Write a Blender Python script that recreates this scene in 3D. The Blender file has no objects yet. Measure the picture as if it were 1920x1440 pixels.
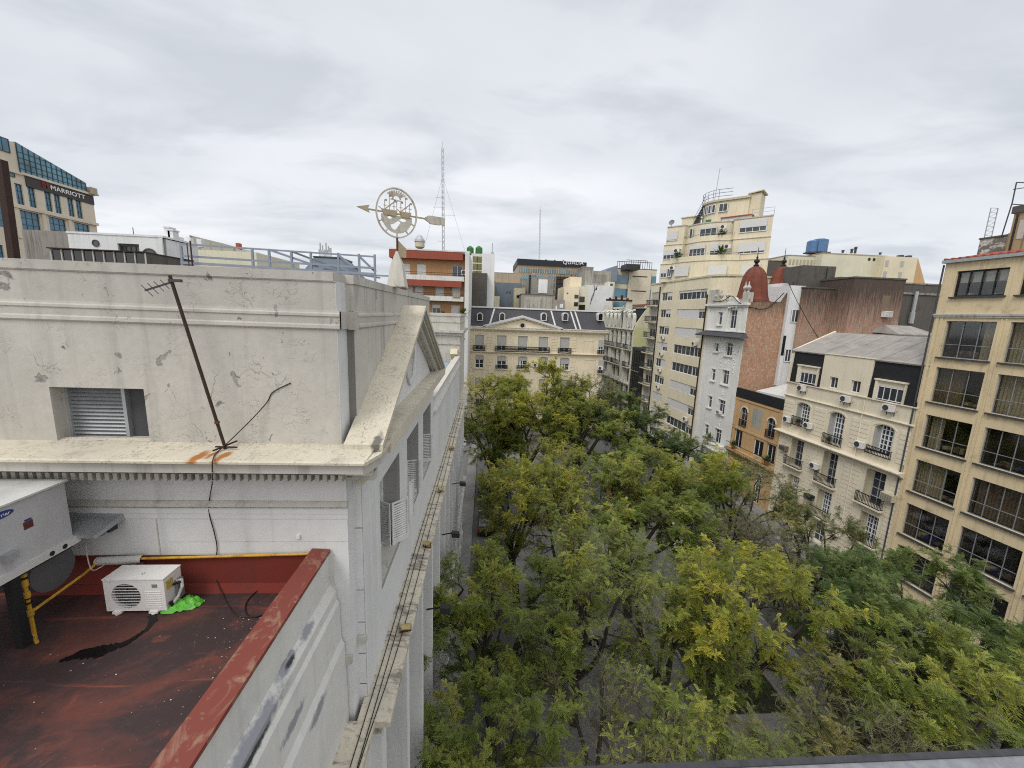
import bpy, math, random
import numpy as np
from mathutils import Vector, Matrix
R = math.radians
rnd = random.Random(7)
sc = bpy.context.scene
COL = sc.collection

# ---------------------------------------------------------------- camera
H = 20.0                      # eye height; the street lies at GZ
GZ = -2.0
_f = 750.0
_a = np.array([912 - 960, -(588 - 720), -_f]); _a /= np.linalg.norm(_a)
_r = np.array([1, -.025, 0.0]); _r[2] = -(_r[0]*_a[0] + _r[1]*_a[1]) / _a[2]; _r /= np.linalg.norm(_r)
CAM = np.array([_r, _a, np.cross(_r, _a)])       # rows: world x, y, z in camera axes
cd = bpy.data.cameras.new('camera'); cam = bpy.data.objects.new('camera', cd); COL.objects.link(cam)
cd.sensor_width = 36; cd.lens = _f / 1920 * 36; cd.clip_start = .05; cd.clip_end = 3000
cam.matrix_world = Matrix([[*CAM[0], 0], [*CAM[1], 0], [*CAM[2], H], [0, 0, 0, 1]])
sc.camera = cam
def ray(px, py): return CAM @ np.array([px - 960, -(py - 720), -_f])
def onY(px, py, y): d = ray(px, py); return Vector((*(d * (y / d[1])),)) + Vector((0, 0, H))
def onX(px, py, x): d = ray(px, py); return Vector((*(d * (x / d[0])),)) + Vector((0, 0, H))
def onZ(px, py, z): d = ray(px, py); return Vector((*(d * ((z - H) / d[2])),)) + Vector((0, 0, H))

# ---------------------------------------------------------------- sky, sun, exposure
SUN_EL, SUN_AZ = R(52), R(222)      # azimuth measured from +Y clockwise
w = bpy.data.worlds.new('World'); sc.world = w; w.use_nodes = True
nt = w.node_tree; nt.nodes.clear()
def wn(t, **k):
    n = nt.nodes.new(t)
    for a, b in k.items(): setattr(n, a, b)
    return n
L = nt.links.new
wo = wn('ShaderNodeOutputWorld'); bg = wn('ShaderNodeBackground'); bg.inputs[1].default_value = .1
sky = wn('ShaderNodeTexSky', sky_type='NISHITA', sun_disc=False, sun_elevation=SUN_EL, sun_rotation=SUN_AZ)
tc = wn('ShaderNodeTexCoord'); sp = wn('ShaderNodeSeparateXYZ'); L(tc.outputs['Generated'], sp.inputs[0])
def wm(op, a, b):
    n = wn('ShaderNodeMath', operation=op)
    for i, v in enumerate((a, b)):
        if isinstance(v, (int, float)): n.inputs[i].default_value = v
        else: L(v, n.inputs[i])
    return n.outputs[0]
zc = wm('MAXIMUM', sp.outputs[2], 0.0)
den = wm('ADD', zc, .16)
cb = wn('ShaderNodeCombineXYZ'); L(wm('DIVIDE', sp.outputs[0], den), cb.inputs[0]); L(wm('DIVIDE', sp.outputs[1], den), cb.inputs[1])
def wnoise(scale, rot, loc, detail, rough, dist, sc_):
    mp = wn('ShaderNodeMapping'); L(cb.outputs[0], mp.inputs[0]); mp.inputs['Rotation'].default_value = (0, 0, rot); mp.inputs['Scale'].default_value = sc_; mp.inputs['Location'].default_value = loc
    n = wn('ShaderNodeTexNoise'); L(mp.outputs[0], n.inputs[0])
    n.inputs['Scale'].default_value = scale; n.inputs['Detail'].default_value = detail; n.inputs['Roughness'].default_value = rough; n.inputs['Distortion'].default_value = dist
    return n.outputs['Fac']
def wramp(v, stops):
    r = wn('ShaderNodeValToRGB'); L(v, r.inputs[0]); e = r.color_ramp.elements
    for i, (p, c) in enumerate(stops):
        q = e[i] if i < 2 else e.new(p)
        q.position = p; q.color = (*c, 1)
    return r.outputs[0]
def wmix(fac, a, b, mode='MIX'):
    n = wn('ShaderNodeMix', data_type='RGBA', blend_type=mode)
    for i, v in ((0, fac), (6, a), (7, b)):
        if isinstance(v, (int, float)): n.inputs[i].default_value = v
        elif isinstance(v, tuple): n.inputs[i].default_value = (*v, 1)
        else: L(v, n.inputs[i])
    return n.outputs[2]
CL = 1.0
c1 = wramp(wnoise(.50, R(-28), (3.1, .4, 0), 6, .52, .15, (1.0, 1.35, 1)), [(.30, (6.1, 6.4, 6.95)), (.70, (8.9, 9.1, 9.45)), (.44, (7.2, 7.5, 7.95)), (.55, (7.9, 8.15, 8.6))])
c2 = wnoise(1.5, R(-24), (7.7, 2.2, 0), 9, .56, .4, (.85, 1.3, 1))
dk = wramp(c2, [(.47, (0, 0, 0)), (.64, (1, 1, 1))])
dkf = wn('ShaderNodeMath', operation='MULTIPLY'); L(dk, dkf.inputs[0]); dkf.inputs[1].default_value = .72
clouds = wmix(dkf.outputs[0], c1, (5.6, 5.95, 6.5))
# bright breaks low in the sky
br = wramp(wnoise(.95, R(-26), (1.9, 5.2, 0), 7, .55, .35, (.75, 1.35, 1)), [(.46, (0, 0, 0)), (.62, (1, 1, 1))])
lowm = wramp(zc, [(.05, (1, 1, 1)), (.42, (0, 0, 0))])
brf = wm('MULTIPLY', wm('MULTIPLY', br, lowm), .75)
clouds = wmix(brf, clouds, (9.7, 9.9, 10.1))
# an overcast dome is brightest high up and towards the (veiled) sun behind the viewer
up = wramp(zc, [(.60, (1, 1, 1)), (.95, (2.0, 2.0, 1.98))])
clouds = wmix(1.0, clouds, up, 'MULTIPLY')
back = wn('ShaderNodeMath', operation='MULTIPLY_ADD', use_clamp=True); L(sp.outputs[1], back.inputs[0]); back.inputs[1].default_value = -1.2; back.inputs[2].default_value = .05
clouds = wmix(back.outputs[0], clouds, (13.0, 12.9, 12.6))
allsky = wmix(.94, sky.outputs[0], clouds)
gnd = wramp(sp.outputs[2], [(.48, (0, 0, 0)), (.5, (1, 1, 1))])
gm = wn('ShaderNodeMath', operation='GREATER_THAN'); L(sp.outputs[2], gm.inputs[0]); gm.inputs[1].default_value = -.01
final = wmix(gm.outputs[0], (1.6, 1.6, 1.6), allsky)
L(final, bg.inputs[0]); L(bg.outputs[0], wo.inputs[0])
sl = bpy.data.lights.new('sun', 'SUN'); sl.energy = 1.5; sl.angle = R(22); sl.color = (1, .96, .9)
so = bpy.data.objects.new('sun', sl); COL.objects.link(so); so.location = (-20, -40, 60)
so.rotation_euler = Vector((math.sin(SUN_AZ)*math.cos(SUN_EL), math.cos(SUN_AZ)*math.cos(SUN_EL), math.sin(SUN_EL))).to_track_quat('Z', 'Y').to_euler()
sc.cycles.use_denoising = False; w.cycles.sampling_method = 'MANUAL'; w.cycles.sample_map_resolution = 1024; sc.cycles.filter_width = 1.1; sc.cycles.diffuse_bounces = 3
sc.view_settings.view_transform = 'Standard'; sc.view_settings.look = 'None'; sc.view_settings.gamma = 1; sc.view_settings.exposure = 0.10

# ---------------------------------------------------------------- materials
class G:
    def __init__(s, name):
        s.m = bpy.data.materials.new(name); s.m.use_nodes = True; s.t = s.m.node_tree; s.t.nodes.clear()
        s.o = s.t.nodes.new('ShaderNodeOutputMaterial')
        s.co = s.n('ShaderNodeTexCoord').outputs['Object']
    def n(s, t, ins=None, **k):
        n = s.t.nodes.new(t)
        for a, b in k.items(): setattr(n, a, b)
        for a, b in (ins or {}).items():
            if isinstance(b, bpy.types.NodeSocket): s.t.links.new(b, n.inputs[a])
            else:
                try: n.inputs[a].default_value = b
                except Exception: n.inputs[a].default_value = (*b, 1)
        return n
    def noise(s, scale, detail=4, rough=.55, dist=0., vec=None, map=None):
        v = vec or s.co
        if map: v = s.n('ShaderNodeMapping', {0: v, 'Scale': map}).outputs[0]
        return s.n('ShaderNodeTexNoise', {0: v, 'Scale': scale, 'Detail': detail, 'Roughness': rough, 'Distortion': dist}).outputs['Fac']
    def ramp(s, v, *st):
        r = s.n('ShaderNodeValToRGB', {0: v}); e = r.color_ramp.elements
        for i, (p, c) in enumerate(st):
            q = e[i] if i < 2 else e.new(p)
            q.position = p; q.color = (c, c, c, 1) if isinstance(c, (int, float)) else (*c, 1)
        return r.outputs[0]
    def math(s, op, a, b=0., clamp=False): return s.n('ShaderNodeMath', {0: a, 1: b}, operation=op, use_clamp=clamp).outputs[0]
    def mix(s, f, a, b, mode='MIX'): return s.n('ShaderNodeMix', {0: f, 6: a, 7: b}, data_type='RGBA', blend_type=mode).outputs[2]
    def done(s, col, rough=.85, metal=0., bump=None, bs=.3, bd=.02, spec=.3):
        p = s.n('ShaderNodeBsdfPrincipled', {'Base Color': col, 'Roughness': rough, 'Metallic': metal, 'Specular IOR Level': spec})
        if bump is not None: s.t.links.new(s.n('ShaderNodeBump', {'Height': bump, 'Strength': bs, 'Distance': bd}).outputs[0], p.inputs['Normal'])
        s.t.links.new(p.outputs[0], s.o.inputs[0]); return s.m
def mul(c, k): return tuple(x * k for x in c)
MATS = {}
def plaster(name, base, dirt=(.07, .065, .055), amt=.5, streak=.5, crack=0., patch=None, pamt=.0, scale=1., rough=.9, topgrime=None, speck=0.):
    g = G(name)
    n1 = g.noise(.35*scale, 5, .6); n2 = g.noise(5*scale, 5, .6); st = g.noise(1.0*scale, 6, .65, .2, map=(3.2, 3.2, .16))
    c = g.mix(g.ramp(n1, (.3, 0.), (.7, 1.)), base, mul(base, .84))
    c = g.mix(g.ramp(n2, (.35, 0.), (.75, .28)), c, mul(base, .7))
    c = g.mix(g.math('MULTIPLY', g.ramp(st, (.52, 0.), (.72, 1.)), streak), c, dirt)
    blo = g.ramp(g.noise(.9*scale, 6, .62, .3), (.56, 0.), (.70, 1.))
    c = g.mix(g.math('MULTIPLY', blo, amt*.55), c, mul(dirt, 1.6))
    if speck: c = g.mix(g.math('MULTIPLY', g.math('MULTIPLY', g.ramp(g.noise(26, 5, .7), (.54, 0.), (.62, 1.)), g.ramp(g.noise(2.2, 5), (.42, .1), (.6, 1.))), speck), c, mul(dirt, 1.3))
    h = n2
    if pamt:
        pm = g.ramp(g.noise(.8*scale, 7, .6, 1.0), (1-pamt-.02, 0.), (1-pamt+.02, 1.))
        c = g.mix(pm, c, g.mix(g.ramp(g.noise(3*scale, 5), (.4, 0.), (.6, 1.)), patch, mul(patch, .55)))
        h = g.math('SUBTRACT', n2, g.math('MULTIPLY', pm, 1.5))
    if crack:
        wv = g.n('ShaderNodeVectorMath', {0: g.co, 1: g.n('ShaderNodeVectorMath', {0: g.n('ShaderNodeTexNoise', {0: g.co, 'Scale': 3.*scale, 'Detail': 4.}).outputs['Color'], 1: (.5, .5, .5)}, operation='MULTIPLY').outputs[0]}, operation='ADD').outputs[0]
        vo = g.n('ShaderNodeTexVoronoi', {0: wv, 'Scale': crack*scale}, feature='DISTANCE_TO_EDGE').outputs[0]
        cm = g.math('MULTIPLY', g.ramp(vo, (.0, 1.), (.014, 0.)), g.ramp(g.noise(1.3*scale, 3), (.5, 0.), (.6, .8)))
        c = g.mix(cm, c, mul(dirt, 1.3)); h = g.math('SUBTRACT', h, cm)
    if topgrime:       # black mould creeping down from a known height: (z_top, depth)
        z = g.n('ShaderNodeSeparateXYZ', {0: g.co}).outputs[2]
        t = g.math('DIVIDE', g.math('SUBTRACT', z, topgrime[0]-topgrime[1]), topgrime[1], True)
        t = g.math('ADD', t, g.math('MULTIPLY', g.math('SUBTRACT', st, .5), 1.6), True)
        c = g.mix(g.ramp(t, (.15, 0.), (.9, .88)), c, mul(dirt, .9))
    MATS[name] = g.done(c, rough, 0, h, .25, .02)
    return MATS[name]
def plain(name, base, rough=.6, metal=0., var=.25, scale=4., dirt=None, damt=.3, spec=.3, map=None):
    g = G(name); n = g.noise(scale, 5, .6, map=map)
    c = g.mix(g.ramp(n, (.3, 0.), (.75, 1.)), base, mul(base, 1-var))
    if dirt: c = g.mix(g.math('MULTIPLY', g.ramp(g.noise(scale*.5, 6, .65, .4, map=(1.5, 1.5, .35)), (.5, 0.), (.68, 1.)), damt), c, dirt)
    MATS[name] = g.done(c, rough, metal, n, .1, .01, spec); return MATS[name]
def m(name): return MATS[name]

plaster('old white plaster', (.55, .525, .47), (.12, .105, .09), .35, .25, crack=.8)
def peeling(name, base):
    g = G(name); n1 = g.noise(.5, 5, .6); n2 = g.noise(7, 5, .6)
    c = g.mix(g.ramp(n1, (.3, 0.), (.7, 1.)), base, mul(base, .74)); c = g.mix(g.ramp(n2, (.4, 0.), (.75, .3)), c, mul(base, .65))
    wv = g.n('ShaderNodeVectorMath', {0: g.co, 1: g.n('ShaderNodeVectorMath', {0: g.n('ShaderNodeTexNoise', {0: g.co, 'Scale': 4., 'Detail': 5.}).outputs['Color'], 1: (.42, .42, .42)}, operation='MULTIPLY').outputs[0]}, operation='ADD').outputs[0]
    f = g.n('ShaderNodeTexNoise', {0: wv, 'Scale': 2.9, 'Detail': 3., 'Roughness': .5}).outputs['Fac']
    side = g.ramp(g.n('ShaderNodeSeparateXYZ', {0: g.co}).outputs[1], (.3, .0), (.75, .035))
    f = g.math('ADD', f, g.math('SUBTRACT', g.ramp(g.noise(.55, 2), (.4, 0.), (.65, .06)), .03))
    hole = g.ramp(f, (.692, 0.), (.698, 1.)); rim = g.math('MULTIPLY', g.ramp(f, (.668, 0.), (.69, 1.)), g.ramp(g.noise(5, 3), (.42, 0.), (.55, 1.)))
    c = g.mix(g.math('MULTIPLY', rim, .85), c, (.10, .09, .08)); c = g.mix(hole, c, g.mix(g.ramp(g.noise(9, 4), (.4, 0.), (.6, 1.)), (.30, .29, .28), (.19, .18, .17)))
    vo = g.n('ShaderNodeTexVoronoi', {0: wv, 'Scale': 1.25}, feature='DISTANCE_TO_EDGE').outputs[0]
    cm = g.math('MULTIPLY', g.ramp(vo, (.0, 1.), (.010, 0.)), g.ramp(g.noise(1.1, 3), (.54, 0.), (.64, .75)))
    v2 = g.n('ShaderNodeTexVoronoi', {0: g.n('ShaderNodeMapping', {0: wv, 'Scale': (1.6, 1.6, 4.2)}).outputs[0], 'Scale': 2.6}, feature='DISTANCE_TO_EDGE').outputs[0]
    cm2 = g.math('MULTIPLY', g.ramp(v2, (.0, 1.), (.02, 0.)), g.ramp(g.noise(2.2, 4), (.53, 0.), (.61, .65)))
    c = g.mix(g.math('MAXIMUM', cm, cm2), c, (.13, .12, .10))
    st = g.noise(1.0, 6, .65, .2, map=(3.2, 3.2, .16)); c = g.mix(g.math('MULTIPLY', g.ramp(st, (.52, 0.), (.72, 1.)), .5), c, (.27, .255, .23))
    MATS[name] = g.done(c, .92, 0, g.math('SUBTRACT', g.math('SUBTRACT', n2, g.math('MULTIPLY', hole, 1.4)), g.math('MAXIMUM', cm, cm2)), .35, .02)
peeling('peeling plaster', (.52, .495, .45))
plaster('damp stain and gap shade', (.20, .195, .18), (.05, .05, .045), .9, .6, scale=2)  # stain on the attic corner; also the painted shade behind the dentils
def blobs(g, c, lst, col):         # stains that stay where they are on the wall: (centre, half size)
    tot = None
    for ctr, sz in lst:
        mp = g.n('ShaderNodeMapping', {0: g.co, 'Location': tuple(-a/b for a, b in zip(ctr, sz)), 'Scale': tuple(1/b for b in sz)}).outputs[0]
        d = g.n('ShaderNodeVectorMath', {0: mp}, operation='LENGTH').outputs['Value']
        f = g.math('SUBTRACT', 1.15, g.math('ADD', d, g.math('MULTIPLY', g.math('SUBTRACT', g.noise(9, 6, .65), .5), 1.7)), True)
        tot = f if tot is None else g.math('MAXIMUM', tot, f)
    return g.mix(g.ramp(tot, (.12, 0.), (.55, 1.)), c, col)
def plaster_blobs(name, lst, col, *a, **k):
    mt = plaster(name, *a, **k); g = G.__new__(G); g.m = mt; g.t = mt.node_tree; g.o = None
    g.co = g.n('ShaderNodeTexCoord').outputs['Object']; p = [n for n in g.t.nodes if n.type == 'BSDF_PRINCIPLED'][0]; c0 = p.inputs['Base Color'].links[0].from_socket
    c1_ = c0
    for l_, cc in zip(lst, col): c1_ = blobs(g, c1_, l_, cc)
    g.t.links.new(c1_, p.inputs['Base Color']); return mt
plaster_blobs('lichen stone', [[((-.82, 1.98, 19.8), (.26, .09, .3)), ((-.80, 1.66, 19.8), (.24, .08, .3)), ((-.72, 1.84, 19.8), (.16, .05, .3))], [((-.35, -.40, 19.9), (.22, .09, .3))]], [(.34, .13, .035), (.14, .13, .115)], (.58, .53, .425), (.11, .10, .085), .8, .15, crack=1.2, scale=1.9, speck=.75)
plaster('grey stone', (.50, .48, .435), (.10, .09, .08), .8, .6)
plaster('painted white wall', (.66, .665, .66), (.25, .25, .24), .2, .25)
plaster_blobs('stained white wall', [[((.12, -2.2, 17.30), (.3, .75, .15)), ((.12, -1.35, 17.42), (.3, .28, .07)), ((.12, -.75, 17.40), (.3, .25, .06)), ((.2, -1.5, 16.7), (.3, .35, .10)), ((.25, -.9, 16.2), (.3, .3, .12))], [((.12, -2.35, 17.22), (.3, .5, .07)), ((.12, -1.28, 17.40), (.3, .12, .03))]], [(.27, .275, .30), (.045, .047, .05)], (.64, .63, .60), (.22, .21, .2), .55, .2, scale=1.6)
plaster('red flashing paint', (.17, .028, .019), (.05, .03, .03), .5, .4)
plaster('cream render', (.76, .67, .50), (.26, .20, .13), .4, .3)
plaster('cream mansard render', (.75, .675, .53), (.24, .19, .13), .25, .22)
plaster('ochre office render', (.69, .565, .365), (.13, .10, .07), .7, .38, scale=1.2)
plaster('tower stain', (.40, .31, .18), (.10, .085, .065), .9, .7)
plaster('ochre house render', (.55, .36, .18), (.15, .10, .06), .4, .4)
plaster('deco yellow render', (.71, .64, .475), (.27, .21, .13), .25, .25)
plaster('white tower render', (.74, .735, .70), (.2, .19, .17), .45, .3)
plaster('ornate white', (.72, .71, .64), (.12, .11, .10), .6, .4)
plaster('orange brick', (.42, .235, .12), (.14, .08, .05), .3, .3)
plaster('red awning paint', (.29, .07, .042), (.10, .04, .03), .3, .3, rough=.6)
plaster('white paint', (.68, .675, .66), (.22, .21, .19), .6, .5)
plaster('white house paint', (.72, .73, .74), (.28, .28, .27), .35, .35)
plaster('pale yellow paint', (.60, .60, .33), (.3, .3, .2), .2, .2)
plaster('cream block', (.55, .50, .36), (.14, .12, .09), .6, .7)
plaster('blue grey render', (.16, .195, .235), (.06, .07, .08), .4, .4)
plaster('concrete', (.27, .25, .225), (.06, .055, .05), .8, .9)
plaster('dark concrete', (.105, .098, .088), (.025, .023, .02), .9, .6, scale=1.5)
plaster('hotel stone', (.67, .60, .475), (.25, .2, .14), .3, .2)
plaster('tan building', (.46, .37, .27), (.08, .07, .06), .5, .5)
plaster('pale cream far', (.66, .63, .49), (.3, .28, .2), .2, .3)
plaster('grey plaster', (.36, .345, .30), (.05, .045, .04), .8, .9)
plaster('party wall', (.45, .245, .155), (.05, .042, .038), .5, .45, patch=(.53, .40, .30), pamt=.47, scale=3.6, topgrime=(26.2, 4.5))
plaster('weathered party wall', (.45, .26, .19), (.042, .036, .033), .6, .5, patch=(.44, .35, .27), pamt=.48, scale=2.4, topgrime=(22.8, 6.5))
plaster('peeling white brick', (.20, .17, .15), (.05, .045, .04), .6, .5, patch=(.6, .57, .52), pamt=.5, scale=1.5)
plain('white frame', (.72, .73, .74), .5, var=.1)
plain('roller blind', (.60, .60, .60), .6, var=.18, scale=6, map=(.2, .2, 12))
plain('grey blind', (.42, .42, .40), .6, var=.25, scale=6, map=(.2, .2, 12))
plain('black metal', (.018, .018, .02), .5, var=.3)
plain('dark grey metal', (.06, .062, .066), .5, var=.3)
plain('window steel', (.30, .32, .34), .5, .3, var=.3)
plain('blue grey steel', (.24, .27, .33), .5, .2, var=.2)
plain('galvanised', (.42, .44, .46), .45, .5, var=.25)
plain('slate', (.068, .069, .078), .75, var=.35, scale=3)
plain('slate dark', (.016, .017, .021), .6, var=.3, scale=3)
plain('roof flashing', (.62, .62, .61), .5, var=.2)
plain('roof sheet', (.33, .305, .28), .75, var=.3, scale=1.2, dirt=(.12, .11, .1), damt=.4)
plain('red tile', (.38, .10, .06), .8, var=.4, scale=5)
plain('dome red', (.19, .055, .034), .7, var=.35, scale=1.3, dirt=(.07, .03, .025), damt=.5)
plain('rust stain', (.42, .20, .07), .9, var=.4, scale=12)
plaster('reveal stone', (.33, .325, .31), (.12, .11, .10), .5, .3)
plain('rust', (.13, .055, .03), .85, var=.5, scale=12)
plain('dark rust', (.05, .028, .022), .8, var=.5, scale=9)
plain('vane paint', (.50, .47, .40), .6, .1, var=.2, scale=8, dirt=(.16, .07, .03), damt=.75)
plain('vane ochre', (.40, .33, .22), .6, .1, var=.3, scale=8, dirt=(.14, .06, .03), damt=.7)
plain('yellow pipe paint', (.62, .36, .04), .5, var=.3, scale=9, dirt=(.2, .09, .03), damt=.6)
plain('appliance white', (.72, .70, .68), .4, var=.06, scale=2, dirt=(.4, .36, .32), damt=.25, spec=.4)
plain('appliance grey', (.20, .20, .21), .5, var=.15)
plain('hvac dark grey', (.10, .10, .105), .6, var=.2)  # dark grey of the blower housing
plain('hvac grey', (.47, .475, .48), .5, .1, var=.12, scale=1.5, dirt=(.28, .27, .25), damt=.35)
plain('hvac top', (.58, .58, .56), .5, .1, var=.15, scale=1.5, dirt=(.3, .29, .27), damt=.4)
plain('label brown', (.12, .035, .025), .6, var=.4, scale=40)
plain('label blue', (.03, .04, .19), .5, var=.1)
plain('label yellow', (.60, .45, .12), .6, var=.5, scale=40)
plain('black rubber', (.014, .013, .013), .6, var=.3)
plain('cable brown', (.03, .018, .014), .6, var=.3)
plain('cable white', (.5, .48, .46), .6, var=.2)
plain('bag green', (.12, .47, .045), .35, var=.2, scale=9, spec=.5)
plain('paint chips', (.66, .65, .62), .8, var=.2)
plain('tank green', (.035, .16, .035), .45, var=.25)
plain('tank blue', (.10, .20, .38), .5, var=.4, scale=2)
plain('olive window', (.24, .23, .09), .4, var=.5, scale=3)
plain('sign dark', (.022, .024, .032), .5, var=.2)
plain('sign bronze', (.055, .048, .044), .5, var=.2)
plain('letter white', (.78, .78, .78), .5, var=.04)
plain('letter red', (.30, .02, .03), .5, var=.1)
plain('floodlight yellow', (.50, .40, .16), .6, var=.4, scale=14)
plain('blue membrane', (.33, .42, .55), .4, var=.35, scale=1.5, dirt=(.55, .58, .62), damt=.5)
plain('curtain beige', (.46, .40, .29), .9, var=.35, scale=5, map=(9, 9, .3))
plain('curtain brown', (.21, .155, .115), .9, var=.4, scale=5, map=(9, 9, .3))
plain('curtain white', (.6, .6, .6), .9, var=.25, scale=5, map=(9, 9, .3))
plain('interior dark', (.065, .056, .047), .9, var=.4)
plain('bark', (.062, .05, .04), .95, var=.5, scale=6, map=(3, 3, .5))
plain('twig grey', (.19, .155, .125), .95, var=.45, scale=3)
plain('car paint blue', (.03, .045, .10), .25, var=.1, spec=.6)
plain('car paint white', (.70, .71, .73), .25, var=.05, spec=.6)
plain('car paint grey', (.18, .185, .19), .3, .3, var=.1, spec=.6)
plain('car paint black', (.018, .018, .02), .25, var=.1, spec=.6)
plain('kiosk roof', (.46, .44, .40), .7, var=.3, scale=2, dirt=(.12, .11, .1), damt=.5)
plain('awning brick red', (.11, .035, .025), .8, var=.3)
plain('leafy plant', (.06, .13, .025), .7, var=.5, scale=8)
plain('rail grey paint', (.05, .052, .056), .55, var=.6, scale=70, spec=.3)
plain('rail top grey', (.24, .25, .27), .55, var=.45, scale=60)
plain('terracotta', (.30, .11, .06), .8, var=.3)
def glass(name, col=(.022, .026, .03), rough=.07, var=.6, scale=.5, spec=.6):
    g = G(name); n = g.noise(scale, 3, .5, .2)
    MATS[name] = g.done(g.mix(g.ramp(n, (.35, 0.), (.68, 1.)), col, mul(col, 1+var*3)), rough, 0, g.noise(.8, 2), .03, .05, spec)
glass('dark glass'); glass('blue glass', (.035, .11, .17), .05, .3, .3, .8); glass('teal glass', (.05, .13, .17), .08, .5, .25)
glass('black glass', (.006, .006, .008), .08, .5, .3)
g = G('clear pane')
mx = g.n('ShaderNodeMixShader', {0: .075, 1: g.n('ShaderNodeBsdfTransparent', {0: (.82, .82, .79)}).outputs[0], 2: g.n('ShaderNodeBsdfGlossy', {'Roughness': .06}).outputs[0]})
g.t.links.new(mx.outputs[0], g.o.inputs[0]); MATS['clear pane'] = g.m

# worn red roof membrane with dark walked patches and pale seams
g = G('red roof membrane')
big = g.noise(.75, 7, .62, .8, map=(.8, 1.15, 1)); fine = g.noise(9, 5, .6); seam = g.noise(1.1, 5, .6, .3, map=(.35, 4.5, 1))
c = g.mix(g.ramp(big, (.36, 0.), (.52, 1.)), (.125, .042, .032), (.046, .029, .029))
c = g.mix(g.ramp(g.noise(1.3, 6, .65, .6), (.57, 0.), (.67, .8)), c, (.20, .055, .036))
c = g.mix(g.math('MULTIPLY', g.ramp(seam, (.62, 0.), (.69, 1.)), .6), c, (.25, .07, .042))
c = g.mix(g.ramp(fine, (.55, 0.), (.8, .3)), c, (.11, .09, .085))
vv = g.n('ShaderNodeTexVoronoi', {0: g.co, 'Scale': 14.}).outputs[0]; c = g.mix(g.math('MULTIPLY', g.ramp(vv, (.0, .8), (.09, 0.)), g.ramp(g.noise(.9, 4), (.5, 0.), (.62, 1.))), c, (.30, .26, .24))
MATS['red roof membrane'] = g.done(c, g.ramp(big, (.4, .75), (.6, .5)), 0, fine, .3, .01)
g = G('worn red coping'); n = g.noise(3.2, 7, .65, 1.6, map=(1, .55, 1))
c = g.mix(g.ramp(n, (.52, 0.), (.66, .8)), (.175, .045, .033), (.27, .16, .11))
c = g.mix(g.ramp(g.noise(7, 4), (.6, 0.), (.72, .6)), c, (.33, .22, .15))
MATS['worn red coping'] = g.done(c, .8, 0, n, .3, .01)
g = G('puddle water'); MATS['puddle water'] = g.done((.008, .006, .006), .3, 0, None, spec=.25)
# facade ledge: pale stone, black mould toward the drip edge
g = G('mouldy ledge'); n = g.noise(2.2, 7, .68, .5, map=(2.2, .8, 1)); fine = g.noise(14, 4)
c = g.mix(g.ramp(g.noise(.8, 4), (.3, 0.), (.7, 1.)), (.56, .51, .40), (.44, .40, .33))
c = g.mix(g.ramp(n, (.50, 0.), (.62, .85)), c, (.14, .125, .11)); c = g.mix(g.ramp(fine, (.5, 0.), (.7, .5)), c, (.24, .21, .18))
MATS['mouldy ledge'] = g.done(c, .9, 0, fine, .4, .01)
g = G('asphalt'); n = g.noise(.25, 5); f2 = g.noise(18, 3)
MATS['asphalt'] = g.done(g.mix(f2, g.mix(g.ramp(n, (.35, 0.), (.7, 1.)), (.11, .11, .113), (.155, .152, .148)), (.075, .075, .075)), .9, 0, f2, .2, .01)
g = G('paving'); br_ = g.n('ShaderNodeTexBrick', {0: g.co, 'Scale': 1., 'Color1': (.25, .245, .24, 1), 'Color2': (.22, .215, .21, 1), 'Mortar': (.17, .165, .16, 1), 'Mortar Size': .008, 'Brick Width': .6, 'Row Height': .4})
MATS['paving'] = g.done(g.mix(g.ramp(g.noise(.4, 5), (.35, 0.), (.7, .55)), br_.outputs[0], (.12, .115, .11)), .85, 0, g.noise(12, 3), .2, .01)
g = G('kerb stone'); MATS['kerb stone'] = g.done(g.mix(g.noise(3, 4), (.3, .29, .28), (.18, .175, .17)), .9)
g = G('city ground'); MATS['city ground'] = g.done(g.mix(g.noise(.05, 5), (.13, .13, .13), (.2, .19, .18)), .95)
g = G('road paint'); MATS['road paint'] = g.done(g.mix(g.ramp(g.noise(6, 5), (.45, 0.), (.7, 1.)), (.62, .62, .6), (.2, .2, .2)), .8)
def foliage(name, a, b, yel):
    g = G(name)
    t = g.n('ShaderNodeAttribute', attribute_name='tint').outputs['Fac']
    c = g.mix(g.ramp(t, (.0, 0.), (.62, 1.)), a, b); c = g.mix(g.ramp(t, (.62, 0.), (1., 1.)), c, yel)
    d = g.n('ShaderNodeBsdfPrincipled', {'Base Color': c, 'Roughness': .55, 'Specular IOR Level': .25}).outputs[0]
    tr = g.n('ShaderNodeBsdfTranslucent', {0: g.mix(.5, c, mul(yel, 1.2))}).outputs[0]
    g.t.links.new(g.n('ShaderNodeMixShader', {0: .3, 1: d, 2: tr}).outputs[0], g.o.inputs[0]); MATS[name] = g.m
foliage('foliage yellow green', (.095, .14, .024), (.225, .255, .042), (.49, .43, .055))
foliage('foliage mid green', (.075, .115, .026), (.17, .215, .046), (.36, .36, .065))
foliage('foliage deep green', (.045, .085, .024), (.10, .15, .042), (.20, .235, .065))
foliage('foliage dry olive', (.08, .10, .04), (.145, .165, .06), (.27, .24, .08))
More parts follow.
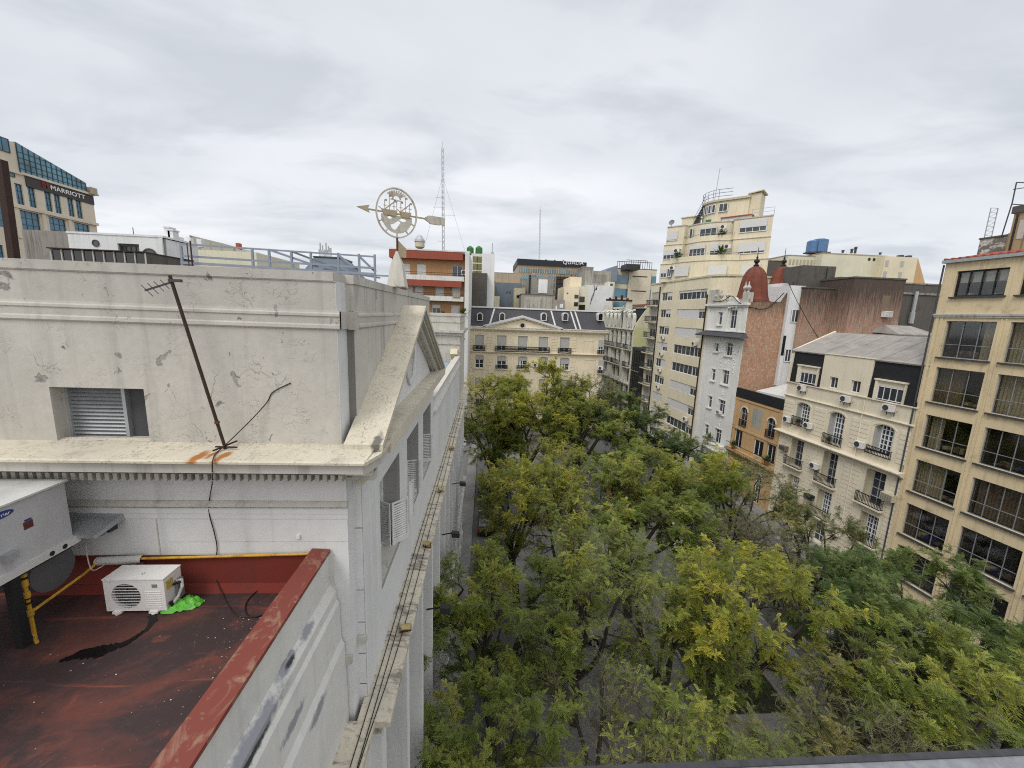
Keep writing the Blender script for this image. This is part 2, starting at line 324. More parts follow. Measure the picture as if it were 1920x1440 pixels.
# ---------------------------------------------------------------- mesh helpers
class MB:
    def __init__(s): s.v = []; s.f = []; s.mi = []
    def add(s, vs, fs, mi=0):
        k = len(s.v); s.v += [tuple(v) for v in vs]; s.f += [tuple(i + k for i in f) for f in fs]; s.mi += [mi] * len(fs); return s
    def box(s, x0, x1, y0, y1, z0, z1, mi=0):
        return s.add([(x0,y0,z0),(x1,y0,z0),(x1,y1,z0),(x0,y1,z0),(x0,y0,z1),(x1,y0,z1),(x1,y1,z1),(x0,y1,z1)],
                     [(0,3,2,1),(4,5,6,7),(0,1,5,4),(1,2,6,5),(2,3,7,6),(3,0,4,7)], mi)
    def hexa(s, bottom, top, mi=0):
        n = len(bottom)
        return s.add(list(bottom) + list(top), [tuple(range(n))[::-1], tuple(range(n, 2*n))] + [(i, (i+1) % n, n+(i+1) % n, n+i) for i in range(n)], mi)
    def prism(s, poly, a0, a1, axis='z', mi=0):
        f = {'z': lambda p, a: (p[0], p[1], a), 'y': lambda p, a: (p[0], a, p[1]), 'x': lambda p, a: (a, p[0], p[1])}[axis]
        return s.hexa([f(p, a0) for p in poly], [f(p, a1) for p in poly], mi)
    def beam(s, p, q, w, h=None, mi=0, up=(0, 0, 1)):
        p, q = Vector(p), Vector(q); d = (q - p).normalized(); u = Vector(up)
        if abs(d.dot(u)) > .95: u = Vector((1, 0, 0))
        r = d.cross(u).normalized() * w / 2; t = r.cross(d).normalized() * (h or w) / 2
        return s.hexa([p-r-t, p+r-t, p+r+t, p-r+t], [q-r-t, q+r-t, q+r+t, q-r+t], mi)
    def path(s, pts, r, n=6, mi=0, r1=None):
        pts = [Vector(p) for p in pts]; ref = Vector((.13, .27, 1)); rings = []
        for i, p in enumerate(pts):
            d = (pts[min(i+1, len(pts)-1)] - pts[max(i-1, 0)]).normalized()
            a = d.cross(ref)
            if a.length < .05: a = d.cross(Vector((1, 0, 0)))
            a.normalize(); b = d.cross(a); rr = r if r1 is None else r + (r1 - r) * i / max(1, len(pts)-1)
            rings.append([p + a * math.cos(t) * rr + b * math.sin(t) * rr for t in [2*math.pi*k/n for k in range(n)]])
        vs = [v for g_ in rings for v in g_]
        fs = [(i*n+k, i*n+(k+1) % n, (i+1)*n+(k+1) % n, (i+1)*n+k) for i in range(len(pts)-1) for k in range(n)]
        fs += [tuple(range(n))[::-1], tuple((len(pts)-1)*n + k for k in range(n))]
        return s.add(vs, fs, mi)
    def lathe(s, prof, c=(0, 0, 0), n=20, mi=0, a0=0., a1=2*math.pi):
        full = abs(a1 - a0 - 2*math.pi) < 1e-6; k = n if full else n + 1
        vs = [(c[0] + r*math.cos(a0+(a1-a0)*j/n), c[1] + r*math.sin(a0+(a1-a0)*j/n), c[2] + z) for r, z in prof for j in range(k)]
        fs = [(i*k+j, i*k+(j+1) % k, (i+1)*k+(j+1) % k, (i+1)*k+j) for i in range(len(prof)-1) for j in range(n)]
        return s.add(vs, fs, mi)
    def tf(s, M):
        s.v = [tuple(M @ Vector(v)) for v in s.v]; return s
    def mesh(s, name, mats, smooth=False):
        me = bpy.data.meshes.new(name); me.from_pydata(s.v, [], s.f)
        for x in (mats if isinstance(mats, (list, tuple)) else [mats]): me.materials.append(MATS[x] if isinstance(x, str) else x)
        me.polygons.foreach_set('material_index', s.mi)
        if smooth: me.polygons.foreach_set('use_smooth', [True]*len(me.polygons))
        me.update(); return me

def mk(name, me, parent=None, loc=(0, 0, 0), rz=0, label=None):
    o = bpy.data.objects.new(name, me); COL.objects.link(o); o.location = loc; o.rotation_euler = (0, 0, rz)
    if parent is not None: o.parent = parent
    if label: o['label'] = label
    return o
def tag(o, label, cat, group=None, kind=None):
    o['label'] = label; o['category'] = cat
    if group: o['group'] = group
    if kind: o['kind'] = kind
    return o
class Frame:                         # where a thing stands: base point and turn about z
    def __init__(s, x, y, z, rz=0): s.p = Vector((x, y, z)); s.rz = rz; s.M = Matrix.Translation(s.p) @ Matrix.Rotation(rz, 4, 'Z')
    def at(s, x, y, z, rz=0): q = s.M @ Vector((x, y, z)); return Frame(*q, s.rz + rz)
def thing(name, label, cat, fr, group=None):
    o = mk(name, None, None, fr.p, fr.rz); o.empty_display_size = .3; return tag(o, label, cat, group)
def part(name, mb, mats, parent, loc=(0, 0, 0), label=None, smooth=False): return mk(name, mb.mesh(name, mats, smooth), parent, loc, 0, label)
def wpart(name, mb, mats, parent, fr, label=None, smooth=False):      # mesh given in world metres, stored relative to its thing
    mb.tf(fr.M.inverted()); return part(name, mb, mats, parent, (0, 0, 0), label, smooth)
def solo(name, mb, mats, label, cat, base, group=None, smooth=False, kind=None):
    mb.tf(Matrix.Translation(-Vector(base))); o = mk(name, mb.mesh(name, mats, smooth), None, base); return tag(o, label, cat, group, kind)
def setting(name, mb, mats):
    o = mk(name, mb.mesh(name, mats)); o['kind'] = 'structure'; return o
CACHE = {}
def cached(key, fn):
    if key not in CACHE: CACHE[key] = fn()
    return CACHE[key]

# ---------------------------------------------------------------- facade vocabulary (x along, y into the building, z up)
def grid_wall(mb, x0, x1, z0, z1, holes, depth=.25, y=0., mi=0, mj=None):
    """front skin at y with real openings and their reveals; holes = (x0, x1, z0, z1[, arch rise])"""
    mj = mi if mj is None else mj
    xs = sorted({round(t, 4) for t in [x0, x1] + [h[0] for h in holes] + [h[1] for h in holes] if x0 - 1e-6 <= t <= x1 + 1e-6})
    zs = sorted({round(t, 4) for t in [z0, z1] + [h[2] for h in holes] + [h[3] for h in holes] if z0 - 1e-6 <= t <= z1 + 1e-6})
    for a, b in zip(xs, xs[1:]):
        for c, d in zip(zs, zs[1:]):
            cx, cz = (a+b)/2, (c+d)/2
            if any(h[0] < cx < h[1] and h[2] < cz < h[3] for h in holes): continue
            mb.add([(a, y, c), (b, y, c), (b, y, d), (a, y, d)], [(0, 1, 2, 3)], mi)
    for h in holes:
        a, b, c, d = h[:4]; Y = y + depth
        mb.add([(a, y, c), (a, Y, c), (a, Y, d), (a, y, d)], [(0, 1, 2, 3)], mj); mb.add([(b, y, c), (b, Y, c), (b, Y, d), (b, y, d)], [(0, 3, 2, 1)], mj)
        mb.add([(a, y, c), (b, y, c), (b, Y, c), (a, Y, c)], [(0, 1, 2, 3)], mj); mb.add([(a, y, d), (b, y, d), (b, Y, d), (a, Y, d)], [(0, 3, 2, 1)], mj)
        if len(h) > 4 and h[4] > 0:            # solid corners above a curved head
            r = h[4]; n = 8; mid = (a+b)/2; hw = (b-a)/2
            for sx in (-1, 1):
                P = [(mid + sx*hw*math.sin(math.pi/2*k/n), d - r + r*math.cos(math.pi/2*k/n)) for k in range(n+1)] + [(mid + sx*hw, d)]
                for k in range(n):
                    p, q = P[k], P[k+1]; e = (mid + sx*hw, d)
                    mb.add([(p[0], y+.004, p[1]), (q[0], y+.004, q[1]), (e[0], y+.004, e[1])], [(0, 1, 2) if sx < 0 else (0, 2, 1)], mi)
                    mb.add([(p[0], y+.004, p[1]), (q[0], y+.004, q[1]), (q[0], Y, q[1]), (p[0], Y, p[1])], [(0, 1, 2, 3)], mj)
    return mb
def shell(mb, x0, x1, z0, z1, dep, mi=0, y=0., roof=True, mr=None):
    """sides, back and flat top behind a grid_wall"""
    mb.add([(x0,y,z0),(x0,dep,z0),(x0,dep,z1),(x0,y,z1)], [(0,3,2,1)], mi); mb.add([(x1,y,z0),(x1,dep,z0),(x1,dep,z1),(x1,y,z1)], [(0,1,2,3)], mi)
    mb.add([(x0,dep,z0),(x1,dep,z0),(x1,dep,z1),(x0,dep,z1)], [(0,3,2,1)], mi)
    if roof: mb.add([(x0,y,z1),(x1,y,z1),(x1,dep,z1),(x0,dep,z1)], [(0,1,2,3)], mi if mr is None else mr)
    return mb
def frame_mb(w, h, cols, rows, fr=.06, t=.06, arch=0, bar=None, split=None):
    bar = bar or fr*.7; mb = MB()
    mb.box(0, fr, -t, 0, 0, h).box(w-fr, w, -t, 0, 0, h).box(fr, w-fr, -t, 0, 0, fr).box(fr, w-fr, -t, 0, h-fr, h)
    for k in range(1, cols):
        x = w*k/cols; b = bar*1.7 if (split and k % split == 0) else bar
        mb.box(x-b/2, x+b/2, -t+.012, 0, fr, h-fr)
    zs = [h*k/rows for k in range(1, rows)] if isinstance(rows, int) else [h*r_ for r_ in rows]
    for z in zs: mb.box(fr, w-fr, -t+.006, 0, z-bar/2, z+bar/2)
    return mb
def win(parent, x, z, w, h, y=.2, cols=2, rows=1, fr=.06, fm='white frame', gm='dark glass', blind=0., bm='roller blind', split=None, curtain=None, cur=(0, 1), name='window'):
    """one window: pane, with its frame and (where drawn) roller blind or curtain as pieces of it"""
    w, h = round(w, 2), round(h, 2)
    me = cached(('pane', w, h, gm), lambda: MB().box(0, w, 0, .03, 0, h).mesh('window', gm))
    o = mk(name, me, parent, (x, y, z))
    rk = rows if isinstance(rows, int) else tuple(rows)
    fm_ = cached(('frame', w, h, cols, rk, fr, fm, split), lambda: frame_mb(w, h, cols, rows, fr, split=split).mesh('frame', fm))
    mk('frame', fm_, o)
    if blind > 0:
        bh = round(h*blind, 2)
        def bl():
            b = MB(); n = max(3, int(bh/.09))
            for k in range(n): b.box(.02, w-.02, -.10, -.075 - .012*(k % 2), bh*k/n, bh*(k+1)/n)
            return b.mesh('roller_blind', bm)
        mk('roller_blind', cached(('blind', w, bh, bm), bl), o, (0, 0, h-bh))
    if curtain:
        c0, c1 = round(w*cur[0], 2), round(w*cur[1], 2)
        def cu():
            b = MB(); n = max(4, int((c1-c0)/.09)); P = [(c0+(c1-c0)*k/n, -.012 - .03*(k % 2)) for k in range(n+1)]
            for k in range(n): b.add([(P[k][0], P[k][1]+.0, .05), (P[k+1][0], P[k+1][1], .05), (P[k+1][0], P[k+1][1], h-.05), (P[k][0], P[k][1], h-.05)], [(0, 1, 2, 3)])
            return b.mesh('curtain', curtain)
        mk('curtain', cached(('cur', c0, c1, h, curtain), cu), o)
    return o
def railing_mb(w, h=.9, dep=.45, pitch=.13, t=.03, rails=(0.05, .98), curl=False):
    b = MB()
    for s_ in rails: b.box(0, w, -dep, -dep+.03, h*s_-t, h*s_+t); b.box(0, .03, -dep+.03, 0, h*s_-.02, h*s_+.02); b.box(w-.03, w, -dep+.03, 0, h*s_-.02, h*s_+.02)
    n = max(2, int(w/pitch))
    for k in range(n+1): x = (w-t)*k/n; b.box(x, x+t, -dep+.004, -dep+.026, .0, h)
    for x in (0, w-t):
        for k in range(1, max(2, int(dep/pitch))): y = -dep*k/max(2, int(dep/pitch)); b.box(x+.004, x+t-.004, y, y+t, .0, h)
    if curl:
        for k in range(n): x = w*(k+.5)/n; b.box(x-.05, x+.05, -dep+.008, -dep+.022, h*.42, h*.66)
    return b
def balcony(parent, x, z, w, h=.9, dep=.45, slab=.12, sm='cream render', rm='black metal', pitch=.13, curl=False):
    w = round(w, 2)
    if slab:
        o = mk('balcony', cached(('slab', w, dep, slab, sm), lambda: MB().box(-.08, w+.08, -dep-.08, -.003, -slab, 0).box(-.02, w+.02, -dep*.7, -.003, -slab*1.9, -slab).mesh('balcony', sm)), parent, (x, 0, z))
        mk('railing', cached(('rail', w, h, dep, pitch, rm, curl), lambda: railing_mb(w, h, dep, pitch, t=.036 if pitch < .15 else .06, curl=curl).mesh('railing', rm)), o)
    else:
        o = mk('railing', cached(('rail', w, h, dep, pitch, rm, curl), lambda: railing_mb(w, h, dep, pitch, t=.036 if pitch < .15 else .06, curl=curl).mesh('railing', rm)), parent, (x, 0, z))
    return o
def cornice(mb, x0, x1, z, prof, mi=0, y=0., ret=True):
    """profile [(out, dz)...] swept along x, closed back at the wall"""
    P = [(y - o, z + d) for o, d in prof]
    P = [(y + .0, P[0][1])] + P + [(y + .0, P[-1][1])]
    return mb.prism(P, x0, x1, 'x', mi)
# wall-hung air conditioner, outdoor unit: casing with fan grille and bracket
def ac_meshes():
    c = MB(); c.box(-.4, .4, -.30, 0, .05, .60)
    c.box(-.41, .41, -.31, .01, .58, .605)
    g_ = MB(); g_.lathe([(.225, -.0), (.235, -.02), (.21, -.022), (.02, -.012), (0, -.012)], n=20); g_.tf(Matrix.Translation((-.12, -.30, .325)) @ Matrix.Rotation(R(90), 4, 'X') @ Matrix.Scale(-1, 4, (0, 0, 1)))
    b = MB(); b.box(-.32, -.28, -.3, .14, -.02, .05).box(.28, .32, -.3, .14, -.02, .05).box(-.32, -.28, .10, .14, -.3, -.02).box(.28, .32, .10, .14, -.3, -.02)
    p = MB(); p.path([(.38, -.1, .2), (.5, -.05, .15), (.52, .12, .25)], .025, 6)
    return c.mesh('casing', 'appliance white'), g_.mesh('fan_grille', 'dark grey metal'), b.mesh('bracket', 'dark grey metal'), p.mesh('pipe', 'cable white')
def ac(fr, label, off=.14, s=1., group='air conditioners on the facades'):
    A = cached('ac', ac_meshes); t = thing('air_conditioner', label, 'air conditioner', fr.at(0, -off, 0), group)
    for nme, me in zip(('casing', 'fan_grille', 'bracket', 'pipe'), A): mk(nme, me, t)
    t.scale = (s, s, s); return t

# ---------------------------------------------------------------- ground, road, pavements
setting('ground', MB().add([(-900, -60, GZ-.16), (1100, -60, GZ-.16), (1100, 1500, GZ-.16), (-900, 1500, GZ-.16)], [(0, 1, 2, 3)]), 'city ground')
D1 = np.array(ray(862, 588.0)); D1[2] = 0; D1 /= np.linalg.norm(D1); D1 = Vector(D1)       # the row of houses on the right runs this way
P0 = onY(1740, 700, 29.0); P0.z = 0
RZ = math.atan2(-D1.y, -D1.x)
def row(s, z=GZ): q = P0 + D1 * (s - 29.0); return Frame(q.x, q.y, z, RZ)
def rowpt(s, y=0., z=0.): return row(s, z).M @ Vector((0, y, 0))
def flat(pts, z): return MB().add([(p[0], p[1], z) for p in pts], [tuple(range(len(pts)))])
rA, rB = rowpt(5), rowpt(120)
setting('road', flat([(-1.2, -20), (rA.x+6, -20), (rowpt(130).x+3, 140), (-1.2, 140)], GZ-.14), 'asphalt')
def slab(name, pts, z0, z1, mats=('paving', 'kerb stone')):
    mb = MB(); mb.prism(pts, z0, z1, 'z', 0)
    mb.mi = [1 if i > 1 else 0 for i in range(len(mb.f))]
    return setting(name, mb, list(mats))
slab('pavement', [(-2.2, -18), (-.9, -18), (-.9, 74), (-2.2, 74)], GZ-.15, GZ)
slab('pavement.001', [tuple(rowpt(2, -3.5).xy), tuple(rowpt(2, .1).xy), tuple(rowpt(118, .1).xy), tuple(rowpt(118, -3.5).xy)], GZ-.15, GZ)
slab('plaza_paving', [(3.2, -10), (22.5, -10), (20.6, 62), (3.2, 62)], GZ-.15, GZ)
# ================================================================ old white neoclassical building on the left
YW = 6.23
FL = Frame(-2.05, 6.5, GZ, R(90))                    # its street front: local x runs away from the viewer
LB = thing('neoclassical_building', 'old white neoclassical building with cracked plaster attic, pediment and long street ledge', 'building', FL)
# attic block, front towards the viewer with the small opening
mb = MB(); hole = (-6.42, -5.10, 17.88, 18.70)
grid_wall(mb, -14, -2.24, 17.3, 20.39, [hole], .34, YW, 0)
mb.box(-14, -2.262, YW-.022, YW+.3, 20.39, 20.52, 0)
mb.box(-14, -2.24, YW+.35, 15.3, 17.3, 20.2, 0)
mb.box(-14, -2.24, YW+.36, YW+.39, 17.3, 20.39, 0)
wpart('attic_wall', mb, 'peeling plaster', LB, FL)
mb = MB()
mb.box(-2.24, -2.236, YW+.0, YW+.42, 17.6, 20.39, 0)
mb.box(-2.237, -2.122, YW+.416, YW+.42, 17.85, 19.66, 2); mb.box(-2.3, -2.12, YW+.42, 15.3, 17.3, 20.385, 1); mb.box(-2.6, -2.10, YW+.40, 15.3, 20.385, 20.52, 1); mb.box(-2.5, -2.245, YW+.004, YW+.42, 20.39, 20.516, 1)
wpart('attic_side_wall', mb, ['painted white wall', 'grey stone', 'damp stain and gap shade'], LB, FL)
mb = MB()     # moulding course round the attic
prof = [(.006, .0), (.012, -.03), (.030, -.05), (.032, -.085), (.016, -.10), (.014, -.2), (.030, -.22), (.034, -.265), (.008, -.29)]
P = [(YW - o, 19.96 + d) for o, d in prof]; mb.prism([(YW+.05, 19.96)] + P + [(YW+.05, 19.66)], -14, -2.24+.05, 'x')
P = [(-2.12 + o*.8, 19.96 + d) for o, d in prof]; mb.prism([(-2.2, 19.96)] + P + [(-2.2, 19.66)], YW+.42, 15.3, 'y')
mb.box(-2.26, -2.19, YW+.0, YW+.42, 19.68, 19.95); mb.box(-2.2, -2.06, YW+.36, YW+.46, 19.665, 19.955)
mb.box(-14, -2.235, YW-.012, YW+.05, 20.375, 20.392)
wpart('attic_moulding', mb, 'peeling plaster', LB, FL)
# main cornice towards the viewer
mb = MB()
P = [(YW+.1, 17.9), (YW, 17.875), (5.56, 17.845), (5.53, 17.83), (5.53, 17.80), (5.58, 17.785), (YW+.1, 17.785)]
mb.prism(P, -14, -1.68, 'x', 0); mb.prism([(-1.68, 5.53), (-1.55, 5.95), (-1.55, 6.6), (-1.68, 6.6)], 17.785, 17.838, 'z', 0)
P = [(YW+.1, 17.784), (5.60, 17.784), (5.60, 17.64), (5.82, 17.63), (5.82, 17.56), (6.13, 17.55), (6.13, 17.33), (6.16, 17.31), (YW+.1, 17.30)]
mb.prism(P, -14, -1.72, 'x', 1); mb.prism([(-1.72, 5.60), (-1.60, 5.98), (-1.60, 6.6), (-1.72, 6.6)], 17.62, 17.784, 'z', 1)
wpart('cornice', mb, ['lichen stone', 'grey stone'], LB, FL)
mb = MB(); n = 0
while -9.2 + .115*n < -2.1:
    x = -9.2 + .115*n; mb.box(x, x+.058, 5.90, 6.126, 17.385, 17.5); n += 1
mb.box(-9.2, -2.05, 6.127, 6.129, 17.37, 17.545, 1)  # dark backing strip: shade of the dentil gaps put in as colour
wpart('dentil_course', mb, ['grey stone', 'damp stain and gap shade'], LB, FL)
# entablature and wall below the cornice
mb = MB()
mb.box(-14, -2.19, YW, YW+.33, GZ, 17.32, 0); mb.box(-2.6, -2.056, YW+.33, YW+.6, GZ, 17.32, 0)
mb.prism([(YW+.02, 16.92), (YW-.02, 16.92), (YW-.07, 16.88), (YW-.075, 16.845), (YW-.03, 16.82), (YW+.02, 16.80)], -14, -2.17, 'x', 1)
mb.box(-14, -2.175, YW-.02, YW+.02, 16.70, 16.80, 0); mb.box(-14, -2.178, YW-.012, YW+.02, 16.61, 16.695, 0)
for z in (15.05, 14.4, 13.75, 13.1, 16.25): mb.box(-2.18, -2.06, YW+.327, YW+.33, z, z+.012, 2)
mb.box(-2.4, -2.185, YW-.05, YW+.02, 13.9, 14.06, 1); mb.box(-2.185, -2.03, YW+.25, YW+.35, 14.02, 14.16, 1)
for z, x0 in ((16.2, -5.0),): mb.box(x0, -2.2, YW-.003, YW+.01, z, z+.006, 1)
mb.box(-5.16, -5.14, YW-.006, YW+.01, 15.95, 16.6, 1)
wpart('side_wall', mb, ['painted white wall', 'grey stone', 'dark grey metal'], LB, FL)
# street front: reveals, three big openings, plain wall down to the ledge
y0 = 6.5
ops = [(7.70-y0, 9.55-y0, 14.18-GZ, 16.58-GZ), (10.5-y0, 12.35-y0, 14.18-GZ, 16.58-GZ), (13.3-y0, 15.15-y0, 14.18-GZ, 16.58-GZ)]
mb = MB(); grid_wall(mb, .055, 9.5, 12.6-GZ, 17.6-GZ, ops, .5, 0, 0, 1)
mb.box(.08, 9.4, .9, 1.0, 12.6-GZ, 17.5-GZ, 1)
for h in ops:
    for z in (14.9, 15.5, 16.1): mb.box(h[1]-.004, h[1]-.002, .02, .46, z-GZ, z-GZ+.012, 1)
    mb.box(h[0]+.01, h[1]-.01, .05, .5, h[2]+.002, h[2]+.02, 2)
part('street_wall', mb, ['painted white wall', 'reveal stone', 'old white plaster'], LB)
for i, h in enumerate(ops):
    win(LB, h[0], h[2], h[1]-h[0], h[3]-h[2], .47, 2, (.55,), fr=.06, gm='black glass' if i else 'dark glass')
def louvre(parent, a, b, z0, h, t=.035):
    a, b = Vector(a), Vector(b); d = (b-a); wd = d.length; ang = math.atan2(d.y, d.x); mb = MB(); f = .05
    mb.box(0, f, -t, 0, 0, h).box(wd-f, wd, -t, 0, 0, h).box(f, wd-f, -t, 0, 0, .12).box(f, wd-f, -t, 0, h-f, h)
    if wd > .5: mb.box(wd/2-.02, wd/2+.02, -t-.002, .002, .12, h-f)
    n = int((h-.17)/.062)
    for k in range(n):
        z = .125 + .062*k; mb.hexa([(f, -t, z), (wd-f, -t, z), (wd-f, -t+.008, z), (f, -t+.008, z)], [(f, -.008, z+.03), (wd-f, -.008, z+.03), (wd-f, 0, z+.03), (f, 0, z+.03)])
    mb.tf(Matrix.Translation((a.x, a.y, z0)) @ Matrix.Rotation(ang, 4, 'Z'))
    wpart('shutter', mb, 'white paint', parent, FL)
louvre(LB, (-2.56, 9.50), (-2.24, 9.34), 14.2, 1.12); louvre(LB, (-2.22, 9.36), (-1.90, 9.74), 14.2, 1.12)
louvre(LB, (-2.04, 10.52), (-1.96, 10.86), 14.2, 1.12); louvre(LB, (-2.42, 12.30), (-1.99, 12.42), 14.2, 1.12)
louvre(LB, (-2.42, 15.08), (-1.99, 15.2), 14.2, 1.12)
# ledge along the street, with jog
mb = MB()
mb.hexa([(-2.4, 1.5, 12.66), (-1.80, 1.5, 12.66), (-1.80, 6.1, 12.66), (-2.4, 6.1, 12.66)], [(-2.4, 1.5, 12.84), (-1.80, 1.5, 12.79), (-1.80, 6.1, 12.79), (-2.4, 6.1, 12.84)])
mb.hexa([(-2.1, 6.1, 12.66), (-1.53, 6.1, 12.66), (-1.53, 39, 12.66), (-2.1, 39, 12.66)], [(-2.1, 6.1, 12.83), (-1.53, 6.1, 12.76), (-1.53, 39, 12.76), (-2.1, 39, 12.83)])
mb.box(-2.1, -1.62, 6.2, 39, 12.55, 12.66); mb.box(-2.1, -1.72, 6.2, 39, 12.40, 12.55); mb.box(-2.1, -1.86, 1.5, 6.1, 12.4, 12.66)
wpart('ledge', mb, 'mouldy ledge', LB, FL)
# lower storeys under the ledge: wall, engaged columns, second ledge
mb = MB(); lo = [(k*2.45+.75, k*2.45+2.1, b, t) for k in range(13) for b, t in ((.8, 4.6), (5.6, 8.6), (9.8, 13.0))]
grid_wall(mb, -5, 33, 0, 14.5, lo, .35, .62, 0)
part('lower_wall', mb, ['concrete'], LB)
for k in range(13):
    mb = MB(); Y = k*2.45+.3; mb.box(Y-.17, Y+.17, -.22, .62, 0, 14.38); mb.box(Y-.23, Y+.23, -.28, .62, 0, .9); mb.box(Y-.23, Y+.23, -.28, .62, 13.9, 14.2)
    part('pilaster', mb, 'painted white wall', LB)
mb = MB(); mb.box(-5, 33, -.3, .62, 5.0, 5.25).box(-5, 33, -.38, .62, 5.25, 5.35); part('lower_ledge', mb, 'grey stone', LB)
for h in lo[:27]:
    win(LB, h[0], h[2], h[1]-h[0], h[3]-h[2], .94, 2, 3, gm='black glass', fm='grey blind')
# street entablature and pediment
mb = MB()
mb.box(-2.12, -1.55, 6.6, 15.65, 17.62, 17.86); mb.box(-2.12, -1.72, 5.9, 6.6, 17.56, 17.78); mb.box(-2.12, -1.72, 6.0, 15.4, 17.45, 17.62)
mb.prism([(-2.1, 17.24), (-2.0, 17.24), (-1.95, 17.2), (-1.95, 17.13), (-2.0, 17.08), (-2.1, 17.08)], 6.5, 16.0, 'y')
wpart('street_cornice', mb, 'lichen stone', LB, FL)
ya, yb, ym, zb, zt = 5.9, 15.7, 10.6, 17.86, 20.13
def rake(x0, x1, o0, o1, mi, mb, e=0.):        # one layer of the raking cornice between two vertical offsets below the slope
    sl_ = (zt-zb)/(ym-ya); d_ = max(0, o1-.02)/sl_
    for s_, (p, q) in enumerate((((ya+d_, zb+d_*sl_), (ym, zt)), ((ym, zt), (yb, zb)))):
        mb.hexa([(x0, p[0], p[1]-o1), (x1, p[0], p[1]-o1), (x1, q[0], q[1]-o1), (x0, q[0], q[1]-o1)], [(x0, p[0], p[1]-o0), (x1, p[0], p[1]-o0), (x1, q[0], q[1]-o0), (x0, q[0], q[1]-o0)], mi)
mb = MB(); rake(-2.14, -1.55, -.01, .09, 0, mb); rake(-2.1, -1.60, .09, .15, 1, mb); rake(-2.1, -1.66, .15, .24, 1, mb); rake(-2.1, -1.76, .24, .30, 1, mb); rake(-2.1, -1.84, .30, .40, 1, mb); rake(-2.1, -1.90, .40, .46, 1, mb)
n = 42
for k in range(1, n):
    for (p, q) in (((ya, zb), (ym, zt)), ((yb, zb), (ym, zt))):
        t = k/n; y, z = p[0]+(q[0]-p[0])*t, p[1]+(q[1]-p[1])*t-.31; mb.box(-1.84, -1.755, y-.03, y+.03, z-.075, z+.0, 1)
wpart('raking_cornice', mb, ['lichen stone', 'old white plaster'], LB, FL)
mb = MB(); N = 28; cy, cz, rr = 10.6, 18.72, .52
ring = [(cy+rr*math.cos(2*math.pi*k/N), cz+rr*math.sin(2*math.pi*k/N)) for k in range(N)]
def edge(c, s_):
    t = []
    if abs(c) > 1e-6: t.append((4.6 if c > 0 else 4.6)/abs(c))
    best = 99
    for r_ in np.linspace(.52, 6, 300):
        y, z = cy+r_*c, cz+r_*s_
        zz = zb + (zt-zb)*(1-abs(y-ym)/(ym-ya)) - .3
        if z > zz or z < 17.85: best = r_; break
    return (cy+best*c, cz+best*s_)
out = [edge(math.cos(2*math.pi*k/N), math.sin(2*math.pi*k/N)) for k in range(N)]
for k in range(N):
    j = (k+1) % N; mb.add([(-1.97, *ring[k]), (-1.97, *ring[j]), (-1.97, *out[j]), (-1.97, *out[k])], [(0, 1, 2, 3)]); mb.add([(-1.97, *ring[k]), (-1.97, *ring[j]), (-2.11, *ring[j]), (-2.11, *ring[k])], [(0, 1, 2, 3)])
wpart('tympanum', mb, 'painted white wall', LB, FL)
mb = MB(); mb.lathe([(.50, 0), (.50, .05), (.57, .06), (.64, .05), (.64, 0)], n=32); mb.tf(Matrix.Translation((-1.97, cy, cz)) @ Matrix.Rotation(R(90), 4, 'Y'))
wpart('round_window_ring', mb, 'white paint', LB, FL)
# attic opening: louvred panel and dark panel
mb = MB(); mb.box(-6.42, -5.52, YW+.3, YW+.33, 17.88, 18.7)
for k in range(13): z = 17.92+.06*k; mb.hexa([(-6.38, YW+.22, z), (-5.60, YW+.22, z), (-5.60, YW+.235, z), (-6.38, YW+.235, z)], [(-6.38, YW+.28, z+.05), (-5.60, YW+.28, z+.05), (-5.60, YW+.295, z+.05), (-6.38, YW+.295, z+.05)])
mb.box(-6.42, -6.38, YW+.2, YW+.3, 17.88, 18.7).box(-5.60, -5.55, YW+.2, YW+.3, 17.88, 18.7)
wpart('louvred_panel', mb, 'galvanised', LB, FL)
wpart('dark_panel', MB().box(-5.52, -5.10, YW+.26, YW+.33, 17.88, 18.7), 'slate', LB, FL)
# roof strip with parapet beyond the pediment, and the far pavilion
mb = MB(); mb.box(-2.32, -2.05, 16.0, 32.0, 12.6, 16.5, 0); mb.box(-2.38, -2.0, 16.0, 32.0, 16.5, 16.62, 1); mb.box(-2.1, -1.93, 16.0, 32.0, 15.9, 16.02, 1)
wpart('street_parapet', mb, ['painted white wall', 'old white plaster'], LB, FL)
wpart('roof_membrane', MB().box(-6, -2.32, 15.4, 32.0, 15.9, 16.1), 'blue membrane', LB, FL)
wpart('rear_roof', MB().box(-14, -6, 15.35, 40.0, 15.9, 19.0), 'old white plaster', LB, FL)
mb = MB(); mb.box(-9, -2.06, 32.02, 39, 12.6, 19.85, 0); mb.box(-9.2, -1.75, 31.7, 39.3, 18.42, 18.6, 1); mb.box(-9.1, -1.9, 31.86, 39.1, 18.2, 18.42, 1); mb.box(-9, -1.98, 31.94, 39, 17.5, 17.62, 1); mb.box(-9, -2.0, 31.96, 39, 19.7, 19.9, 0); mb.box(-9, -2.02, 31.98, 39, 19.2, 19.26, 1)
wpart('far_pavilion', mb, ['old white plaster', 'grey stone'], LB, FL)
mb = MB()
for z in (15.9, 16.8): mb.prism([(31.4, z), (32.02, z-.35), (32.02, z+.35), (31.5, z+.3)], -2.75, -2.2, 'x')
wpart('console', mb, 'cream render', LB, FL)

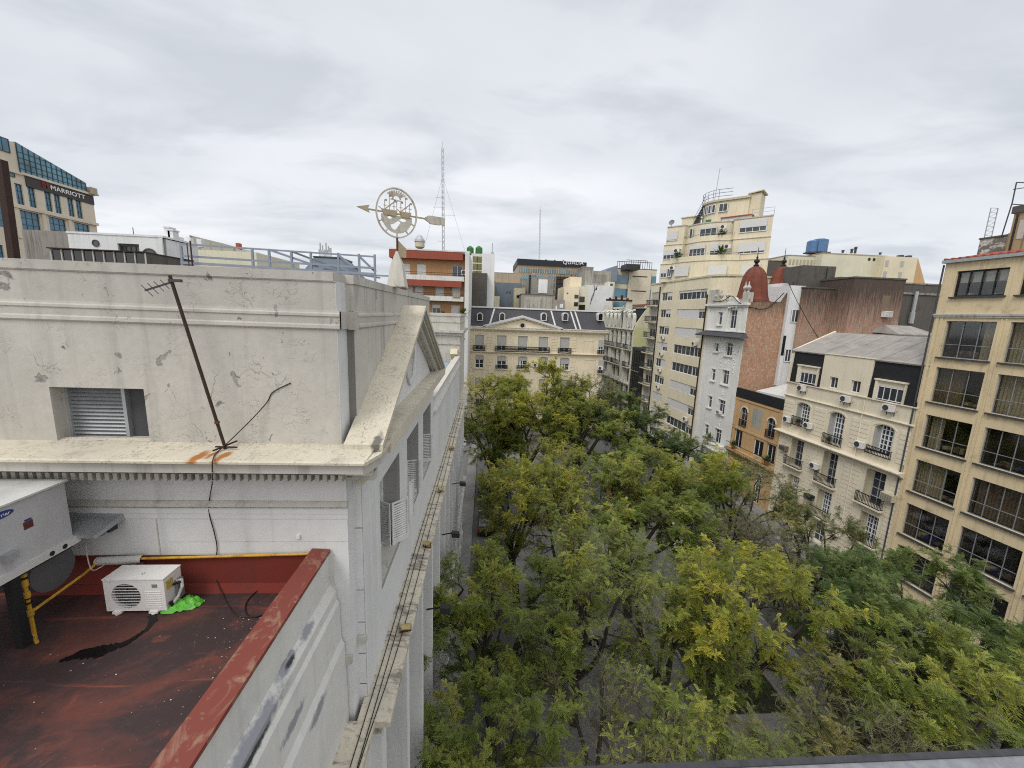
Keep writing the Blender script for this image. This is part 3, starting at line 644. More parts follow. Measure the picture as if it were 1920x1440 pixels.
def spl(pts, k=6):
    pts = [Vector(p) for p in pts]; out = []
    for i in range(len(pts)-1):
        p0, p1, p2, p3 = pts[max(i-1, 0)], pts[i], pts[i+1], pts[min(i+2, len(pts)-1)]
        for j in range(k):
            t_ = j/k; out.append(.5*((2*p1)+(-p0+p2)*t_+(2*p0-5*p1+4*p2-p3)*t_*t_+(-p0+3*p1-3*p2+p3)*t_**3))
    return out + [pts[-1]]
# ================================================================ red roofed terrace in the near left corner
FW = Frame(-2.6, 6.0, GZ, 0)
ZR = 15.4
TW = thing('terrace_wing', 'low wing with a worn red roof terrace and red topped stained parapet', 'building', FW)
mb = MB(); mb.box(-14, -2.74, -1.5, 6.2, 12.5, ZR); wpart('terrace_floor', mb, 'red roof membrane', TW, FW)
mb = MB()
prof = [(-2.74, 12.4), (-2.27, 12.4), (-2.28, 13.3), (-2.30, 14.3), (-2.35, 14.42), (-2.36, 15.1), (-2.40, 15.16), (-2.40, 15.32), (-2.46, 15.40), (-2.5, 15.44), (-2.5, 16.02), (-2.74, 16.02)]
mb.prism(prof, -1.5, 6.2, 'y')
mb.box(-2.62, -2.43, 6.2, 6.23, 14.8, 16.0)
wpart('parapet', mb, 'stained white wall', TW, FW)
mb = MB(); mb.hexa([(-2.765, -1.5, 16.02), (-2.40, -1.5, 16.02), (-2.475, 6.21, 16.02), (-2.765, 6.21, 16.02)], [(-2.765, -1.5, 16.09), (-2.40, -1.5, 16.075), (-2.475, 6.21, 16.075), (-2.765, 6.21, 16.09)])
wpart('parapet_coping', mb, 'worn red coping', TW, FW)
mb = MB(); mb.box(-14, -2.74, 6.2, 6.228, ZR, 15.97); mb.box(-2.757, -2.741, -1.5, 6.2, ZR, 16.02); mb.hexa([(-14, 6.05, ZR), (-2.76, 6.05, ZR), (-2.76, 6.2, ZR), (-14, 6.2, ZR)], [(-14, 6.19, ZR+.08), (-2.76, 6.19, ZR+.08), (-2.76, 6.2, ZR+.08), (-14, 6.2, ZR+.08)])
wpart('red_upstand', mb, 'red flashing paint', TW, FW)
# puddle under the air conditioner, a real film of water
rp = random.Random(3)
pc = [(-5.36, 4.80), (-5.2, 4.90), (-5.05, 4.93), (-4.92, 4.98), (-4.80, 5.06), (-4.73, 5.2), (-4.71, 5.36), (-4.76, 5.5), (-4.86, 5.60)]; pw = [.02, .075, .10, .085, .045, .03, .032, .05, .05]
cl = spl([Vector((x, y, 0)) for x, y in pc], 6); wl = [pw[min(i//6, 8)]+(pw[min(i//6+1, 8)]-pw[min(i//6, 8)])*(i % 6)/6 for i in range(len(cl))]; ls, rs = [], []
for i, p in enumerate(cl):
    d = (cl[min(i+1, len(cl)-1)]-cl[max(i-1, 0)]).normalized(); nrm_ = Vector((-d.y, d.x, 0)); ls.append(p+nrm_*wl[i]*rp.uniform(.7, 1.35)); rs.append(p-nrm_*wl[i]*rp.uniform(.7, 1.35))
mb = MB()
for i in range(len(cl)-1): mb.add([(q.x, q.y, ZR+.006) for q in (rs[i], rs[i+1], ls[i+1], ls[i])], [(0, 1, 2, 3)])
o = solo('puddle', mb, 'puddle water', 'dark puddle trailing away from beneath the white air conditioner', 'puddle', (-5, 4.9, ZR))
mb = MB()
for k in range(170):
    if k < 110: x, y = rp.gauss(-3.25, .35), rp.gauss(5.0, .45)
    else: x, y = rp.uniform(-6.2, -2.9), rp.uniform(2.6, 5.4)
    if x > -2.8: continue
    r_ = rp.choice([.0025, .003, .004, .005, .009]); a = rp.random()*3
    mb.add([(x+r_*math.cos(a+t)*(1+.6*rp.random()), y+r_*math.sin(a+t), ZR+.007+r_*.3*(t > 2)) for t in (0, 1.7, 3.1, 4.8)], [(0, 1, 2, 3)])
o = solo('paint_flakes', mb, 'paint chips', 'white paint flakes scattered over the red roof by the parapet', 'paint flakes', (-4, 4.5, ZR)); o['kind'] = 'stuff'

# white outdoor air conditioner standing on the red roof
FA = Frame(-5.08, 5.63, ZR, 0); W2, Dp, Hh = .42, .33, .56
A = thing('air_conditioner', 'white air conditioner standing on the red roof beside a green bag', 'air conditioner', FA)
mb = MB(); N = 28; fx, fz, fr_ = -.13, .29, .205
# front skin with round fan opening
rng = [(fx+fr_*math.cos(2*math.pi*k/N), fz+fr_*math.sin(2*math.pi*k/N)) for k in range(N)]
sq = []
for k in range(N):
    c_, s_ = math.cos(2*math.pi*k/N), math.sin(2*math.pi*k/N); q = min(.25/max(abs(c_), 1e-6), .235/max(abs(s_), 1e-6)); sq.append((fx+q*c_, fz+q*s_))
for k in range(N):
    j = (k+1) % N; mb.add([(rng[k][0], 0, rng[k][1]), (rng[j][0], 0, rng[j][1]), (sq[j][0], 0, sq[j][1]), (sq[k][0], 0, sq[k][1])], [(0, 1, 2, 3)]); mb.add([(rng[k][0], 0, rng[k][1]), (rng[j][0], 0, rng[j][1]), (rng[j][0], .06, rng[j][1]), (rng[k][0], .06, rng[k][1])], [(0, 1, 2, 3)])
mb.box(-W2, -.378, -.006, Dp, .05, Hh).box(.118, W2, -.004, Dp, .05, Hh).box(-.38, .12, -.003, .1, .525, Hh-.001).box(-.38, .12, -.003, .1, .05, .056).box(-.38, .12, Dp-.02, Dp, .05, Hh)
for cx_ in (fx-.235, fx+.235):
    for cz__ in (fz-.215, fz+.222): mb.box(cx_-.03, cx_+.03, .001, .004, cz__-.03, cz__+.025)
mb.box(-W2-.006, W2+.006, -.014, Dp+.006, Hh, Hh+.016)
for k in range(8): mb.box(.14, .36, -.010, -.003, .10+.037*k, .112+.037*k)
part('casing', mb, 'appliance white', A)
mb = MB()
for k in range(9):
    z = fz-.18+.045*k; hw = math.sqrt(max(0, fr_**2-(z-fz)**2)); mb.box(fx-hw, fx+hw, .004, .012, z-.004, z+.004)
part('fan_grille', mb, 'appliance white', A)
mb = MB(); mb.add([(fx+.21*math.cos(2*math.pi*k/24), .062, fz+.21*math.sin(2*math.pi*k/24)) for k in range(24)], [tuple(range(24))])
for k in range(3):
    a = 2*math.pi*k/3; mb.add([(fx+.03*math.cos(a), .05, fz+.03*math.sin(a)), (fx+.19*math.cos(a-.35), .035, fz+.19*math.sin(a-.35)), (fx+.19*math.cos(a+.5), .055, fz+.19*math.sin(a+.5))], [(0, 1, 2)])
mb; part('fan', mb, 'dark grey metal', A)
for x in (-.27, .24):
    mb = MB(); mb.box(x-.06, x+.06, -.03, Dp+.03, .018, .05).lathe([(.025, 0), (.03, .02)], (x, 0, 0), 8); mb.lathe([(.03, 0), (.035, .02), (.0, .02)], (x, -.01, 0), 8); part('foot', mb, 'appliance white', A)
part('nameplate', MB().box(.25, .325, -.0065, -.004, .43, .485), 'appliance grey', A)
part('top_sticker', MB().lathe([(.014, 0), (.024, 0)], (.05, .12, Hh+.0175), 12), 'appliance grey', A)
mb = MB(); mb.box(W2, W2+.012, .03, .15, .36, .50); part('warning_label', mb, 'label yellow', A)
mb = MB(); mb.box(W2, W2+.05, .18, .3, .1, .4); part('valve_cover', mb, 'appliance grey', A)
mb = MB(); mb.path([(W2+.03, .2, .40), (W2+.10, .2, .42), (W2+.13, .16, .33), (W2+.10, .1, .2), (W2+.05, .06, .12)], .022, 8); part('pipe', mb, 'cable white', A)
mb = MB(); mb.path([(W2+.03, .04, .16), (W2+.05, .05, .10), (W2+.03, .02, .02)], .028, 7).path([(W2+.0, .14, .37), (W2+.07, .16, .39), (W2+.11, .17, .40)], .018, 6); part('insulation', mb, 'black rubber', A)
# green plastic bag
mb = MB(); nu, nv = 34, 16; vs = []; rb = random.Random(11)
ph = [rb.uniform(0, 6.3) for _ in range(8)]
for i in range(nu):
    for j in range(nv):
        u, v = 2*math.pi*i/nu, j/(nv-1); r_ = .03 + .97*v
        x = .235*r_*math.cos(u); y = .12*r_*math.sin(u)
        z = .10*(1-v**2.2) + .022*math.sin(7*u+ph[0]+3*v)*(v*(1.15-v))*4*.4 + .012*math.sin(13*u+ph[1]-9*v)*v + .010*math.sin(23*x*9+ph[2])*math.cos(17*y*9+ph[3]) + .008*math.sin(61*x+37*y+ph[4])
        k = 1 + .10*math.sin(3*u+ph[5]) + .05*math.sin(5*u+ph[6]); a = .42
        X_, Y_ = x*k*1.12, y*k*1.35; vs.append((X_*math.cos(a)-Y_*math.sin(a), X_*math.sin(a)+Y_*math.cos(a), max(.006, z + .012)))
fs = [(i*nv+j, ((i+1) % nu)*nv+j, ((i+1) % nu)*nv+j+1, i*nv+j+1) for i in range(nu) for j in range(nv-1)]
mb.add(vs, fs); mb.tf(Matrix.Translation((-4.53, 5.78, ZR))); solo('plastic_bag', mb, 'bag green', 'crumpled bright green plastic bag on the red roof', 'bag', (-4.53, 5.78, ZR))
# big grey rooftop unit on legs
FH = Frame(-6.7, 4.6, ZR, 0); HV = thing('rooftop_unit', 'big grey rooftop air handling unit on black steel legs at the left', 'rooftop unit', FH)
x1, x0, ya_, yb_, za, zb_ = -5.9, -7.7, 2.4, 5.72, 16.60, 17.44
mb = MB(); mb.box(x0, x1, ya_, yb_, za, zb_); mb.box(x0, x1+.004, 4.76, 4.90, za+.0, zb_-.01)
wpart('cabinet', mb, 'hvac grey', HV, FH)
wpart('top_cover', MB().box(x0-.02, x1+.03, ya_-.02, yb_+.03, zb_, zb_+.025), 'hvac top', HV, FH)
mb = MB(); mb.box(x0, x1+.05, ya_, yb_+.05, za-.10, za); wpart('base_rail', mb, 'hvac top', HV, FH)
mb = MB()
for y in (5.55, 5.38, 4.45): mb.lathe([(0, .0), (.035, .0)], n=12, mi=0); mb.v[-24:] = [(x1+.0525, y+a, za-.05+b) for a, b in [(v[0], v[1]) for v in mb.v[-24:]]]
wpart('lifting_hole', mb, 'black rubber', HV, FH)
for y in (5.06, 3.0):
    for x in (-6.05, -7.5): wpart('leg', MB().box(x-.05, x+.05, y-.05, y+.05, ZR, za-.18), 'black metal', HV, FH)
wpart('support_beam', MB().box(-6.09, -5.95, 2.4, 5.75, za-.18, za-.10).box(-7.57, -7.43, 2.4, 5.75, za-.18, za-.10), 'black metal', HV, FH)
mb = MB(); mb.lathe([(.30, -.55), (.30, .3), (.0, .3)], n=24); mb.tf(Matrix.Translation((-6.35, 5.55, 16.2)) @ Matrix.Rotation(R(90), 4, 'Y')); wpart('blower_housing', mb, 'hvac dark grey', HV, FH)
mb = MB(); mb.box(x1, x1+.09, 4.86, 4.99, za+.15, za+.25); wpart('power_box', mb, 'galvanised', HV, FH)
wpart('service_label', MB().box(x1+.001, x1+.004, 5.16, 5.27, 17.02, 17.12), 'label brown', HV, FH); wpart('service_label', MB().box(x1+.001, x1+.004, 5.18, 5.26, 17.125, 17.15), 'label blue', HV, FH)
wpart('service_label', MB().box(x1+.001, x1+.004, 4.44, 4.56, 16.92, 16.98), 'label brown', HV, FH); wpart('service_label', MB().box(x1+.001, x1+.004, 4.46, 4.57, 16.985, 17.03), 'label yellow', HV, FH)
wpart('duct_hood', MB().hexa([(-6.5, 5.72, 16.62), (-5.6, 5.72, 16.56), (-5.6, YW, 16.62), (-6.5, YW, 16.66)], [(-6.5, 5.72, 16.66), (-5.62, 5.72, 16.60), (-5.62, YW, 16.70), (-6.5, YW, 16.72)]), 'galvanised', HV, FH)
def text_mesh(body, size, ext=.02, mat='letter white', sx=1., align='CENTER'):
    cu = bpy.data.curves.new('lettering', 'FONT'); cu.body = body; cu.size = size; cu.extrude = ext; cu.align_x = align; cu.align_y = 'CENTER'; cu.space_character = 1.08
    o = bpy.data.objects.new('tmp', cu); COL.objects.link(o); me = bpy.data.meshes.new_from_object(o.evaluated_get(bpy.context.evaluated_depsgraph_get())); bpy.data.objects.remove(o)
    for v in me.vertices: v.co.x *= sx
    me.materials.clear(); me.materials.append(MATS[mat]); return me
mb = MB(); mb.lathe([(0, 0), (.10, 0), (.115, 0)], n=28); bc = onX(0, 967, x1); mb.v = [(x1+.003, bc.y+a*1.25, bc.z+b*.40) for a, b, c_ in mb.v]; badge = wpart('brand_badge', mb, 'label blue', HV, FH)
o = mk('lettering', text_mesh('Carrier', .062, .001), badge, Vector((x1+.0045, bc.y, bc.z-.004)) - FH.p); o.rotation_euler = (R(90), 0, R(90))
# yellow gas pipe
FG = Frame(-6.07, 5.21, ZR, 0)
GP = thing('gas_pipe', 'yellow gas pipe rising from the red roof and running along the wall', 'pipe', FG)
mb = MB(); mb.path([(-5.93, 5.1, ZR+.02), (-6.0, 5.15, ZR+.02), (-6.07, 5.21, ZR+.06), (-6.07, 5.21, ZR+1.12), (-6.0, 5.0, ZR+1.14), (-5.93, 4.98, ZR+1.14)], .022, 8)
mb.path([(-6.07, 5.21, 15.78), (-6.03, 5.9, 15.86), (-6.0, 6.14, 15.93)], .02, 8).path([(-6.0, 6.14, 15.95), (-2.78, 6.17, 16.02)], .021, 8)
wpart('pipe_run', mb, 'yellow pipe paint', GP, FG)
for z, r_ in ((15.78, .036), (16.05, .034), (16.22, .036), (16.36, .034)): wpart('fitting', MB().lathe([(r_*.8, -.05), (r_, -.04), (r_, .04), (r_*.8, .05)], (-6.07, 5.21, z), 10), 'yellow pipe paint', GP, FG)
for z in (16.0, 15.93, 16.30): wpart('tape_band', MB().lathe([(.03, -.014), (.03, .014)], (-6.07, 5.21, z), 10), 'black rubber', GP, FG)
mb = MB()
for k in range(9):
    a0, a1 = math.pi*k/8-.3, math.pi*(k+1)/8-.3
    mb.add([(-6.03, 6.13-.06*math.sin(a0), 15.93+.065*math.cos(a0)), (-5.36, 6.15-.06*math.sin(a0), 15.95+.065*math.cos(a0)), (-5.36, 6.15-.06*math.sin(a1), 15.95+.065*math.cos(a1)), (-6.03, 6.13-.06*math.sin(a1), 15.93+.065*math.cos(a1))], [(0, 1, 2, 3)])
solo('pipe_cover', mb, 'hvac top', 'white half round cover over the gas pipe below the wall', 'pipe cover', (-5.7, 6.14, 15.9))
FF = Frame(-5.82, 6.2, 16.5, 0); t = thing('floodlight', 'small grey floodlight fixed to the white wall above the red roof', 'floodlight', FF)
mb = MB(); mb.lathe([(.0, .10), (.05, .10), (.055, -.02), (.0, -.03)], n=12); mb.tf(Matrix.Translation((-5.86, 6.08, 16.45)) @ Matrix.Rotation(R(70), 4, 'X')); wpart('lamp_head', mb, 'appliance grey', t, FF); wpart('bracket', MB().box(-5.80, -5.74, 6.1, 6.23, 16.44, 16.56), 'dark grey metal', t, FF)
t = tag(mk('socket_box', MB().box(-.03, .03, -.03, 0, -.03, .03).lathe([(0, 0), (.012, 0)], (0, 0, 0), 8).mesh('socket_box', 'appliance white'), None, (-2.98, 6.228, 16.30)), 'small white socket box on the wall above the yellow pipe', 'socket box')
# leaning aerial
FT = Frame(-3.84, 5.98, 17.86, 0); t = thing('aerial', 'rusty leaning pole with a small television aerial at its top', 'aerial', FT)
pb, pt = Vector((-3.84, 5.98, 17.87)), Vector((-4.37, 5.98, 20.36))
wpart('pole', MB().path([pb, pb.lerp(pt, .5), pt], .022, 8), 'dark rust', t, FT)
wpart('base_bracket', MB().beam((-3.98, 5.98, 17.9), (-3.66, 5.96, 17.9), .02).beam((-3.9, 5.8, 17.9), (-3.8, 6.2, 17.92), .02), 'dark rust', t, FT)
wpart('collar', MB().path([pb.lerp(pt, .155), pb.lerp(pt, .17)], .034, 8), 'rust', t, FT)
q = pb.lerp(pt, .965); mb = MB().beam(q + Vector((.09, 0, .03)), q + Vector((-.34, -.03, -.13)), .022)
for k in range(4):
    c_ = q + Vector((-.09-.08*k, -.01, -.035-.032*k)); hl = .08 + .008*k; mb.path([c_ + Vector((-.012, -hl*.7, hl*.7)), c_, c_ + Vector((.012, hl*.7, -hl*.7))], .005, 5)
mb.box(q.x-.03, q.x+.13, q.y-.03, q.y+.02, q.z-.0, q.z+.04); wpart('aerial_head', mb, 'dark grey metal', t, FT)
# cables
W = lambda px, py: onY(px, py, YW-.02); F_ = lambda px, py: onZ(px, py, ZR+.015)
pts = [onY(545, 718, YW-.01), onY(512, 735, YW-.01), onY(500, 755, YW-.02), onY(470, 788, 6.1), onY(425, 832, 5.98), onZ(405, 850, 17.87), onY(399, 864, 5.51), onY(398, 880, 5.52), onY(398, 905, 5.98), W(393, 935), W(392, 962), W(402, 1000), W(407, 1030), W(402, 1060), W(404, 1085), F_(420, 1120), F_(440, 1150), F_(465, 1157), F_(495, 1152), F_(515, 1140)]
solo('cable', MB().path(spl(pts), .008, 5), 'cable brown', 'dark cable hanging from the leaning aerial down to the red roof', 'cable', tuple(pts[8]))
pts = [F_(515, 1142), F_(480, 1157), F_(462, 1150), F_(462, 1130), F_(480, 1110), F_(505, 1099), F_(538, 1096)]
solo('cable', MB().path(spl(pts), .009, 5), 'black rubber', 'black cable loop lying on the red roof near the parapet', 'cable', tuple(pts[2]))
pts = [onY(160, 1003, 6.15), onY(163, 1040, 6.0), onY(172, 1068, 5.9), onY(188, 1064, 5.9), onY(200, 1055, 6.1)]
solo('cable', MB().path(spl(pts), .008, 5), 'cable white', 'white cable hanging below the grey duct', 'cable', tuple(pts[2]))
pts = [onY(52, 1076, 5.3), onY(72, 1073, 5.4), onY(95, 1054, 5.7)]
solo('cable', MB().path(spl(pts), .007, 5), 'cable white', 'short white cable sagging beneath the big grey rooftop unit', 'cable', tuple(pts[1]))
for i, (x, lb) in enumerate(((-1.98, 'inner black cable lying along the street ledge'), (-1.87, 'middle black cable lying along the street ledge'), (-1.72, 'outer black cable lying along the street ledge'))):
    if i == 2: pp = [(-1.88, 2.2, 12.82), (-1.87, 4.0, 12.82), (-1.84, 5.6, 12.82), (-1.74, 7.4, 12.81), (-1.70, 9.6, 12.80), (-1.71, 13, 12.80), (-1.68, 17, 12.80), (-1.7, 24, 12.8), (-1.7, 32, 12.8)]
    else: pp = [(x-.02*i, 2.2, 12.835-.012*i), (x, 5, 12.835-.012*i), (x+.015, 8, 12.835-.012*i), (x-.01, 12, 12.835-.012*i), (x+.01, 19, 12.835-.012*i), (x, 32, 12.835-.012*i)]
    solo('cable', MB().path(spl(pp), .009, 5), 'black rubber', lb, 'cable', pp[1], 'cables on the street ledge')
# yellowed floodlights on the ledge
for i, (y, lb) in enumerate(((8.15, 'nearest yellowed floodlight standing on the street ledge'), (11.5, 'second yellowed floodlight standing on the street ledge'), (15.4, 'third yellowed floodlight standing on the street ledge'), (20.5, 'farthest yellowed floodlight standing on the street ledge'))):
    fr = Frame(-1.66, y, 12.79, 0.25*(-1)**i); t = thing('floodlight', lb, 'floodlight', fr, 'floodlights on the street ledge')
    Mt = Matrix.Translation((0, 0, .13)) @ Matrix.Rotation(R(-38), 4, 'X')
    mb = MB(); mb.hexa([(-.08, -.10, -.05), (.08, -.10, -.05), (.08, .10, -.05), (-.08, .10, -.05)], [(-.12, -.14, .05), (.12, -.14, .05), (.12, .14, .05), (-.12, .14, .05)]); mb.tf(Mt); part('housing', mb, 'floodlight yellow', t)
    mb = MB().box(-.10, .10, -.12, .12, .051, .056); mb.tf(Mt); part('lens', mb, 'teal glass', t)
    part('bracket', MB().box(-.13, -.115, -.02, .02, .0, .15).box(.115, .13, -.02, .02, .0, .15).box(-.13, .13, -.02, .02, 0, .012), 'rust', t)
# steel rails on the attic roof
FS = Frame(-5.6, 8, 20.2, 0); t = thing('steel_roof_frame', 'blue grey steel rail frame standing on the white attic roof', 'steel frame', FS)
mb = MB()
mb.beam((-5.62, 8, 21.05), (-2.12, 8, 20.98), .028).beam((-5.62, 8, 20.84), (-2.12, 8, 20.77), .035).beam((-5.62, 8, 20.72), (-2.12, 8, 20.66), .045)
for x in (-5.6, -4.35, -4.05, -3.65, -3.3, -2.8, -2.42, -2.13): mb.beam((x, 8, 20.2), (x, 8, 21.02), .036)
wpart('front_rail', mb, 'blue grey steel', t, FS)
mb = MB(); mb.beam((-4.05, 8.0, 21.02), (-3.2, 8.06, 20.76), .04).beam((-3.65, 8.0, 21.01), (-3.0, 9.4, 20.75), .03).beam((-2.8, 8, 20.98), (-2.42, 8.06, 20.7), .04).beam((-2.42, 8, 20.98), (-2.13, 8.06, 20.7), .04).beam((-4.8, 9.4, 20.75), (-2.1, 9.4, 20.75), .035).beam((-3.1, 8.0, 20.72), (-2.4, 9.4, 20.7), .03)
wpart('diagonal_braces', mb, 'blue grey steel', t, FS)
wpart('thin_post', MB().beam((-5.42, 7.9, 20.3), (-5.42, 7.9, 21.06), .012).beam((-5.36, 7.9, 20.3), (-5.36, 7.9, 21.1), .018), 'dark rust', t, FS)

# ================================================================ weather vane with oval city emblem on a stone pedestal
FV = Frame(-2.03, 9.5, 20.52, 0)
mb = MB(); mb.hexa([(-.2, -.2, 0), (.2, -.2, 0), (.2, .2, 0), (-.2, .2, 0)], [(-.12, -.12, .5), (.12, -.12, .5), (.12, .12, .5), (-.12, .12, .5)]); mb.hexa([(-.12, -.12, .5), (.12, -.12, .5), (.12, .12, .5), (-.12, .12, .5)], [(-.02, -.06, .78), (.02, -.06, .78), (.02, .06, .78), (-.02, .06, .78)])
mb.tf(FV.M); solo('pedestal', mb, 'old white plaster', 'tapered white pedestal carrying the weather vane', 'pedestal', tuple(FV.p))
TV = thing('weather_vane', 'rusty white weather vane with ships in an oval ring and an arrow', 'weather vane', FV.at(0, 0, .5))
RA = R(27)                                   # heading of the arrow plane
VM = Matrix.Rotation(RA, 4, 'Z')             # vane local: x along the arrow, z up (origin .5 above the parapet)
cz_ = 1.09
def vp(name, mb, mat): mb.tf(VM); return part(name, mb, mat, TV)
mb = MB(); mb.lathe([(.022, -.35), (.022, .55), (.03, .57)], n=8); part('mast', mb, 'rust', TV)
def ell(a, b, t): return (a*math.cos(t), cz_ + b*math.sin(t))
mb = MB(); N = 56
for k in range(N):
    t0, t1 = 2*math.pi*k/N, 2*math.pi*(k+1)/N
    p = [ell(.455, .525, t0), ell(.455, .525, t1), ell(.425, .495, t1), ell(.425, .495, t0)]
    mb.hexa([(x, -.022, z) for x, z in p], [(x, .022, z) for x, z in p])
vp('oval_ring', mb, 'vane paint')
mb = MB()
for k in range(9):
    a = R(35 + 110*k/8); mb.beam((.085*math.cos(a), 0, cz_+.30+.07*math.sin(a)), (.24*math.cos(a)*1.0, 0, cz_+.30+.20*math.sin(a)*.85), .022, .03)
for k in range(10):
    a0, a1 = math.pi*k/9, math.pi*(k+1)/9
    if k < 9: mb.beam((.085*math.cos(a0), 0, cz_+.29+.085*math.sin(a0)), (.085*math.cos(a1), 0, cz_+.29+.085*math.sin(a1)), .025, .03)
mb.beam((-.13, 0, cz_+.28), (.13, 0, cz_+.26), .02).beam((0, 0, cz_+.27), (0, 0, cz_-.1), .014); mb.lathe([(.0, -.01), (.03, 0), (.0, .03)], (0, 0, cz_+.24), 8)
vp('sun', mb, 'vane paint')
for sx, x0, mats_ in ((-1, -.16, 'vane ochre'), (1, .19, 'vane ochre')):
    mb = MB(); L_ = .17 if sx < 0 else .13
    mb.prism([(x0-L_, cz_+.05), (x0+L_, cz_+.05), (x0+L_*.75, cz_-.07), (x0-L_*.7, cz_-.07)], -.03, .03, 'y')
    for mx in (-.09, 0, .09): mb.beam((x0+mx*1.1, 0, cz_+.04), (x0+mx*1.1, 0, cz_+.24+.1*(mx == 0)), .012); mb.box(x0+mx*1.1, x0+mx*1.1+.05, -.006, .006, cz_+.22+.1*(mx == 0), cz_+.26+.1*(mx == 0)); mb.beam((x0+mx*1.1-.03, 0, cz_+.13), (x0+mx*1.1+.04, 0, cz_+.13), .012)
    mb.beam((x0-.10, 0, cz_+.05), (x0+.10, 0, cz_+.22), .022).beam((x0-L_-.06, 0, cz_+.09), (x0-L_, 0, cz_+.05), .014)
    vp('ship', mb, mats_)
mb = MB()
NP = 26
for k in range(NP):          # sheet of waves with ragged cut-outs
    x0, x1_ = -.335+.67*k/NP, -.335+.67*(k+1)/NP; fl_ = lambda x: cz_-.42*math.sqrt(max(0, 1-(x/.34)**2)); top = cz_-.05
    xm = (x0+x1_)/2; c1_, h1_ = cz_-.24+.05*math.sin(xm*19), .075*max(0, 1-((xm+.03)/.12)**2); c2_, h2_ = cz_-.13, .035*max(0, 1-((xm-.13)/.09)**2); c3_, h3_ = cz_-.11, .03*max(0, 1-((xm+.16)/.06)**2)
    cuts = sorted([(c-h, c+h) for c, h in ((c1_, h1_), (c2_, h2_), (c3_, h3_)) if h > .004]); segs = []; lo_ = None
    cur_ = min(fl_(x0), fl_(x1_))
    for a_, b_ in cuts:
        if a_ > cur_: segs.append((cur_, a_))
        cur_ = max(cur_, b_)
    if cur_ < top: segs.append((cur_, top))
    for a_, b_ in segs: mb.box(x0, x1_, -.012, .012, a_, b_)
for a in (R(205), R(235), R(270), R(305), R(335)): p, q = ell(.33, .41, a), ell(.42, .49, a); mb.beam((p[0], 0, p[1]), (q[0], 0, q[1]), .05, .02)
vp('water_plate', mb, 'vane paint')
mb = MB(); mb.beam((-.60, 0, cz_-.005), (.64, 0, cz_-.02), .03)
mb.prism([(-.84, cz_+.01), (-.58, cz_+.085), (-.61, cz_+.005), (-.58, cz_-.075)], -.015, .015, 'y')
vp('arrow', mb, 'vane ochre')
mb = MB(); mb.prism([(.60, cz_-.02), (.72, cz_+.06), (1.12, cz_+.065), (1.12, cz_-.11), (.74, cz_-.095)], -.02, .02, 'y'); mb.box(.75, 1.0, -.03, .03, cz_-.115, cz_-.09)
vp('arrow_tail', mb, 'vane paint')
mb = MB(); mb.prism([(.02, .52), (.02, .16), (.20, .16), (.20, .36)], -.012, .012, 'y'); vp('wind_plate', mb, 'vane ochre')
# ================================================================ yellow office building, far right
S0 = 29.35; FO = row(S0)
zz = lambda z: z - GZ
OB = thing('office_building', 'ochre yellow office building with broad steel windows, rightmost in the row', 'building', FO)
cols = [(.82, 3.75), (4.45, 7.75), (8.45, 11.75), (12.45, 15.75)]
rows_ = [(22.5, 24.35), (18.0, 20.72), (14.48, 17.2), (10.8, 13.45), (7.05, 9.75), (3.3, 6.0), (-.4, 2.3)]
holes = [(a, b, zz(c), zz(d)) for a, b in cols for c, d in rows_]
mb = MB(); grid_wall(mb, 0, 17, 0, zz(25.0), holes, .32, 0, 0); shell(mb, 0, 17, 0, zz(25.0), 11, 0)
for a, b in [(.12, .30), (.42, .60)] : mb.box(a, b, -.05, .01, .1, zz(21.1))
for x in (3.98, 4.22, 7.98, 8.22): mb.box(x-.03, x+.03, -.045, .01, .1, zz(21.1))
part('wall', mb, 'ochre office render', OB)
mb = MB(); mb.box(-.06, 17, -.16, .0, zz(21.12), zz(21.24)).box(-.03, 17, -.10, .0, zz(20.98), zz(21.12)); part('string_course', mb, 'grey stone', OB)
mb = MB(); mb.box(-.12, 17, -.26, .05, zz(25.0), zz(25.22)); part('gutter', mb, 'galvanised', OB)
mb = MB(); mb.hexa([(-.1, -.16, zz(25.2)), (17, -.16, zz(25.2)), (17, 6, zz(25.9)), (-.1, 6, zz(25.9))], [(-.1, -.16, zz(25.30)), (17, -.16, zz(25.30)), (17, 6, zz(26.4)), (-.1, 6, zz(26.4))])
for k in range(38): mb.prism([(k*.45-.1, zz(25.27)), (k*.45+.12, zz(25.27)), (k*.45+.08, zz(25.36)), (k*.45-.06, zz(25.36))], -.2, 2.5, 'y')
part('tiled_roof', mb, 'red tile', OB)
part('drain_pipe', MB().path([(-.08, -.06, .1), (-.08, -.06, zz(24.9))], .06, 8), 'dark grey metal', OB)
r_o = random.Random(5)
curt = {(0, 1): ('curtain beige', (.70, 1)), (0, 2): ('curtain brown', (0, .55)), (0, 3): ('curtain beige', (.05, .34)), (0, 4): ('curtain beige', (0, .62)), (0, 5): ('curtain brown', (0, .22)), (1, 2): ('curtain beige', (0, 1)), (1, 4): ('curtain brown', (.05, 1)), (1, 1): ('curtain beige', (0, .4)), (2, 2): ('curtain beige', (0, .6)), (2, 4): ('curtain beige', (.3, 1))}
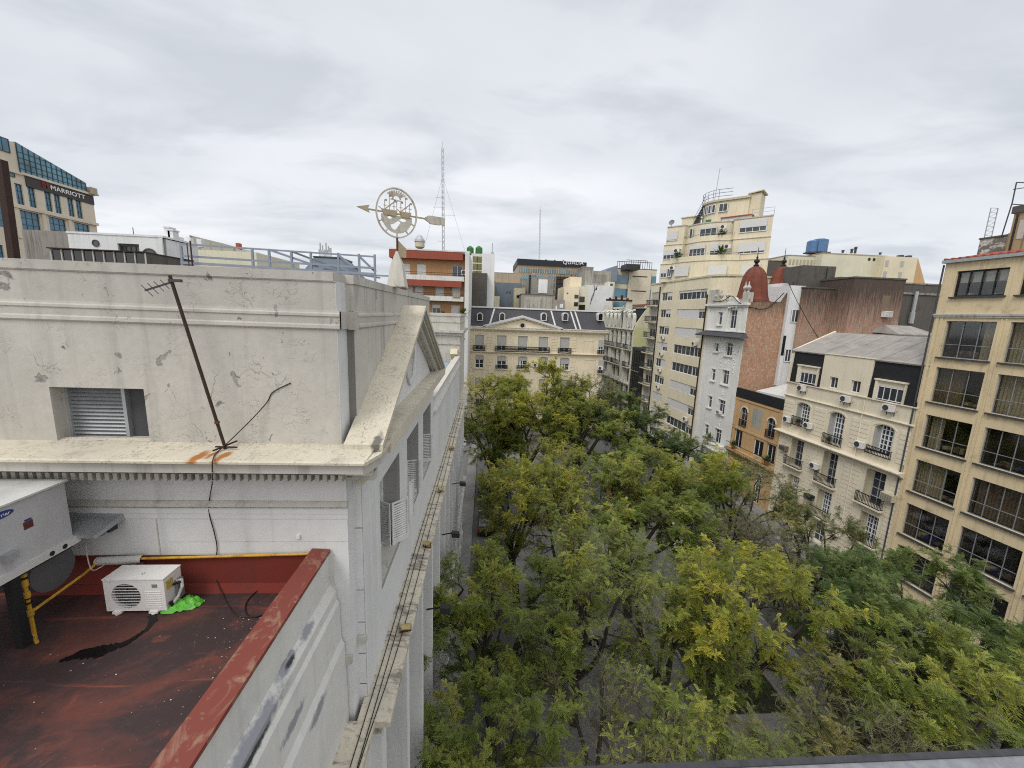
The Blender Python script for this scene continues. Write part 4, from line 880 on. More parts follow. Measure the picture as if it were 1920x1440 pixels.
for ci, (a, b) in enumerate(cols):
    for ri, (c_, d) in enumerate(rows_):
        w_, h_ = b-a, d-c_
        if ri == 0:
            o = win(OB, a, zz(c_), w_, h_, .2, 4, 1, fr=.1, fm='black metal', gm='clear pane')
            for k in range(4): mk('roller_blind', cached('wb', lambda: MB().box(.08, w_/4-.06, .04, .06, h_*.55, h_-.1).mesh('roller_blind', 'curtain white')), o, (w_/4*k, .12, 0))
        else:
            o = win(OB, a, zz(c_), w_, h_, .24, 3 if ci == 0 else 4, (.36,), fr=.05, fm='window steel', gm='clear pane')
        cu = curt.get((ci, ri))
        if cu:
            c0, c1 = w_*cu[1][0], w_*cu[1][1]; mb = MB(); n = int((c1-c0)/.10)
            P = [(c0+(c1-c0)*k/n, .30+.05*(k % 2)) for k in range(n+1)]
            for k in range(n): mb.add([(*P[k], .03), (*P[k+1], .03), (*P[k+1], h_-.03), (*P[k], h_-.03)], [(0, 1, 2, 3)])
            part('curtain', mb, cu[0], o)
        part('sill', MB().box(a-.12, b+.12, -.18, .02, zz(c_)-.11, zz(c_)-.003), 'dark grey metal', OB)
        room = MB(); room.box(a+.003, b-.003, 2.4, 2.45, zz(c_)-.6, zz(d)+.2); room.box(a+.003, b-.003, .33, 2.4, zz(c_)-.65, zz(c_)-.6); room.box(a+.003, b-.003, .33, 2.4, zz(d)+.2, zz(d)+.25); room.box(a-.05, a, .33, 2.4, zz(c_)-.6, zz(d)+.2); room.box(b, b+.05, .33, 2.4, zz(c_)-.6, zz(d)+.2)
        # desk, shelf and clutter
        room.box(a+.3, b-.5, .9, 1.6, zz(c_)+.05, zz(c_)+.12, 1)
        for k in range(5): x = a+.3+r_o.random()*(w_-.9); room.box(x, x+.2+.3*r_o.random(), .7, 1.1, zz(c_)+.12, zz(c_)+.2+.35*r_o.random(), r_o.choice([1, 2, 3]))
        part('room_interior', room, ['interior dark', 'curtain brown', 'curtain beige', 'label blue'], OB)
# higher blocks behind its roof
FB = FO.at(-2.4, 6, zz(20)); bt = thing('brick_tank_house', 'peeling white brick block above the ochre office roof', 'rooftop block', FB)
part('wall', MB().box(0, 1.75, 0, 4, 0, 7.5), 'peeling white brick', bt); part('coping', MB().box(-.06, 1.8, -.06, 4.05, 7.5, 7.62), 'dark concrete', bt)
FC = FO.at(1.0, 4, zz(25.2)); ct = thing('concrete_stair_tower', 'stained ochre and concrete tower rising behind the ochre office roof at the right edge', 'tower', FC)
part('wall', MB().box(-.3, 8, 0, 5, 0, 3.5).box(-.65, -.3, .4, 5, 0, 2.2), 'tower stain', ct); part('roof_slab', MB().box(-.42, 8, -.12, 5, 3.5, 4.0), 'dark concrete', ct)
part('white_panel', MB().box(.12, .5, -.03, 0, 1.6, 2.95), 'old white plaster', ct); part('window', MB().box(1.0, 2.4, -.04, 0, .9, 2.7), 'black glass', ct); part('corner_pipe', MB().path([(-.05, -.08, 0), (-.05, -.08, 3.4)], .06, 6), 'black metal', ct)
p = onY(1853, 442, 46); mb = MB(); t_ = onY(1862, 390, 46)
for dx in (-.45, .45): mb.beam((p.x+dx, 46, p.z-.5), (p.x+dx, 46, t_.z), .07)
for k in range(7): z = p.z-.5+(t_.z-p.z+.5)*k/7; z2 = p.z-.5+(t_.z-p.z+.5)*(k+1)/7; mb.beam((p.x-.45, 46, z), (p.x+.45, 46, z2), .04); mb.beam((p.x-.45, 46, z2), (p.x+.45, 46, z2), .04)
solo('lattice_mast', mb, 'galvanised', 'thin lattice radio mast behind the peeling brick block at the right', 'mast', (p.x, 46, p.z-.5))
a_, b_ = onY(1898, 380, 27), onY(1906, 342, 27)
mb = MB().beam(a_, (b_.x, 27, b_.z), .05).beam((b_.x, 27, b_.z), (b_.x+2, 27, b_.z+.05), .05).beam((b_.x-.1, 27, b_.z-.45), (b_.x+2, 27, b_.z-.05), .05).beam((a_.x, 27, a_.z-.1), (a_.x+1, 27, a_.z-.1), .05).beam((a_.x, 27, a_.z), (a_.x-.2, 27, a_.z-2.2), .05)
solo('roof_pipe_frame', mb, 'dark grey metal', 'thin dark pipe frame on top of the tower at the right edge', 'pipe frame', tuple(a_))

# ================================================================ cream house with dark mansard
S1 = 42.2; FM = row(S1); X_ = lambda s: S1 - s
MH = thing('mansard_house', 'cream house with black mansard panels, grey sheet roof and french windows', 'house', FM)
f5 = [(1.7, 3.4, 9.3, 11.8), (5.65, 7.3, 8.55, 11.75), (10.05, 11.75, 9.0, 11.75)]
f4 = [(1.75, 3.35, 4.75, 7.85), (5.75, 7.3, 4.45, 7.7), (10.1, 11.8, 4.4, 7.6)]
f3 = [(2.0, 3.5, .95, 3.75), (5.85, 7.4, .9, 3.7), (10.3, 11.9, .9, 3.6)]
f2 = [(2.1, 3.4, GZ+.2, .4), (5.9, 7.2, GZ+.2, .4), (10.3, 11.7, GZ+.2, .4)]
mb = MB(); W_ = 13.1
grid_wall(mb, 0, W_, 0, zz(13.75), [(a, b, zz(c), zz(d), .45) for a, b, c, d in f5] + [(a, b, zz(c), zz(d)) for a, b, c, d in f4 + f3 + f2], .55, 0, 0)
shell(mb, 0, W_, 0, zz(13.75), 10, 0)
for x0, x1 in ((.05, 1.25), (3.9, 5.25), (8.0, 9.6), (12.2, 13.05)):          # rusticated strips
    for b0, b1 in ((.3, zz(7.6)), (zz(8.9), zz(12.0))):
        z = b0
        while z < b1 - .3: mb.box(x0, x1, -.045, .005, z, z+.35); z += .41
part('wall', mb, 'cream mansard render', MH)
mb = MB(); cornice(mb, -.25, W_+.05, zz(8.25), [(.62, .03), (.66, -.02), (.66, -.10), (.5, -.16), (.42, -.28), (.2, -.36), (.05, -.5)])
cornice(mb, -.06, W_+.02, zz(12.35), [(.16, .02), (.18, -.06), (.1, -.14), (.04, -.22)]); cornice(mb, -.05, W_+.02, zz(13.8), [(.14, .02), (.14, -.07), (.03, -.14)])
part('cornice', mb, 'cream mansard render', MH)
bk = .14           # mansard slope
for x0, x1 in ((.25, 4.05), (8.95, W_)):
    mb = MB(); mb.hexa([(x0, -.02, zz(13.8)), (x1, -.02, zz(13.8)), (x1, 1, zz(13.8)), (x0, 1, zz(13.8))], [(x0, bk, zz(17.12)), (x1, bk, zz(17.12)), (x1, 1, zz(17.12)), (x0, 1, zz(17.12))]); part('mansard', mb, 'slate dark', MH)
mb = MB(); grid_wall(mb, 4.05, 8.95, zz(13.78), zz(17.25), [(X_(37.2), X_(36.3), zz(14.0), zz(15.1)), (X_(34.95), X_(34.05), zz(14.0), zz(15.1))], .3, -.03)
mb.box(4.05, 4.2, -.028, 1, zz(13.78), zz(17.25)).box(8.8, 8.95, -.028, 1, zz(13.78), zz(17.25)).box(4.0, 9.0, -.1, 1.2, zz(17.25), zz(17.33))
part('attic_bay', mb, 'cream mansard render', MH); part('end_strip', MB().box(-.02, .25, -.05, .9, zz(13.8), zz(16.9)), 'cream mansard render', MH)
for s in (37.2, 34.95): win(MH, X_(s), zz(14.0), .9, 1.1, .2, 2, 1, fr=.07)
for (a, b, c_, d), (wa, wb, wc, wd) in (((1.2, 3.7, 13.9, 15.85), (1.75, 3.5, 14.0, 15.1)), ((9.5, 11.95, 13.72, 15.65), (9.9, 11.8, 13.9, 15.05))):
    mb = MB(); mb.box(a, wa-.15, -.18, .5, zz(c_), zz(d)-.12).box(wb+.1, b, -.18, .5, zz(c_), zz(d)-.12).box(a-.06, b+.06, -.26, .55, zz(d)-.12, zz(d)).box(a, b, -.05, .5, zz(wd)+.02, zz(d)-.12); o = part('dormer', mb, 'cream mansard render', MH)
    win(MH, wa-.14, zz(wc), wb-wa+.22, wd-wc, -.04, 4, 1, fr=.06)
mb = MB(); mb.hexa([(-.1, .0, zz(17.12)), (W_+.3, .0, zz(17.12)), (W_+.3, 5, zz(19.2)), (-.1, 5, zz(19.2))], [(-.1, -.04, zz(17.24)), (W_+.3, -.04, zz(17.24)), (W_+.3, 5, zz(19.34)), (-.1, 5, zz(19.34))])
for k in range(1, 7): x = W_*k/7; mb.hexa([(x-.03, -.04, zz(17.24)), (x+.03, -.04, zz(17.24)), (x+.03, 5, zz(19.34)), (x-.03, 5, zz(19.34))], [(x-.03, -.04, zz(17.27)), (x+.03, -.04, zz(17.27)), (x+.03, 5, zz(19.37)), (x-.03, 5, zz(19.37))])
mb.prism([(5, zz(19.2)), (5, zz(19.34)), (10, zz(17.5)), (10, zz(17.3))], -.1, W_+.3, 'x')
part('sheet_roof', mb, 'roof sheet', MH)
mb = MB(); mb.hexa([(-.2, .2, zz(17.0)), (.02, .2, zz(17.0)), (.02, 5, zz(19.2)), (-.2, 5, zz(19.2))], [(-.2, .15, zz(17.3)), (.02, .15, zz(17.3)), (.02, 5, zz(19.5)), (-.2, 5, zz(19.5))])
mb.prism([(-.02, zz(13.8)), (.9, zz(13.8)), (5, zz(13.8)), (5, zz(19.3)), (.5, zz(17.2))], -.18, -.02, 'x'); part('gable_edge', mb, 'cream mansard render', MH)
for i, (a, b, c_, d) in enumerate(f5):
    w_ = b-a; win(MH, a+.36, zz(c_), w_-.38, d-c_-.02, .42, 4, (.2, .36, .52, .68, .84), fr=.09, split=2)
    part('shutter', MB().box(a+.02, a+.36, .40, .44, zz(c_), zz(d)-.25).box(a+.03, a+.07, .06, .40, zz(c_), zz(d)-.3), 'grey blind', MH)
    mb = MB(); mb.box(a-.16, a-.02, -.05, .0, zz(c_), zz(d)-.4).box(b+.02, b+.16, -.05, .0, zz(c_), zz(d)-.4)
    for k in range(8):
        x0, x1 = a-.16+(w_+.32)*k/8, a-.16+(w_+.32)*(k+1)/8; f_ = lambda x: zz(d)-.42+.5*math.sqrt(max(0, 1-((x-(a+b)/2)/(w_/2+.17))**2))
        mb.hexa([(x0, -.05, f_(x0)), (x1, -.05, f_(x1)), (x1, 0, f_(x1)), (x0, 0, f_(x0))], [(x0, -.05, f_(x0)+.14), (x1, -.05, f_(x1)+.14), (x1, 0, f_(x1)+.14), (x0, 0, f_(x0)+.14)])
    part('window_surround', mb, 'cream mansard render', MH)
    balcony(MH, a-.15, zz(c_), w_+.3, .95 if i < 2 else .7, .3, 0, curl=(i == 2))
for i, (a, b, c_, d) in enumerate(f4 + f3):
    w_ = b-a; win(MH, a+.35, zz(c_), w_-.5, d-c_-.02, .45, 2 if i < 3 else 4, 4 if i < 3 else 6, fr=.08, split=2, gm='dark glass', fm='grey blind' if i < 3 else 'white frame')
    mb = MB(); mb.box(a+.02, a+.06, .03, .5, zz(c_), zz(d)-.03).box(b-.28, b-.02, .36, .42, zz(c_), zz(d)-.03).box(a+.02, a+.34, .40, .44, zz(c_), zz(d)-.03); part('shutter', mb, 'cream block', MH)
    balcony(MH, a-.28, zz(c_), w_+.56, .95, .42, .13, 'cream mansard render')
for a, b, c_, d in f2: win(MH, a+.02, zz(c_), b-a-.04, d-c_, .4, 2, 3, fr=.08)
part('drain_pipe', MB().path([(8.85, -.08, zz(0)), (8.85, -.08, zz(13.5))], .05, 8), 'cream mansard render', MH)
for s, z, lb in ((40.0, 13.05, 'white air conditioner below the left dormer of the cream mansard house'), (35.0, 12.95, 'white air conditioner below the two small attic windows of the cream house'), (31.1, 13.0, 'white air conditioner below the right dormer of the cream mansard house'),
                 (41.2, 9.3, 'white air conditioner left of the leftmost arched window on the cream house'), (38.5, 9.35, 'white air conditioner right of the leftmost arched window with plants'), (32.9, 9.15, 'white air conditioner left of the low curled railing on the cream house'), (37.0, 5.5, 'white air conditioner above the middle iron balcony of the cream house')):
    ac(FM.at(X_(s), 0, zz(z)), lb, s=1.05)
def winac(fr, mat, label, w=.85, h=.5):
    t = thing('window_air_conditioner', label, 'air conditioner', fr, 'air conditioners on the facades')
    part('casing', MB().box(-w/2, w/2, -.5, .02, 0, h), mat, t)
    mb = MB()
    for k in range(6): mb.box(-w/2+.05, w/2-.05, -.515, -.5, .05+k*h*.15, .05+k*h*.15+.03)
    part('grille', mb, 'dark grey metal', t); return t
winac(FM.at(X_(41.1), 0, zz(6.1)), 'curtain brown', 'brown boxed air conditioner at the left edge of the cream mansard house')
winac(FM.at(X_(37.0), 0, zz(2.2)), 'black metal', 'dark square air conditioner between two lower balconies of the cream house')
winac(FM.at(X_(29.75), 0, zz(5.6)), 'cream block', 'beige boxed air conditioner beside the right balcony next to the ochre office', 1.0, .6)
def pot_plant(fr, label, s=1., pot='terracotta', seed=0):
    t = thing('potted_plant', label, 'plant', fr, 'potted plants on the balconies'); r_ = random.Random(seed)
    part('pot', MB().lathe([(0, 0), (.12*s, 0), (.16*s, .28*s), (.14*s, .28*s), (0, .26*s)], n=10), pot, t)
    mb = MB()
    for k in range(60):
        a, e = r_.uniform(0, 6.28), r_.uniform(.1, 1.4); l = s*r_.uniform(.2, .5); d = Vector((math.cos(a)*math.cos(e), math.sin(a)*math.cos(e), math.sin(e))); p = Vector((0, 0, .26*s))+d*l*.4; q = p+d*l; n_ = d.cross(Vector((0, 0, 1))).normalized()*.05*s
        mb.add([p, (p+q)/2+n_, q, (p+q)/2-n_], [(0, 1, 2, 3)])
    part('leaves', mb, 'leafy plant', t); return t
pot_plant(FM.at(2.4, -.2, zz(9.3)), 'small potted plant behind the railing of the leftmost arched window', 1., seed=1)
pot_plant(FM.at(6.2, -.2, zz(8.56)), 'potted plant on the middle arched window balcony of the cream house', .9, seed=2)
pot_plant(FM.at(11.0, -.25, zz(.95)), 'potted plant on the lowest right balcony of the cream house', 1.1, seed=3)

# ================================================================ small ochre house with black parapet
S2 = 50.0; FR = row(S2)
OH = thing('ochre_house', 'low ochre house with arched windows and a black parapet band', 'house', FR)
up_ = [(1.15, 2.4, 6.8, 9.35, .6), (5.75, 7.05, 6.75, 9.15, .6)]; lw = [(.45, 1.95, 3.75, 6.15, 0), (4.1, 5.7, 3.9, 5.95, 0), (6.2, 7.6, 3.7, 6.05, 0)]; gr = [(1.2, 2.2, -1.9, 1.7, .5), (5.2, 6.2, -1.9, 1.9, .5)]
mb = MB(); grid_wall(mb, 0, 7.8, 0, zz(10.42), [(a, b, zz(c), zz(d), e) for a, b, c, d, e in up_+lw+gr], .28); shell(mb, 0, 7.8, 0, zz(10.42), 9, 0)
mb.box(0, .5, -.06, .0, zz(6.6), zz(10.1)).box(7.3, 7.8, -.06, .0, zz(6.6), zz(10.1)).box(-.02, 7.82, -.1, 0, zz(10.1), zz(10.4)).box(0, 7.8, -.08, 0, zz(6.25), zz(6.5))
part('wall', mb, 'ochre house render', OH)
mb = MB(); mb.box(-.03, 7.83, -.14, .2, zz(10.42), zz(11.62)); part('black_parapet', mb, 'slate dark', OH)
mb = MB(); mb.box(.0, 7.8, .2, 9, zz(10.42), zz(10.5)); mb.hexa([(1.5, 1.5, zz(10.5)), (7.8, 1.5, zz(10.5)), (7.8, 6, zz(10.5)), (1.5, 6, zz(10.5))], [(1.5, 1.5, zz(11.5)), (7.8, 1.5, zz(11.7)), (7.8, 6, zz(12.7)), (1.5, 6, zz(12.5))]); part('roof', mb, 'white paint', OH)
part('blank_panel', MB().box(3.2, 4.9, -.012, .0, zz(7.2), zz(9.65)), 'grey plaster', OH)
for a, b, c_, d, e in up_+gr:
    win(OH, a+.02, zz(c_), b-a-.04, d-c_-.02, .2, 2, 3, fr=.07, gm='black glass', fm='white frame' if c_ < 0 else 'grey blind')
    mb = MB(); mid, hw = (a+b)/2, (b-a)/2+.06
    for k in range(10):
        t0, t1 = math.pi*k/10, math.pi*(k+1)/10; q = lambda t, r_: (mid+r_*math.cos(t), zz(d)-e+(r_-(b-a)/2+e)*math.sin(t)); p = [q(t0, hw+.06), q(t1, hw+.06), q(t1, hw-.08), q(t0, hw-.08)]
        mb.hexa([(x, -.05, z) for x, z in p], [(x, 0, z) for x, z in p])
    part('arch_surround', mb, 'white paint', OH)
    if c_ > 0: balcony(OH, a, zz(c_), b-a, .9, .14, 0)
for i, (a, b, c_, d, e) in enumerate(lw):
    win(OH, a+.02, zz(c_), b-a-.04, d-c_-.02, .18 if i == 1 else .26, 2, 1, fr=.09 if i == 1 else .06, gm='black glass')
mb = MB(); mb.box(-.05, 7.85, -.75, 0, zz(3.3), zz(3.55)).box(0, 7.8, -.6, 0, zz(3.1), zz(3.3)); o = part('balcony', mb, 'ochre house render', OH)
part('railing', MB().box(0, 7.8, -.7, -.66, zz(4.3), zz(4.36)).box(0, 7.8, -.7, -.66, zz(3.6), zz(3.64)).add([], []), 'dark rust', o)
mb = MB(); rq = random.Random(9)
for k in range(500):
    x, z = rq.uniform(.0, 7.8), zz(3.5)-abs(rq.gauss(0, .35)); y = -.76-abs(rq.gauss(0, .08)); a = rq.random()*6; mb.add([(x, y, z), (x+.09*math.cos(a), y-.03, z+.09*math.sin(a)), (x+.12*math.cos(a+.6), y-.02, z+.12*math.sin(a+.6)-.05)], [(0, 1, 2)])
mb.tf(FR.M); solo('hanging_plants', mb, 'leafy plant', 'trailing plants hanging over the balcony edge of the low ochre house', 'plants', tuple(FR.at(3.9, -.7, zz(3.5)).p), kind='stuff')
pot_plant(FR.at(7.0, -.45, zz(3.56)), 'bushy green plant at the right end of the ochre house balcony', 1.6, seed=4); pot_plant(FR.at(1.1, -.4, zz(3.56)), 'green plant at the left end of the ochre house balcony', 1.4, seed=5)

# ================================================================ tall narrow white building with red domes
S3 = 58.4; FW3 = row(S3); X3 = lambda s: S3 - s
WT = thing('white_domed_building', 'tall narrow white building with red domes, slate eaves and a bare brick flank', 'building', FW3)
lc = [(2.5, 3.4, 19.6, 21.4), (2.5, 3.4, 15.8, 17.0), (2.5, 3.4, 11.6, 13.3), (2.5, 3.4, 7.6, 9.3), (2.5, 3.4, 3.3, 5.0)]
rc = [(4.9, 6.35, 19.2, 21.7), (4.9, 6.35, 15.5, 17.3), (4.9, 6.35, 11.5, 13.5), (4.9, 6.35, 7.3, 9.3), (4.9, 6.35, 3.0, 5.1), (4.9, 6.35, -1.5, 1)]
W3 = 8.3
mb = MB(); grid_wall(mb, 0, W3, 0, zz(22.6), [(a, b, zz(c), zz(d)) for a, b, c, d in lc+rc], .3); mb.add([(0, 0, 0), (0, 12, 0), (0, 12, zz(22.6)), (0, 0, zz(22.6))], [(0, 3, 2, 1)]); mb.box(0, W3, 12, 12.1, 0, zz(22.6)); mb.box(0.02, W3-.02, .02, 12, zz(22.5), zz(22.58))
for x0, x1 in ((0, .5), (7.75, W3)): mb.box(x0, x1, -.08, 0, .1, zz(17.6))
for x0, x1 in ((0, .5), (4.2, 4.55), (6.7, 7.05), (7.75, W3)): mb.box(x0, x1, -.12, 0, zz(18.9), zz(22.0))
mb.box(-.1, W3+.1, -.2, 0, zz(18.75), zz(18.9)).box(-.15, W3+.15, -.28, 0, zz(22.1), zz(22.3)).box(-.3, W3+.3, -.45, .02, zz(22.3), zz(22.6))
for a, b, c_, d in lc+rc[1:]: mb.box(a-.2, b+.2, -.22, 0, zz(c_)-.14, zz(c_)-.02).box(a-.14, a-.01, -.05, 0, zz(c_), zz(d)).box(b+.01, b+.14, -.05, 0, zz(c_), zz(d)).box(a-.14, b+.14, -.07, 0, zz(d)+.01, zz(d)+.14)
rw = random.Random(21)      # stucco garlands: clusters of knobs
def garland(mb, cx, cz0, w_, h_, n, y=-.05, r0=.07, r1=.2):
    for k in range(n):
        x, z = cx+rw.uniform(-w_, w_)/2, cz0+rw.uniform(-h_, h_)/2; r_ = rw.uniform(r0, r1)
        mb.lathe([(r_, -.3*r_), (r_*.85, r_*.4), (r_*.4, r_*.8), (0, r_)], n=7); k0 = len(mb.v)-28
        mb.v[k0:] = [(x+a, y-c_*.7+.04, z+b) for a, b, c_ in mb.v[k0:]]
garland(mb, 4.2, zz(16.6), 1.1, 1.6, 26); garland(mb, 7.0, zz(16.6), 1.1, 1.7, 26); garland(mb, 4.2, zz(14.4), .3, 1.8, 10, r1=.12); garland(mb, 7.0, zz(14.4), .35, 2.2, 12, r1=.13)
for z in (14.6, 10.3, 6.0): garland(mb, 5.6, zz(z), .7, .9, 10, r1=.13)
garland(mb, 5.6, zz(22.1), 2.2, .3, 12, -.3, .08, .16)
mb.hexa([(4.3, -.35, zz(22.6)), (7.0, -.35, zz(22.6)), (7.0, .1, zz(22.6)), (4.3, .1, zz(22.6))], [(5.5, -.35, zz(23.35)), (5.8, -.35, zz(23.35)), (5.8, .1, zz(23.35)), (5.5, .1, zz(23.35))])
part('facade', mb, 'white tower render', WT)
part('slate_eaves', MB().hexa([(-.9, -1.15, zz(18.0)), (W3+.9, -1.15, zz(18.0)), (W3+.9, 0, zz(18.1)), (-.9, 0, zz(18.1))], [(-.9, -1.2, zz(18.12)), (W3+.9, -1.2, zz(18.12)), (W3+.2, -.02, zz(18.72)), (-.2, -.02, zz(18.72))]), 'slate', WT)
mb = MB(); mb.box(W3, W3+.02, 0, 7.2, zz(3), zz(22.7)); mb.prism([(0, zz(22.7)), (7.2, zz(22.7)), (7.2, zz(24.9)), (5.6, zz(24.7)), (4.6, zz(22.9))], W3-.2, W3+.02, 'x'); part('brick_flank', mb, 'party wall', WT)
for a, b, c_, d in lc: win(WT, a, zz(c_), b-a, d-c_, .22, 1, (.7,), fr=.09)
for a, b, c_, d in rc: win(WT, a+.05, zz(c_), b-a-.1, d-c_, .24, 2, (.72,), fr=.09)
winac(FW3.at(5.6, 0, zz(7.35)), 'appliance white', 'small white window air conditioner on the narrow white building', .7, .4)
mb = MB(); mb.box(3.9, 7.2, -.9, 0, zz(2.3), zz(3.0)).box(3.7, 7.4, -1.0, 0, zz(2.15), zz(2.3)).hexa([(4.4, -.4, zz(1.2)), (6.8, -.4, zz(1.2)), (6.8, 0, zz(1.2)), (4.4, 0, zz(1.2))], [(3.9, -.9, zz(2.15)), (7.2, -.9, zz(2.15)), (7.2, 0, zz(2.15)), (3.9, 0, zz(2.15))]); part('balcony', mb, 'white tower render', WT)
pot_plant(FW3.at(4.6, -.55, zz(2.8)), 'leafy plants on the white bowed balcony of the narrow white building', 1.8, seed=6)
mb = MB()        # roof parapet with urns
mb.box(0, 1.6, -.2, .3, zz(22.6), zz(24.6)); mb.box(0, W3, -.1, .15, zz(22.6), zz(23.1)); mb.box(7.3, W3, -.25, .5, zz(22.6), zz(23.9))
for x, z0 in ((4.0, 23.1), (7.3, 23.9), (7.9, 23.9), (2.6, 23.1)): mb.lathe([(.22, 0), (.1, .15), (.3, .5), (.32, .62), (.12, .9), (.05, 1.3), (0, 1.4)], (x, .0, zz(z0)), 10)
garland(mb, 1.0, zz(24.0), 1.6, 1.2, 20, -.2); part('roof_parapet', mb, 'grey stone', WT)
def dome(cx, cy, cz, r_, h_, name='dome'):
    mb = MB(); prof = [(r_*1.12, -.15), (r_*1.12, 0), (r_*1.0, .05)] + [(r_*a_, h_*b_) for a_, b_ in ((1.0, .03), (.93, .1), (.87, .2), (.83, .32), (.79, .45), (.745, .58), (.68, .70), (.59, .80), (.47, .88), (.33, .94), (.18, .98), (.06, 1.0))]
    mb.lathe(prof, (cx, cy, cz), 8 if name == 'dome' else 10)
    o = part(name, mb, 'dome red', WT)
    mb = MB()
    for k in range(8):
        a = 2*math.pi*k/8; mb.path([(cx+math.cos(a)*(q[0]+.02), cy+math.sin(a)*(q[0]+.02), cz+q[1]) for q in prof[2:]], .05, 5)
    part('rib', mb, 'dome red', o)
    mb = MB(); mb.lathe([(.30, -.1), (.36, .1), (.15, .3), (.35, .55), (.36, .7), (.1, .95), (.14, 1.1), (.05, 1.3), (.03, 2.4), (0, 2.5)], (cx, cy, cz+h_), 10); part('finial', mb, 'black metal', o)
dome(X3(52.4), 2.1, zz(22.95), 1.95, 4.5); dome(X3(56.0), 9.1, zz(25.7), 1.6, 2.5)
mb = MB(); mb.box(X3(57.8), X3(53.6), 7.3, 11.0, zz(22.6), zz(25.6)); part('roof_block', mb, 'white paint', WT)
part('roof_cable', MB().path(spl([(1.2, -.3, zz(23.0)), (3.5, -.5, zz(22.85)), (5.6, -.6, zz(23.5)), (7.2, -.5, zz(22.6)), (8.45, .3, zz(22.0)), (8.45, 2.5, zz(22.0)), (8.45, 4.6, zz(24.0))]), .055, 5), 'black rubber', WT)

# ================================================================ blank party walls and light wells behind the right row
def block_px(name, label, cat, L, T, Rr, Bz, Yd, dep, mat, extra=None, top=None, grp=None):
    """box whose front (towards the viewer) spans the given picture width at distance Yd"""
    a, b = onY(L, T, Yd), onY(Rr, T, Yd); fr = Frame(a.x, Yd, Bz, 0); t = thing(name, label, cat, fr, grp); w_, h_ = b.x-a.x, a.z-Bz
    part('wall', MB().box(0, w_, 0, dep, 0, h_), mat, t)
    if top: part('coping', MB().box(-.08, w_+.08, -.08, dep+.08, h_, h_+.18), top, t)
    return t, w_, h_, fr
t, w_, h_, fr = block_px('brick_party_wall', 'weathered brick and plaster blank wall left of the dark light shaft', 'building', 1508, 540, 1582, 2, 49.5, 8, 'weathered party wall', top='dark concrete')
t, w_, h_, fr = block_px('white_light_well', 'narrow pale white light well wall with two small windows between brick walls', 'building', 1484, 535, 1512, 12, 49.9, 6, 'white house paint')
a = onY(1492, 577, 49.9); wx = a.x - fr.p.x
win(t, .55, 8.3, 1.0, 1.7, -.05, 2, 1, fr=.1); win(t, .45, 3.2, .9, 1.7, -.05, 2, 1, fr=.1); part('side_opening', MB().box(-.02, .35, -.02, .02, 4.0, 6.6), 'black glass', t)
t, w_, h_, fr = block_px('dark_rooftop_block', 'blackened concrete rooftop block above the brick walls', 'rooftop block', 1507, 497, 1569, 20, 52, 6, 'dark concrete')
part('roof_canopy', MB().box(-3.0, -.1, -.5, 4, 1.6, 1.75), 'galvanised', t); part('pole', MB().path([(-1.2, -.2, .5), (-1.2, -.2, 5.6)], .07, 6).path([(1.2+2, -.2, 5), (3.2, -.2, 7.6)], .06, 6), 'black metal', t)
t, w_, h_, fr = block_px('dark_light_shaft', 'dark stained light shaft with grey window between two brick walls', 'building', 1576, 519, 1606, 5, 50.5, 5, 'dark concrete')
win(t, .4, 13.5, .9, 2.2, -.04, 1, 2, fr=.08, fm='grey blind'); win(t, .3, 9.0, 1.0, 2.2, -.04, 1, 2, fr=.08, fm='grey blind')
t, w_, h_, fr = block_px('stained_party_wall', 'tall mould streaked blank wall with one window air conditioner', 'building', 1603, 521, 1700, 2, 47, 9, 'weathered party wall', top='dark concrete')
part('window', MB().box(w_-2.6, w_-1.6, -.02, .05, h_-3.8, h_-1.9), 'curtain brown', t)
winac(fr.at(w_-1.9, 0, h_-4.5), 'appliance white', 'white window air conditioner on the mould streaked blank wall', 1.0, .7)
t, w_, h_, fr = block_px('grey_rear_wall', 'dark grey rear wall with a metal flue left of the ochre office', 'building', 1688, 532, 1790, 4, 50, 8, 'dark concrete', top='concrete')
part('ledge', MB().box(0, w_, -.15, 0, h_-1.3, h_-1.05), 'concrete', t); part('flue', MB().path([(2.2, -.3, h_-3.6), (2.2, -.3, h_-.9)], .22, 8).path([(2.2, -.3, h_-3.6), (2.2, -.3, h_-5)], .3, 8), 'galvanised', t)
part('white_opening', MB().box(-.6, .7, -.05, 0, h_-7.2, h_-4.8), 'white paint', t)
t, w_, h_, fr = block_px('white_lean_to', 'low white lean-to roof tucked behind the grey sheet roof', 'building', 1684, 628, 1760, 6, 44, 4, 'white paint')
mb = MB(); mb.hexa([(-.2, -.2, h_), (w_, -.2, h_), (w_, 4, h_+.2), (-.2, 4, h_+.2)], [(-.2, -.2, h_+.1), (w_, -.2, h_+.1), (w_*.7, 2, h_+1.1), (.3, 2, h_+1.1)]); part('roof', mb, 'roof sheet', t); part('vent', MB().box(w_*.35, w_*.95, -.05, 0, h_-.9, h_-.6), 'dark grey metal', t)
solo('sagging_cable', MB().path(spl([onY(1478, 530, 49), onY(1500, 575, 49), onY(1540, 640, 46), onY(1600, 690, 43)]), .04, 4), 'black rubber', 'thin black cable strung diagonally across the brick walls', 'cable', tuple(onY(1500, 575, 49)))
